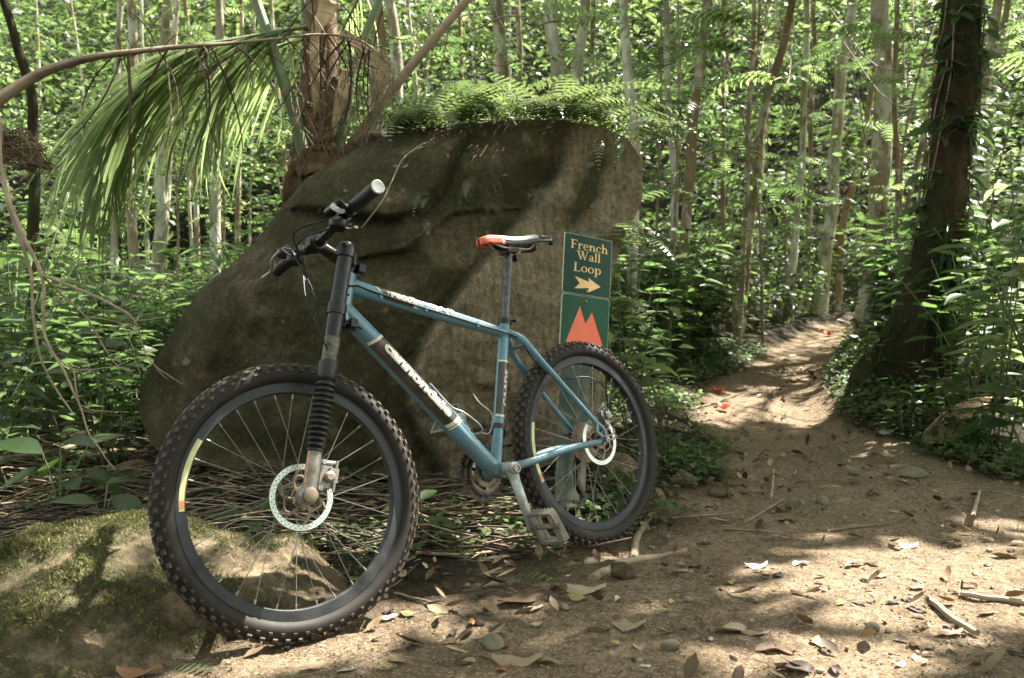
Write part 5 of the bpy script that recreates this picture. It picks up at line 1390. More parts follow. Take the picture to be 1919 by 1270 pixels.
SH_B = [shrub_proto(210 + i, .75, .46, 8, 12, .125, LEAF) for i in range(3)]
SH_C = [shrub_proto(220 + i, 1.0, .42, 6, 10, .17, LEAFB) for i in range(2)]
SH_D = [shrub_proto(230 + i, .42, .3, 5, 7, .12, LEAFD) for i in range(2)]
r = np.random.default_rng(31)
def plant_zone(n, xr, yr, protos, srange, label, group, cond=None):
    k = 0; tries = 0; zl = xr[0] + (xr[1] - xr[0]) / 3; zr = xr[0] + (xr[1] - xr[0]) * 2 / 3; ym = (yr[0] + yr[1]) / 2
    while k < n and tries < n * 30:
        tries += 1
        px = r.uniform(*xr); Y = r.uniform(*yr); p = at(px, 600, Y); X = p[0]
        if abs(X - path_center(Y)) < path_half(Y) * 1.35 + .25: continue
        if cond and not cond(X, Y): continue
        sc_ = r.uniform(*srange)
        where = ('far left part', 'left part', 'middle', 'right part', 'far right part')[int(min(4, (px - xr[0]) / (xr[1] - xr[0]) * 5))]
        lb_ = ('taller ' if sc_ > sum(srange) / 2 else 'lower ') + label + ', ' + where + (', front row' if Y < ym else ', back row')
        shrub(protos[r.integers(len(protos))], (X, Y, gz(X, Y)), r.uniform(0, 6.28), sc_, lb_, lb_); k += 1
notrock = lambda X, Y: not (-1.9 < X < .75 and Y < 5.4)
plant_zone(42, (-60, 560), (4.7, 8.2), SH_A + SH_B, (.8, 1.3), 'shrub of the thicket left of the boulder', 'shrubs in the thicket left of the boulder', notrock)
plant_zone(34, (1180, 1500), (4.7, 8.5), SH_A + SH_B, (.75, 1.2), 'shrub of the bushes between boulder and path', 'shrubs between the boulder and the path', notrock)
plant_zone(26, (1560, 2050), (6.0, 9.5), SH_A + SH_C + SH_B, (.8, 1.3), 'shrub of the bushes behind the dark vine tree', 'shrubs behind the dark vine tree')
plant_zone(10, (560, 1150), (5.6, 8.0), SH_A, (1.0, 1.4), 'shrub of the row behind the boulder', 'shrubs behind the boulder', notrock)
plant_zone(16, (1190, 1420), (3.9, 5.4), SH_D + SH_B, (.55, .9), 'small plant of the left path edge', 'small plants at the left edge of the path', lambda X, Y: not (-1.9 < X < .72 and Y < 5))
plant_zone(10, (-80, 330), (3.6, 5.0), SH_D + SH_B, (.7, 1.1), 'shaded plant among fronds left of the boulder', 'low plants left of the boulder', lambda X, Y: X < -1.75)
plant_zone(26, (1380, 1760), (7.5, 11.5), SH_A + SH_B + SH_C, (.8, 1.25), 'shrub where the path bends away', 'b')
plant_zone(14, (1195, 1340), (3.35, 4.3), SH_D, (.3, .5), 'tiny seedling at the verge right of the rear wheel', 'b', lambda X, Y: abs(X - path_center(Y)) > path_half(Y) + .05)
# large leaved plants at the right edge and single noted ones
def spot(px, py, Y=None): 
    if Y is None: return hit(px, py)
    p = at(px, py, Y); p[2] = gz(p[0], p[1]); return p
for (px, Y, pr, s, lab) in ((1185, 4.35, SH_C[0], .98, 'light green sapling with large leaves just right of the trail sign'), (1240, 4.6, SH_C[1], .62, 'light green seedling at the foot of the shrubs right of the sign'),
                        (1880, 4.5, SH_C[0], 1.15, 'tall light green large leaved plant right of the dark tree'), (1960, 4.2, SH_A[0], 1.35, 'large leaved green plant cut by the right edge'), (1830, 5.0, SH_A[1], 1.05, 'green leafy plant against the right side of the dark trunk'),
                        (1905, 5.4, SH_C[1], 1.5, 'highest light green bush at the right edge'), (1700, 4.75, SH_D[0], .8, 'dark green seedling at the foot of the dark tree'), (1790, 4.6, SH_B[0], .6, 'small bush in front of the dark tree'),
                        (1860, 4.4, SH_D[1], 1.0, 'dark leaved low plant near the round pale stone'), (1640, 5.6, SH_B[1], .7, 'small bush on the path side of the dark tree')):
    shrub(pr, spot(px, 700, Y), px, s, lab)

def big_plant(loc, leaves, label, mesh=None, name='plant', stemh=.05):
    """leaves: (dx, dy, dz, heading degrees, pitch, length)"""
    o = empty(name, loc); tag(o, label, 'plant'); b = MB()
    for k, (dx, dy, dz, hdg, pit, ln) in enumerate(leaves):
        a = radians(hdg); q = V3(dx, dy, dz); d = V3(cos(a), sin(a), tan(radians(pit)))
        b.tube(curve([(0, 0, -.02), q * .5 + V3(0, 0, .02), q], 6), .003, 5, caps=False)
        link('leaf', (mesh or LEAFD)[k % 2], o, mat=mat4(frames(d[None], V3(.1 * sin(k), -.35, 1)[None])[0], q, ln))
    b.build('stem', M['stem'], o)
p = spot(110, 900, 3.35)
big_plant(p, [(-.06, 0, .22, 180, 25, .2), (.02, -.02, .26, -30, 15, .19), (.0, .02, .2, 150, -20, .17), (.1, 0, .16, 0, -25, .18), (.05, -.05, .12, -50, 10, .15), (-.08, .05, .15, 200, -10, .18), (.08, .08, .24, 60, 20, .17)], 'dark green plant with long pointed leaves at the left edge')
p = spot(470, 930, 3.1)
big_plant(p, [(.02, 0, .07, 10, 0, .2), (-.03, 0, .05, 200, -8, .13), (.0, -.03, .04, -60, -5, .12)], 'dark green leaf cluster seen through the front wheel spokes')
p = spot(190, 950, 3.0)
big_plant(p, [(.02, .04, .14, -20, -18, .15), (-.02, .0, .12, 200, 20, .14), (.0, -.02, .05, -80, -10, .1), (.12, .05, .10, 20, -15, .17), (.0, .05, .18, 60, 5, .16)], 'broad leaved dark plant behind the mossy rock')
p = spot(790, 1000, 2.95)
big_plant(p, [(0, 0, .13, 60, 20, .10), (.01, -.01, .07, -20, -12, .17), (-.02, 0, .12, 175, -5, .13), (-.03, 0, .05, 200, -15, .1)], 'sunlit pale leaved seedling between the two wheels', mesh=LEAF)
for i, (x, y) in enumerate(((30, 940), (85, 965), (30, 1010), (60, 920))):
    shrub(SH_D[i % 2], hit(x, y) + V3(0, .25, 0), i * 2.1, .42, 'small green seedling with thin leaves behind the left end of the mossy rock', 'seedlings behind the mossy rock', 'seedling', 'seedling')

# ------------------------------------------------------------------ ferns
def fern_frond(name, L, npair, wd, arch, mat, taper=1.0):
    V = []; F = []
    ts = np.linspace(0, 1, npair + 1)
    c = lambda t: V3(0, L * (t - .12 * arch * t * t), L * arch * (.55 * t - .95 * t * t))
    for i in range(npair):
        t = ts[i] + .03; p = c(t); tg = c(t + .02) - c(t - .02); tg /= np.linalg.norm(tg); nn = V3(0, -tg[2], tg[1])
        w_ = wd * L * np.sin(pi * (min(1, (t * .92 + .1))) ** .8) ** .8; step = L / npair
        for s_ in (-1, 1):
            a = len(V); d = V3(s_, .28, 0); d = d / np.linalg.norm(d); dd_ = V3(d[0], d[1] * tg[1], d[1] * tg[2] - .12)
            V += [p, p + tg * step * .45, p + dd_ * w_ * .6 + tg * step * .4 - nn * w_ * .03, p + dd_ * w_ - nn * w_ * .14, p + dd_ * w_ * .6 - nn * w_ * .03]
            F += [(a, a + 4, a + 2), (a, a + 2, a + 1), (a + 4, a + 3, a + 2)]
    a = len(V)
    for i in range(npair + 1):
        p = c(ts[i]); q = .004 * (1 - ts[i]) + .0008; V += [p + V3(-q, 0, .001), p + V3(q, 0, .001)]
    for i in range(npair): F.append((a + 2 * i, a + 2 * i + 1, a + 2 * i + 3, a + 2 * i + 2))
    return mesh_of(name, V, F, mat, False)
FR1 = [fern_frond('frond', 1, 16, .17, ar_, M['fern']) for ar_ in (.5, .9, 1.3)]
FR_P = [fern_frond('frond', 1, 9, .24, ar_, M['fern']) for ar_ in (.3, .7)]
def fern(loc, n, size, label, group=None, up=.7, face=None, spread=pi, seed=0, meshes=None, cat='fern'):
    rr = np.random.default_rng(seed); o = empty('fern', loc); tag(o, label, cat, group); meshes = meshes or FR1
    for k in range(n):
        a = (face if face is not None else 0) + (rr.uniform(-spread, spread) if n > 1 else 0)
        u = up * rr.uniform(.3, 1.3); d = V3(cos(a), sin(a), u)
        fr = frames(d[None], V3(-cos(a) * u, -sin(a) * u, 1)[None])[0]
        link('frond', meshes[int(rr.integers(len(meshes)))], o, mat=mat4(fr, rr.normal(0, .012, 3), size * rr.uniform(.65, 1.15)))
    return o
FL = ['on the left shoulder of the boulder by the palm', 'on the boulder top left of the sunlit tuft', 'in the sunlit middle of the boulder top', 'on the boulder top right of the middle', 'on the right corner of the boulder top']
r = np.random.default_rng(77)
xs = [(735, 5), (770, 5), (805, 6), (835, 6), (862, 6), (888, 5), (918, 5), (945, 5), (975, 5), (1003, 5), (1030, 5), (1058, 5), (1085, 5), (1110, 5), (1134, 5), (1155, 5), (1170, 4)]
for i, (x, n) in enumerate(xs):
    zone = 0 if x < 760 else 1 if x < 880 else 2 if x < 1000 else 3 if x < 1100 else 4
    for j, bk2 in enumerate((.04, .22)):
        p = rock_top(x + (14 if j else 0), .0, bk2 * (.6 if j else 1)); p[2] += .02 * j
        fern(p, max(2, n - 2), .40 + .04 * (x > 1060) + .03 * (j), 'green fern growing ' + FL[zone] + (', behind' if j else ', in front'), 'ferns ' + FL[zone] + (', behind' if j else ', in front'), up=.9 if j else .55, face=-pi / 2 if j == 0 else pi / 2, spread=1.5 if j == 0 else 2.6, seed=300 + i * 2 + j)
for i, x in enumerate((742, 790, 828, 866, 900, 935, 968, 1004, 1046, 1082, 1112, 1140, 1162, 1182)):
    p = rock_top(x, .01, -.02); zone = 0 if x < 760 else 1 if x < 880 else 2 if x < 1000 else 3 if x < 1100 else 4
    fern(p, 4, .27 + .05 * (x > 1070), 'fern spilling over the front edge ' + FL[zone].replace('on the', 'of the', 1), 'ferns spilling over the front edge ' + FL[zone], up=.25, face=-pi / 2 + .35 * (i % 3 - 1) + (.5 if x > 1120 else 0), spread=.9, seed=360 + i)
# ferns hanging down over the right corner and on the face
for i, (x, y, n, s, a, lab) in enumerate(((1150, 262, 3, .24, -60, 'fern hanging over the right top corner of the boulder'), (1120, 258, 2, .18, -100, 'fern dangling below the right part of the boulder rim'), (985, 255, 2, .16, -80, 'pair of fern fronds hanging on the face under the boulder rim'),
                                          (880, 350, 4, .15, -120, 'dark fern growing from the crack in the upper boulder face'), (905, 375, 3, .15, -60, 'second fern below the crack in the boulder face'), (800, 365, 2, .14, -130, 'curled fern left of the crack in the boulder face'),
                                          (908, 470, 2, .11, -80, 'small fern on the boulder behind the saddle nose'), (915, 340, 2, .09, 0, 'tiny pale fern at the top of the boulder crack'), (855, 325, 2, .08, 90, 'tiny pale plant above the boulder crack'), (800, 405, 2, .12, -110, 'thin fern low on the boulder face left of the crack'))):
    p = rock_at(x, y) + V3(0, -.02, 0); fern(p, n, s, lab, up=-.9, face=radians(a), spread=.7, seed=400 + i)
# ferns and seedlings on the ground
for i, (x, y, n, s, lab) in enumerate(((330, 720, 6, .4, 'shaded fern against the left foot of the boulder'), (250, 720, 6, .4, 'shaded fern left of the boulder foot'), (170, 745, 5, .35, 'dark fern below the dead branch'), (60, 780, 5, .35, 'dark fern at the left edge'), (400, 640, 5, .35, 'fern behind the left shoulder of the boulder'),
                                      (690, 1035, 3, .2, 'pale fern seen through the right side of the front wheel'), (640, 1000, 3, .18, 'fern behind the brake disc of the front wheel'), (1130, 800, 5, .2, 'fern behind the rear wheel spokes'), (1040, 830, 5, .22, 'white glinting fern between seat tube and rear hub'), (1205, 800, 4, .22, 'fern right of the rear tyre'))):
    p = hit(x, y); 
    if i == 4: p = spot(400, 640, 4.9)
    fern(p, n, s, lab, up=.6, face=0, spread=pi, seed=430 + i)
for i, (x, y, a, s, lab) in enumerate(((1040, 1110, 155, .16, 'single green pinnate frond lying on the sand below the pedal'), (395, 1268, 165, .14, 'pale pinnate frond at the bottom edge left'))):
    fern(hit(x, y) + V3(0, 0, .02), 1, s, lab, up=.1, face=radians(a), spread=0, seed=450 + i, meshes=FR_P)
p = at(300, 1235, 1.95); fern(p, 1, .15, 'green pinnate frond leaning on the front of the mossy rock', up=.35, face=radians(150), spread=0, seed=461, meshes=FR_P)
# pinnate sprays of young trees
PIN = fern_frond('compound_leaf', 1, 11, .22, .7, M['leaf_bright_o'])
def spray(px, py, Y, n, s, face, label, seed, up=.1, spread=.5):
    o = fern(at(px, py, Y), n, s, label, up=up, face=face, spread=spread, seed=seed, meshes=[PIN], cat='branch'); o.name = 'leafy_branch'
    q = at(px, py, Y); b = MB(); b.tube(curve([(0, 0, 0), (.15 * -cos(face), .3, .1), (-.4 * cos(face), .9, .25), (-.6 * cos(face), 1.4, .9)], 12), .006, 6); b.build('twig', M['twig'], o)
for i, (x, y, Y, n, s, f, lab) in enumerate(((985, 30, 5.2, 3, .5, 0, 'arching compound leaf spray above the boulder ferns'), (1080, 40, 5.0, 2, .45, 0, 'sunlit compound leaf tip above the right of the boulder'), (1030, 110, 5.6, 3, .45, 0, 'shaded compound leaf spray in front of the ringed trunk'),
        (1400, 40, 6.2, 5, .7, 3.1, 'flat bright leaf spray at the top beside the leaning trunk'), (1390, 95, 6.2, 5, .6, 3.1, 'flat bright leaf spray below the top one beside the leaning trunk'), (1450, 150, 6.4, 5, .55, 3.1, 'lower bright leaf spray beside the leaning trunk'), (1560, 60, 6.2, 5, .5, 0, 'bright leaf spray in front of the pale yellowish trunk'),
        (1720, 70, 6.2, 4, .5, 3.1, 'bright leaf spray left of the dark tree'), (1700, 160, 6.0, 4, .4, 3.1, 'leaf spray halfway up left of the dark tree'), (1850, 120, 6.2, 5, .7, 0, 'star shaped bright spray right of the dark tree'), (1890, 200, 6.0, 4, .5, 0, 'lower bright spray right of the dark tree'), (860, 80, 6.6, 4, .5, 0, 'fine leaf spray under the diagonal stalk'), (650, 60, 6.6, 4, .6, 3.1, 'fine leaf spray behind the palm stalks'))):
    spray(x, y, Y, n, s, f, lab, 500 + i)

# young trees with tiers of compound leaves
def sapling_proto(seed, H):
    r = np.random.default_rng(seed); P = curve([(0, 0, -.05), (r.normal(0, .08), r.normal(0, .08), H * .5), (r.normal(0, .2), r.normal(0, .2), H)], 14); b = MB(); b.tube(P, np.linspace(.016, .005, len(P)), 6, caps=False); L = []
    for k in range(16):
        t = r.uniform(.35, 1); q = P[int(t * (len(P) - 1))]; a = k * 2.4 + r.normal(0, .4); d = V3(cos(a), sin(a), r.uniform(-.1, .35)); e = q + d * r.uniform(.05, .35)
        b.tube([q, e], [.004, .002], 4, caps=False)
        for j in range(3):
            a2 = a + (j - 1) * .8; d2 = V3(cos(a2), sin(a2), d[2] * .5 + r.normal(0, .08)); L.append((mat4(frames(d2[None], V3(r.normal(0, .15), r.normal(0, .15), 1)[None])[0], e, r.uniform(.28, .5)), 0))
    return b.mesh('stem', M['twig']), L
PIN_G = fern_frond('compound_leaf', 1, 10, .22, .6, M['leaf_o'])
SAP = [sapling_proto(700 + i, H) for i, H in enumerate((2.4, 3.2, 4.0, 3.6))]
r = np.random.default_rng(702)
for i, (x, Y) in enumerate(((90, 8), (170, 9.5), (330, 9), (420, 10.5), (540, 9.5), (770, 9.5), (830, 8.6), (905, 10), (1000, 10.5), (1130, 9.6), (1220, 8.4), (1270, 9.6), (1330, 9), (1375, 10.5), (1430, 9), (1470, 11.5), (1490, 12.5), (1640, 10.0), (1700, 8.6), (1740, 10), (1860, 8.2), (1920, 9), (1250, 7), (1440, 12), (1660, 12), (1560, 13))):
    p = at(x, 600, Y); sm, L = SAP[i % 4]; bright = i % 3 == 0
    o_ = empty('sapling', mat=Matrix.Translation((p[0], p[1], float(gz(p[0], p[1])))) @ Matrix.Rotation(i * 2.1, 4, 'Z') @ Matrix.Diagonal((1, 1, r.uniform(.85, 1.2), 1)))
    where = 'over the left thicket' if x < 450 else 'behind the palm' if x < 700 else 'behind the boulder' if x < 1150 else 'just right of the boulder' if x < 1300 else 'left of the path bend' if x < 1520 else 'by the dark tree' if x < 1800 else 'at the right edge'
    lb_ = ('light ' if bright else 'mid ') + 'green sapling with tiers of feathery leaves ' + where + (', near' if Y < 9.3 else ', far'); tag(o_, lb_, 'sapling', lb_); link('stem', sm, o_)
    for mm, k in L: link('compound_leaf', PIN if bright else PIN_G, o_, mat=mm)

# ------------------------------------------------------------------ coconut palm behind the boulder
YP = 4.45
pb = at(598, 335, YP); pal = empty('coconut_palm', (pb[0], pb[1], gz(pb[0], pb[1]))); po = np.array(pal.location)
tag(pal, 'young coconut palm with green stalks and brown fibre behind the left of the boulder', 'palm tree')
A_ = lambda x, y, Y=YP: at(x, y, Y) - po
b = MB(); P = curve([V3(0, 0, -.1), A_(600, 420), A_(600, 330), A_(598, 200), A_(600, 60), A_(605, -60)], 30); R_ = np.interp(np.linspace(0, 1, len(P)), [0, .3, .45, .6, .8, 1], [.16, .14, .15, .10, .085, .06]); b.tube(P, R_, 22)
V = np.concatenate(b.V); c = np.repeat(P, 22, 0); b.V = [c + (V - c) * (1 + .18 * fbm(V * V3(9, 9, 4), 3, 91))[:, None]]
b.build('trunk', M['fibre'], pal, ang=80)
for i, (pts, rd, mt) in enumerate((([(578, 315), (552, 215), (512, 95), (480, 0), (455, -90)], (.052, .042, .036, .032, .028), 'petiole_g'), ([(630, 300), (652, 190), (664, 120), (712, -5), (740, -80)], (.04, .032, .026, .024, .022), 'petiole_g'),
                                   ([(600, 250), (598, 120), (601, 0), (606, -90)], (.036, .032, .03, .026), 'petiole_g'), ([(648, 290), (702, 212), (780, 112), (885, -12), (930, -70)], (.04, .032, .03, .027, .022), 'rachis_dead'),
                                   ([(585, 240), (575, 100), (565, -40)], (.03, .025, .022), 'petiole_g'))):
    P = curve([A_(x, y, YP - .13 + .04 * i) for x, y in pts], 24); MB().tube(P, np.interp(np.linspace(0, 1, len(P)), np.linspace(0, 1, len(rd)), rd), 14, flat=.75).build('leaf_stalk', M[mt], pal)
def strip(pts, wds, mat, name, parent, curl=.35, twist=0):
    P = curve(pts, 22); W_ = np.interp(np.linspace(0, 1, len(P)), np.linspace(0, 1, len(wds)), wds); V = []; m_ = 7
    T_ = np.gradient(P, axis=0); T_ /= np.linalg.norm(T_, axis=1)[:, None]
    for i, (p, w_) in enumerate(zip(P, W_)):
        x = np.cross(T_[i], [0, -1, .2]); x /= np.linalg.norm(x) + 1e-9; z = np.cross(x, T_[i]); an = twist * i / len(P); x, z = x * cos(an) + z * sin(an), z * cos(an) - x * sin(an)
        for j in range(m_):
            s_ = j / (m_ - 1) * 2 - 1; V.append(p + x * s_ * w_ + z * (curl * w_ * (s_ * s_ - .3) + .1 * w_ * sin(i * 1.3 + j * 2)))
    V = np.array(V); F = [(i * m_ + j, i * m_ + j + 1, (i + 1) * m_ + j + 1, (i + 1) * m_ + j) for i in range(len(P) - 1) for j in range(m_ - 1)]
    o = link(name, mesh_of(name, V, F, mat, True), parent); sd_ = o.modifiers.new('s', 'SOLIDIFY'); sd_.thickness = .003; return o
for i, (pts, wds, mt) in enumerate((([(622, 0), (608, 30), (590, 70), (592, 160), (600, 230), (598, 300)], (.05, .04, .02, .022, .025, .003), 'sheath'), ([(610, 330), (580, 320), (560, 345), (548, 400), (556, 440)], (.06, .08, .07, .05, .01), 'fibre'), ([(660, 320), (620, 300), (590, 300), (552, 318)], (.02, .06, .07, .04), 'fibre'),
                                   ([(690, 280), (660, 300), (640, 325), (600, 350)], (.05, .07, .07, .05), 'fibre'), ([(640, 150), (620, 190), (606, 250), (612, 300)], (.04, .05, .05, .03), 'fibre'), ([(650, 130), (640, 180), (625, 240)], (.02, .03, .01), 'sheath'), ([(556, 320), (546, 380), (530, 360)], (.03, .03, .01), 'sheath'),
                                   ([(640, 60), (690, 100), (715, 140), (700, 190)], (.02, .035, .04, .01), 'sheath'), ([(720, 265), (690, 275), (650, 300)], (.04, .06, .05), 'fibre'))):
    strip([A_(x, y, YP - .19 - .02 * (i % 3)) for x, y in pts], wds, M[mt], 'palm_sheath', pal, twist=.6 * (i % 2))
r = np.random.default_rng(91); b = MB()
for k in range(150):
    x = r.uniform(540, 720); y = r.uniform(80, 330); q = A_(x, y, YP - r.uniform(.15, .3)); e = q + V3(r.normal(0, .08), r.normal(0, .03), -r.uniform(.08, .3)); b.tube(curve([q, (q + e) / 2 + r.normal(0, .025, 3), e], 6), .0018, 4, caps=False)
tag(b.build('fibre_strand', M['twig'], pal), kind='stuff')
b = MB()
for k in range(14):
    x = r.uniform(650, 700); y = r.uniform(60, 130); P = [A_(x, y, YP - .25), A_(x + r.uniform(20, 60), y + r.uniform(0, 30), YP - .3), A_(x + r.uniform(30, 60), y + r.uniform(60, 110), YP - .28)]; b.tube(curve(P, 12), .003, 5, caps=False)
tag(b.build('dead_strand', M['twig_pale'], pal), kind='stuff')
# leaflets: drooping strap meshes
def droop_leaf(name, dr, wd, mat):
    V = []; F = []; ts = np.linspace(0, 1, 10)
    for i, t in enumerate(ts):
        a = dr * t ** 1.3; y = np.sum(np.cos(dr * ts[:i] ** 1.3)) / 9; z = -np.sum(np.sin(dr * ts[:i] ** 1.3)) / 9; w_ = wd * (min(1, t * 7 + .25)) * (1 - t ** 3) ** .8 + .001
        V += [(-w_, y, z + w_ * .25), (0, y, z), (w_, y, z + w_ * .25)]
    for i in range(9): F += [(i * 3, i * 3 + 1, i * 3 + 4, i * 3 + 3), (i * 3 + 1, i * 3 + 2, i * 3 + 5, i * 3 + 4)]
    return mesh_of(name, V, F, mat, True)
PL = [droop_leaf('leaflet', d_, .0092, M['palm']) for d_ in (.5, .8, 1.15)]
DL = [droop_leaf('leaflet', d_, .012, M['dry']) for d_ in (.7, 1.4, 2.2)]
def frond(path, rad_, mat, Lf, meshes, n, parent, name='frond', t0=.12, downw=.5, seed=0, wob=.15, side_up=.15, outy=1.0, lab=None):
    rr = np.random.default_rng(seed); P = curve(path, 60); R_ = np.interp(np.linspace(0, 1, len(P)), np.linspace(0, 1, len(rad_)), rad_)
    o = MB().tube(P, R_, 12, flat=.7).build(name, mat, parent)
    if lab: o['label'] = lab
    for k in range(n):
        t = t0 + (1 - t0) * (k + .5) / n; i = min(len(P) - 2, int(t * (len(P) - 1))); tg = P[i + 1] - P[i]; tg /= np.linalg.norm(tg)
        for s_ in (-1, 1):
            sd_ = np.cross(tg, [0, 0, 1]); sd_ /= np.linalg.norm(sd_)
            d = sd_ * s_ * outy + tg * rr.uniform(.75, 1.25) + V3(0, 0, side_up - downw * rr.uniform(.6, 1.2)) + rr.normal(0, wob, 3)
            nrm = V3(0, 0, 1) + sd_ * s_ * .3
            link('leaflet', meshes[int(rr.integers(len(meshes)))], o, mat=mat4(frames(d[None], nrm[None])[0], P[i], Lf * rr.uniform(.8, 1.1) * (1 - .45 * abs(2 * t - .9) ** 2)))
    return o
frond([A_(x, y, Y) for x, y, Y in ((575, 50, 4.4), (500, 62, 4.3), (430, 75, 4.2), (360, 85, 4.1), (300, 105, 4.0), (255, 150, 3.95), (235, 200, 3.95))], (.016, .012, .008, .004), M['petiole_g'], 1.08, PL, 115, pal, seed=1, t0=.06, downw=.62, outy=.42, wob=.10, side_up=.1, lab='large green drooping frond left of the palm stalks')
frond([A_(x, y, Y) for x, y, Y in ((585, 70, 4.7), (540, 80, 4.8), (480, 105, 4.9), (430, 150, 4.9), (410, 190, 4.9))], (.014, .01, .005), M['petiole_g'], .85, PL, 46, pal, seed=2, t0=.06, downw=.8, outy=.4, wob=.12, lab='second green frond partly behind the first')
frond([A_(x, y, Y) for x, y, Y in ((690, -40, 4.6), (660, 20, 4.7), (640, 60, 4.8))], (.012, .008, .005), M['petiole_g'], .45, PL, 10, pal, seed=3, downw=.5, outy=.5, lab='short green frond at the top beside the right stalk')
# arching dead frond from the left
df = empty('dead_palm_frond', at(0, 185, 3.5)); tag(df, 'dead brown palm frond arching across the upper left with dark dangling leaflets', 'palm frond'); do = np.array(df.location)
D_ = lambda x, y, Y=3.5: at(x, y, Y) - do
P = curve([D_(x, y, Y) for x, y, Y in ((-60, 240, 3.4), (0, 186, 3.45), (60, 146, 3.5), (110, 124, 3.5), (180, 106, 3.5), (250, 97, 3.5), (330, 88, 3.55), (420, 82, 3.6), (520, 72, 3.7), (600, 64, 3.8), (670, 74, 3.85), (720, 110, 3.9))], 80)
R_ = np.interp(np.linspace(0, 1, len(P)), [0, .2, .45, .7, 1], [.040, .033, .020, .010, .003])
b = MB(); b.tube(P, R_, 14, flat=.6, up=(0, 0, 1)); b.build('rachis', M['rachis_dead'], df)
r = np.random.default_rng(14)
for k in range(150):
    t = r.uniform(.42, .99); i = int(t * (len(P) - 1)); upd = r.uniform() < .3
    d = V3(r.normal(.15, .5), r.normal(0, .5), r.uniform(.3, 1.0) if upd else -r.uniform(.2, 1.0)); 
    link('leaflet', DL[int(r.integers(3))] if upd else DL[int(r.integers(2))], df, mat=mat4(frames(d[None], (V3(0, 0, 1) if abs(d[2]) < .8 else V3(1, 0, .2))[None])[0], P[i], r.uniform(.12, .5) * (.6 if upd else 1)))
# woven fibre sheath at the left edge
fs_pts = [at(x, y, 3.1) for x, y in ((-30, 255), (0, 240), (40, 245), (75, 275), (92, 312), (60, 318), (10, 300), (-20, 290))]; rf = np.random.default_rng(5); b = MB(); c0_ = np.mean(fs_pts, 0)
for k in range(170):
    i_ = rf.integers(8); j_ = (i_ + rf.integers(2, 6)) % 8; p = fs_pts[i_] + rf.normal(0, .014, 3); q = fs_pts[j_] + rf.normal(0, .014, 3); mid = (p + q) / 2 + rf.normal(0, .02, 3); b.m = k % 2
    b.tube(curve([p - c0_, mid - c0_, q - c0_], 6), rf.uniform(.0008, .002), 4, caps=False)
sh_o = b.build('palm_sheath', [M['fibre'], M['twig']], loc=c0_)
tag(sh_o, 'brown woven palm fibre sheath hanging at the upper left edge', 'palm sheath')

# ------------------------------------------------------------------ dead branch at the left
db = empty('dead_branch', at(5, 290, 2.9)); tag(db, 'bare forked dead branch hanging down at the left edge toward the boulder', 'branch'); bo = np.array(db.location)
B_ = lambda x, y, Y=2.8: at(x, y, Y) - bo
BR = [([(-6, 200, 3.0), (2, 290, 2.95), (12, 360, 2.92), (33, 430, 2.88), (59, 505, 2.85), (63, 603, 2.8), (75, 666, 2.8), (106, 733, 2.8), (136, 772, 2.8)], .0105, .0035),
      ([(4, 330, 2.95), (20, 380, 2.9), (41, 430, 2.86), (79, 513, 2.82), (81, 580, 2.8), (84, 627, 2.78), (114, 686, 2.76), (150, 757, 2.74), (169, 816, 2.72), (197, 855, 2.72), (217, 879, 2.72)], .0095, .002),
      ([(79, 513, 2.82), (146, 540, 2.8), (213, 572, 2.78), (250, 603, 2.78), (268, 647, 2.78), (291, 682, 2.78), (341, 718, 2.78)], .0065, .0018), ([(250, 603, 2.78), (280, 600, 2.8), (325, 589, 2.84)], .003, .001),
      ([(79, 513, 2.82), (110, 545, 2.85), (157, 595, 2.88), (197, 658, 2.9), (215, 682, 2.92), (262, 706, 2.95)], .005, .0015), ([(157, 595, 2.88), (205, 602, 2.92), (247, 609, 2.95)], .003, .001), ([(197, 658, 2.9), (250, 661, 2.92)], .002, .001),
      ([(85, 554, 2.8), (157, 574, 2.82), (228, 587, 2.85)], .003, .001), ([(80, 640, 2.78), (110, 672, 2.78), (138, 692, 2.78), (213, 688, 2.8), (262, 668, 2.84)], .0045, .0012),
      ([(138, 692, 2.78), (146, 740, 2.75), (160, 768, 2.75), (210, 770, 2.78)], .0035, .001), ([(291, 682, 2.78), (306, 702, 2.78), (316, 709, 2.78)], .002, .001), ([(150, 757, 2.74), (180, 768, 2.76), (240, 772, 2.8)], .003, .001), ([(75, 560, 2.8), (85, 585, 2.8), (100, 592, 2.8)], .002, .001)]
for pts, r0, r1 in BR:
    P = curve([B_(*p) for p in pts], 40); P = P + np.stack([fbm(P * 9 + q_, 3, 74) for q_ in (0, 7, 13)], -1) * .009; MB().tube(P, np.linspace(r0, r1, len(P)) * .8 * (1 + .25 * fbm(P * 30, 2, 75)), 8).build('twig', M['twig_pale'], db)

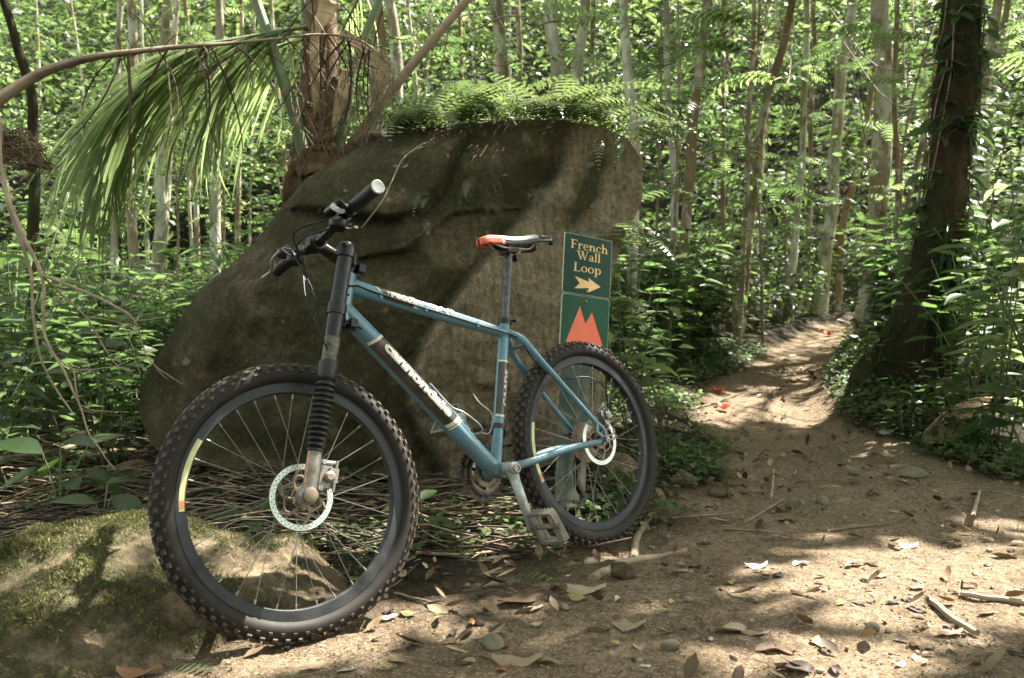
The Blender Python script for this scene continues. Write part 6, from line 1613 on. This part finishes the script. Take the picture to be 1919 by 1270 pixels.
# ------------------------------------------------------------------ ground litter
def curled(seed, L=1, W=.42):
    r = np.random.default_rng(seed); n, m_ = 9, 5; V = []; c1 = r.uniform(-.5, .8); c2 = r.uniform(-.7, .8); tw = r.normal(0, .7); W = r.uniform(.36, .6); ph = r.uniform(0, 6)
    for i in range(n):
        t = i / (n - 1); w_ = W / 2 * sin(pi * min(1, t * .96 + .03)) ** .7; a = c1 * (t - .5)
        for j in range(m_):
            s_ = j / (m_ - 1) * 2 - 1; x = s_ * w_ * cos(c2 * s_ * .6); w_ *= 1 + .03 * sin(t * 13 + ph) ; x = s_ * w_; z = w_ * s_ * s_ * c2 * .6 + .05 * sin(t * 6 + ph * 2) * s_ + .16 * c1 * (t - .5) ** 2 * 2.2 + .035 * sin(t * 9 + ph + s_ * 2) + tw * s_ * w_ * (t - .5) + (.012 if j == 2 else 0)
            V.append((x + .05 * sin(t * 4 + ph), t - .5, z))
    V = np.array(V) * L; V[:, 2] -= np.percentile(V[:, 2], 12)
    return V, [(i * m_ + j, i * m_ + j + 1, (i + 1) * m_ + j + 1, (i + 1) * m_ + j) for i in range(n - 1) for j in range(m_ - 1)]
CL = {}
for k_ in ('brown', 'tan', 'yellow', 'dark', 'rust', 'pale'):
    CL[k_] = [mesh_of('fallen_leaf', *curled(600 + i), M['fall_' + k_], True) for i in range(6)]
def fallen(px, py, size, kind, label, group=None, k=0, rz=None, P=None, flat=1.0, tilt=.0):
    p = hit(px, py) if P is None else P
    e = .02; nx_ = -(gz(p[0] + e, p[1]) - gz(p[0] - e, p[1])) / (2 * e); ny_ = -(gz(p[0], p[1] + e) - gz(p[0], p[1] - e)) / (2 * e)
    rz = rz if rz is not None else k * 1.9
    fr = frames(V3(cos(rz), sin(rz), -(nx_ * cos(rz) + ny_ * sin(rz)) + tilt)[None], V3(nx_, ny_, 1)[None])[0]
    o = link('fallen_leaf', CL[kind][k % 6], mat=mat4(fr, (p[0], p[1], gz(p[0], p[1]) + .006), size)); return tag(o, label, 'leaf', group)
big = [(975, 1128, .15, 'brown', 'large brown veined dead leaf on the sand below the bicycle', 3, .2), (1100, 1112, .13, 'tan', 'long tan dead leaf touching the large brown leaf', 1, .1), (1040, 1108, .07, 'dark', 'dark curled leaf in front of the large brown leaf', 2, 1.4),
       (1082, 1128, .075, 'yellow', 'yellow green leaf right of the large brown leaf', 0, -.4), (1000, 1146, .065, 'tan', 'small tan leaf under the large brown leaf', 4, .4), (728, 1152, .06, 'dark', 'dark crumpled leaf right of the front tyre', 2, 1.5), (765, 1156, .055, 'yellow', 'pale yellow leaf beside the dark crumpled leaf', 0, -.3),
       (852, 1190, .055, 'dark', 'purple brown curled leaf lying alone on the sand', 5, 1.2), (1004, 1177, .042, 'yellow', 'small pale leaf centred below the large brown leaf', 0, .4), (1418, 1066, .09, 'pale', 'pale cream leaf at the left end of the sun patch', 1, .3), (1592, 1062, .06, 'pale', 'white sunlit leaf in the middle of the sun patch', 3, .8),
       (1700, 1028, .09, 'pale', 'white curled leaf above the sun patch', 1, .1), (1500, 1063, .07, 'pale', 'small pale curled leaf beside the white sunlit leaf', 5, .2), (1540, 1211, .07, 'yellow', 'orange yellow leaf on the sand near the bottom', 0, .1), (1370, 1186, .10, 'tan', 'tan curled leaf left of the orange yellow leaf', 2, .2),
       (1415, 1192, .08, 'tan', 'tan folded leaf touching another left of the yellow one', 4, -.1), (1452, 1226, .10, 'brown', 'brown arched dead leaf near the bottom centre right', 5, -.4), (1722, 1243, .08, 'tan', 'grey tan leaf at the bottom right', 3, 1.3), (1780, 1190, .085, 'tan', 'tan cup shaped leaf beside the short stick', 4, .2),
       (1490, 1262, .1, 'dark', 'dark leaf cut by the bottom edge', 2, 0), (1180, 1182, .10, 'tan', 'tan wavy leaf on the sand right of centre', 1, .1), (1120, 1188, .07, 'brown', 'brown leaf left of the wavy tan leaf', 0, -.2), (1256, 1190, .055, 'brown', 'round brown leaf right of the wavy tan leaf', 4, 1.1),
       (1310, 1070, .075, 'dark', 'grey brown curved leaf left of the cream leaf', 2, -.3), (1285, 1046, .06, 'rust', 'rusty orange leaf at the end of the root', 1, 0), (1275, 1076, .06, 'tan', 'tan leaf below the rusty orange leaf', 3, .1), (1772, 955, .07, 'brown', 'brown upright leaf at the right of the path', 2, 1.0),
       (1660, 812, .14, 'pale', 'pale green yellow leaf lying on the right verge', 0, -.2), (970, 1250, .14, 'tan', 'long tan split leaf at the bottom centre', 1, .25), (1030, 1250, .07, 'tan', 'curled tan leaf right of the long split leaf', 5, -.5), (745, 1245, .07, 'tan', 'tan leaf at the bottom below the front tyre', 4, -.7),
       (650, 1262, .07, 'pale', 'pale pair leaf at the bottom edge below the wheel', 3, .8), (875, 1250, .05, 'tan', 'small tan triangular leaf at the bottom', 2, .3), (720, 1255, .05, 'yellow', 'small green yellow leaf at the bottom edge', 0, .4), (260, 1266, .11, 'rust', 'large rust brown leaf curled at the bottom left edge', 1, .3),
       (1780, 955, .05, 'tan', 'tan leaf scrap near the upright brown leaf', 4, 0), (1395, 925, .06, 'rust', 'orange brown leaf at the left verge of the path', 1, -.4), (1645, 925, .06, 'rust', 'rust leaf above the centre of the path', 0, .3), (1905, 1025, .08, 'tan', 'tan leaf at the right edge above the sun patch', 2, .2)]
for i, (x, y, s, kd, lab, v, rz) in enumerate(big): fallen(x, y, s * .82, kd, lab, k=v, rz=rz)
r = np.random.default_rng(44); kinds = ['brown', 'tan', 'brown', 'dark', 'brown', 'dark', 'rust', 'pale', 'brown', 'tan', 'brown', 'yellow', 'dark']
GLAB = {'brown': 'small brown', 'tan': 'small tan', 'dark': 'small dark', 'yellow': 'small yellowish', 'rust': 'small rusty', 'pale': 'small pale'}
cnt = 0
while cnt < 215:
    px, py = r.uniform(240, 1980), 640 + 640 * r.uniform(0, 1) ** .8
    if px < 700 and py > 1020 : continue
    if 250 < px < 900 and py < 900: continue
    p = hit(px, py)
    if p[1] > 9: continue
    kd = kinds[int(r.integers(len(kinds)))]
    where = 'on the open sand' if py > 1020 else 'on the path or its verge further back'
    fallen(px, py, r.uniform(.02, .05) * (1 + .12 * max(0, p[1] - 3)), kd, GLAB[kd] + ' fallen leaf ' + where, GLAB[kd] + ' fallen leaves ' + where, k=int(r.integers(6)), rz=r.uniform(0, 6.28), P=p, tilt=r.normal(0, .04)); cnt += 1
# dense litter: many small leaf scraps, one object
n = 9000; q = np.stack([r.uniform(-3.2, 4.5, n), r.uniform(1.6, 8, n)], -1); pm = path_mask(q[:, 0], q[:, 1])
kp = r.uniform(0, 1, n) < (.9 - .66 * pm); q = q[kp]; z = gz(q[:, 0], q[:, 1]) + .008; k = len(q)
M['scrap'] = leaf_mat('leaf_scraps', (.05, .03, .018), (.17, .11, .06), (.36, .28, .17), trans=(.1, .07, .03), tr=.1, rough=.7, joined=True)
tag(cloud('leaf_litter', leaf_tmpl(.5, .25, -.4, ((0, .1), (.35, .9), (.7, .8), (1, 0))), np.concatenate([q, z[:, None]], 1), r.normal(0, 1, (k, 3)) * [1, 1, .25], r.normal(0, .35, (k, 3)) + [0, 0, 1], r.uniform(.02, .07, k), M['scrap'], True), 'brown litter of small dead leaf scraps covering the forest floor', 'leaf litter', kind='stuff')
M['litter_a'] = simple('dry_strand_brown', (.09, .062, .038), .85, var=.5); M['litter_b'] = simple('dry_strand_tan', (.2, .15, .095), .85, var=.5); M['litter_c'] = simple('dry_strand_dark', (.04, .028, .018), .85, var=.5)
# dry strands of palm fronds under the boulder
n = 560; b = MB()
for i in range(n):
    if i < 470: px, Y = r.uniform(-60, 1060), r.uniform(2.75, 3.75)
    else: px, Y = r.uniform(-100, 330), r.uniform(3.0, 4.4)
    p = at(px, 900, Y); a = r.normal(.1, .45) + (pi if r.uniform() < .5 else 0); L = r.uniform(.15, .55); g = lambda u: V3(p[0] + cos(a) * u, p[1] + sin(a) * u * .6, 0)
    z0_ = r.uniform(0, .05); P = []
    for u in np.linspace(-.5, .5, 5):
        w_ = g(u * L); P.append(V3(w_[0], w_[1], gz(w_[0], w_[1]) + .008 + z0_ + .02 * sin(u * 5 + i)))
    b.m = i % 3; b.tube(P, r.uniform(.0015, .0045), 4, caps=False)
tag(b.build('dry_frond_litter', [M['litter_a'], M['litter_b'], M['litter_c']], smooth=True, ang=None), 'tangle of dry brown frond strands heaped under the boulder and behind the wheels', 'litter', kind='stuff')
def stick(pts, r0, r1, label, mat='twig', cat='stick', h=.006, name='stick'):
    Pg = [hit(x, y) for x, y in pts]; Pg = [V3(p[0], p[1], gz(p[0], p[1]) + h + r0 * .6) for p in Pg]; o0 = Pg[0].copy()
    P = curve([p - o0 for p in Pg], 16); P = P + fbm(P * 20, 2, 3)[:, None] * .003; o = MB().tube(P, np.linspace(r0, r1, len(P)), 8).build(name, M[mat], loc=o0); return tag(o, label, cat)
stick([(1740, 1133), (1785, 1165), (1832, 1197)], .009, .008, 'short thick tan stick lying diagonally in the lower right', 'twig_pale')
stick([(1800, 1122), (1860, 1130), (1960, 1143)], .008, .007, 'straight stick cut by the right edge near the sun patch', 'twig_pale')
stick([(1820, 985), (1828, 955), (1836, 925)], .009, .006, 'upright pale stick on the right of the path', 'twig_pale')
stick([(1445, 940), (1448, 910), (1450, 885)], .007, .005, 'short standing twig at the left verge of the path', 'twig_pale')
stick([(1395, 985), (1430, 965), (1470, 940)], .006, .004, 'pale stick pointing to the stones on the left verge')
stick([(1260, 975), (1330, 970), (1385, 965)], .004, .002, 'thin straight twig across the left verge', 'twig_pale')
stick([(1360, 995), (1440, 1002), (1500, 1018)], .004, .002, 'long thin curved twig at the upper left of the sun patch')
stick([(1550, 1000), (1620, 990), (1670, 988)], .004, .002, 'thin twig above the white leaf')
stick([(780, 995), (860, 985), (960, 1010), (1060, 1050)], .007, .004, 'long brown stalk lying between the wheels', 'twig')
stick([(780, 1042), (860, 1046), (940, 1036)], .006, .004, 'curved dry stalk below the long one between the wheels', 'twig_pale')
stick([(740, 1120), (790, 1130), (830, 1140)], .004, .002, 'thin dark twig beside the front tyre')
stick([(1290, 770), (1330, 760), (1385, 740)], .006, .004, 'pale stick at the far left verge of the path')
stick([(0, 880), (120, 860), (260, 800), (300, 790)], .014, .006, 'dry brown frond stalk leaning to the boulder foot', 'rachis_dead', h=.04)
stick([(90, 945), (170, 970), (250, 985)], .02, .016, 'dark log behind the mossy rock', 'bark_dark', h=.01, name='log')
ro = MB(); Pg = [hit(x, y) + V3(0, 0, .004) for x, y in ((1110, 1088), (1150, 1064), (1190, 1052), (1240, 1045), (1285, 1034))]; ro.tube(curve(Pg, 24), np.linspace(.016, .009, len(curve(Pg, 24))), 10)
Pg = [hit(x, y) + V3(0, 0, .004) for x, y in ((1188, 1052), (1192, 1015), (1205, 990), (1220, 965))]; ro.tube(curve(Pg, 18), np.linspace(.014, .010, len(curve(Pg, 18))), 10)
tag(ro.build('root', M['twig_pale']), 'pale forked root surfacing on the sand right of the rear wheel', 'root')
# stones
def stone(px, py, w_, h_, label, mat='stone', seed=0, group=None, name='stone', asp=.7, P=None):
    p = hit(px, py) if P is None else P; import bmesh
    bm = bmesh.new(); bmesh.ops.create_icosphere(bm, subdivisions=3 if w_ > .03 else 2, radius=1); V = np.array([v.co[:] for v in bm.verts]); F = [tuple(v.index for v in f.verts) for f in bm.faces]; bm.free()
    V = V * (1 + .22 * fbm(V * 1.3 + seed * 7, 3, seed)[:, None] + .06 * fbm(V * 5, 2, seed)[:, None]); 
    for q_ in range(7):
        nn_ = np.random.default_rng(seed * 9 + q_).normal(0, 1, 3); nn_ /= np.linalg.norm(nn_); dd2 = V @ nn_ - .72; V = V - np.maximum(dd2, 0)[:, None] * nn_ * .85
    V = V * V3(w_ / 2, w_ / 2 * asp, h_ / 2)
    o = link(name, mesh_of(name, V, F, M[mat], True), loc=(p[0], p[1], gz(p[0], p[1]) + h_ * .22)); o.rotation_euler = (0, 0, seed * 1.3); return tag(o, label, 'stone', group)
stone(1710, 893, .20, .055, 'long flat grey stone on the right of the path', seed=1); o = stone(1165, 1083, .085, .06, 'small mossy stone below the forked root', 'rock_moss', 2)
stone(1280, 910, .15, .1, 'mossy stone among the leaves at the left verge', 'rock_moss', 3); stone(1345, 930, .12, .08, 'second mossy stone at the left verge', 'rock_moss', 4); stone(1490, 950, .08, .05, 'grey round stone at the left of the path', seed=5)
stone(1540, 945, .07, .05, 'dark stone beside the grey round one', seed=6); stone(1600, 890, .06, .04, 'small grey stone in the middle of the path', seed=7); stone(1700, 880, .05, .035, 'little dark stone behind the flat stone', seed=8)
stone(1780, 745, .24, .17, 'round pale stone half hidden below the dark tree', seed=9); stone(250, 895, .16, .12, 'brown stone at the left foot of the boulder', 'rock_moss', 10); stone(925, 1208, .085, .03, 'flat grey stone on the sand below the purple leaf', seed=11)
stone(1255, 1222, .05, .03, 'grey stone at the bottom right of centre', seed=12); stone(1635, 1178, .05, .025, 'pale flat stone in the lower sun patch', seed=13); stone(1010, 985, .16, .1, 'mossy stone behind the pedal', 'rock_moss', 14); stone(1150, 860, .22, .16, 'pale mossy stone behind the rear wheel', 'rock_moss', 15, P=spot(1150, 860, 3.7))
r = np.random.default_rng(55)
for i in range(70):
    px, py = r.uniform(1000, 1960), r.uniform(800, 1268); s_ = r.uniform(.012, .035); far = py < 980
    stone(px, py, s_, s_ * .6, 'small pebble ' + ('further along the path' if far else 'on the sand in front'), 'pebble', 20 + i, 'pebbles ' + ('further along the path' if far else 'on the sand in front'), 'pebble')
# grit: many tiny clods and pebbles on the sand
n = 36000; q = np.stack([r.uniform(-1.2, 3.4, n), 1.55 + 5.0 * r.uniform(0, 1, n) ** 1.7], -1); pm = path_mask(q[:, 0], q[:, 1]); nn = fbm(np.stack([q[:, 0] * 3, q[:, 1] * 3, q[:, 0] * 0], -1), 3, 87)
kp = r.uniform(0, 1, n) < (.25 + .75 * pm) * np.clip(.55 + nn, .1, 1); q = q[kp]; k = len(q)
octv = np.array([(1, 0, 0), (0, 1, 0), (-1, 0, 0), (0, -1, 0), (0, 0, .8), (0, 0, -.6)], float); octf = np.array([(0, 1, 4), (1, 2, 4), (2, 3, 4), (3, 0, 4), (1, 0, 5), (2, 1, 5), (3, 2, 5), (0, 3, 5)])
M['grit'] = leaf_mat('grit', (.12, .085, .055), (.24, .18, .125), (.42, .36, .29), trans=(.1, .1, .1), tr=.0, rough=.95, joined=True, spec=.15)
sz = r.uniform(.0012, .0042, k) * (1 + (r.uniform(0, 1, k) > .96) * 1.2)
tag(cloud('grit', (octv, octf), np.concatenate([q, (gz(q[:, 0], q[:, 1]) + .003)[:, None]], 1), r.normal(0, 1, (k, 3)), r.normal(0, .6, (k, 3)) + [0, 0, 1], sz, M['grit'], False), 'loose grit and tiny clods scattered over the sandy path', 'grit', kind='stuff')
# ground cover of small leaves along the verges
n = 190000; q = np.stack([r.uniform(-3.5, 6, n), 2.7 + 6.3 * r.uniform(0, 1, n) ** 1.3], -1); pm = path_mask(q[:, 0], q[:, 1]); nn = fbm(np.stack([q[:, 0] * 2.2, q[:, 1] * 2.2, q[:, 0] * 0], -1), 3, 97)
nearcut = np.where(q[:, 0] < path_center(q[:, 1]), sstep(.15, .55, q[:, 0] + (q[:, 1] - 3) * .1) * sstep(2.8, 3.3, q[:, 1]) + .12, 1)
dens = np.clip(1.1 - 1.25 * pm, 0, 1) * np.clip(.6 + 1.5 * nn, .05, 1) * np.clip(nearcut, 0, 1); dens = dens * np.where(q[:, 0] < -1.2, .25, 1)
q = q[r.uniform(0, 1, n) < dens]; k = len(q); hh = r.uniform(.01, .09, k)
tag(cloud('ground_cover', leaf_tmpl(.75, .1, .15, ((0, .1), (.4, 1), (1, .05))), np.concatenate([q, (gz(q[:, 0], q[:, 1]) + hh)[:, None]], 1), r.normal(0, 1, (k, 3)) * [1, 1, .3], r.normal(0, .35, (k, 3)) + [0, 0, 1], r.uniform(.018, .045, k), M['leaf'], True), 'low ground cover of small green leaves along both verges of the path', 'ground cover', kind='stuff')
# litter seedlings near the wheels
n = 1500; q = np.stack([r.uniform(-.55, 1.0, n), r.uniform(2.45, 3.7, n)], -1); nn = fbm(np.stack([q[:, 0] * 6, q[:, 1] * 6, q[:, 0] * 0], -1), 2, 99); q = q[(nn > .05) & (path_mask(q[:, 0], q[:, 1]) < .6)]; k = len(q)
tag(cloud('seedlings', L_BROAD, np.concatenate([q, (gz(q[:, 0], q[:, 1]) + r.uniform(.01, .06, k))[:, None]], 1), r.normal(0, 1, (k, 3)) * [1, 1, .3], r.normal(0, .35, (k, 3)) + [0, 0, 1], r.uniform(.02, .05, k), M['leaf'], True), 'sprinkling of small green seedling leaves around the bicycle wheels', 'seedlings', kind='stuff')
# red fallen flowers
PET = mesh_of('petal', leaf_tmpl(.7, .2, -.5)[0], leaf_tmpl(.7, .2, -.5)[1], M['petal'], True)
for i, (x, y, s, lab) in enumerate(((1347, 738, .07, 'red fallen flower on the left of the sunny stretch of path'), (1357, 770, .075, 'red fallen flower nearest the camera beside the sunny stretch'), (1553, 630, .09, 'small red flower far along the path'), (1600, 655, .06, 'red flower far along the path near the dark tree'), (1298, 693, .05, 'red petal at the foot of the bushes'), (1540, 622, .06, 'furthest red flower on the path'))):
    o = empty('fallen_flower', hit(x, y) + V3(0, 0, .01)); tag(o, lab, 'flower')
    for k in range(6):
        a = k * 1.1; d = V3(cos(a), sin(a), .3); link('petal', PET, o, mat=mat4(frames(d[None], V3(-.4 * cos(a), -.4 * sin(a), 1)[None])[0], (0, 0, 0), s * (.7 + .1 * (k % 3))))
# tiny sprouts below the front tyre, white of sunlight put into their colour
BUD = mesh_of('bud', leaf_tmpl(.5, .3, -.2)[0], leaf_tmpl(.5, .3, -.2)[1], M['fall_pale'], True)
for i, (x, y) in enumerate(((482, 1212), (560, 1206), (625, 1190))):
    o = empty('sprout', hit(x, y)); tag(o, 'tiny pale sprout under the front tyre, ' + ('leftmost', 'middle', 'rightmost')[i] + ' of three', 'sprout'); b = MB()
    for k in range(3):
        e = V3((k - 1) * .012, -.004, .014 + .004 * k); b.tube([V3(0, 0, -.004), e], .0008, 4); link('leaf', BUD, o, mat=mat4(frames(V3((k - 1) * .8, -.2, .4)[None], V3(0, -.5, 1)[None])[0], e, .016))
    b.build('stem', M['stem'], o)
# dry curled palm spathe on the right verge
sp_ = [hit(1735, 838) + V3(0, 0, .03), hit(1765, 828) + V3(0, .02, .05), hit(1795, 815) + V3(0, .03, .09), hit(1825, 800) + V3(0, 0, .13), hit(1858, 790) + V3(0, 0, .12)]
tag(strip(sp_, (.055, .075, .06, .025, .015), M['sheath'], 'palm_sheath', None, curl=.9), 'curled dry brown palm sheath lying on the right verge', 'palm sheath')
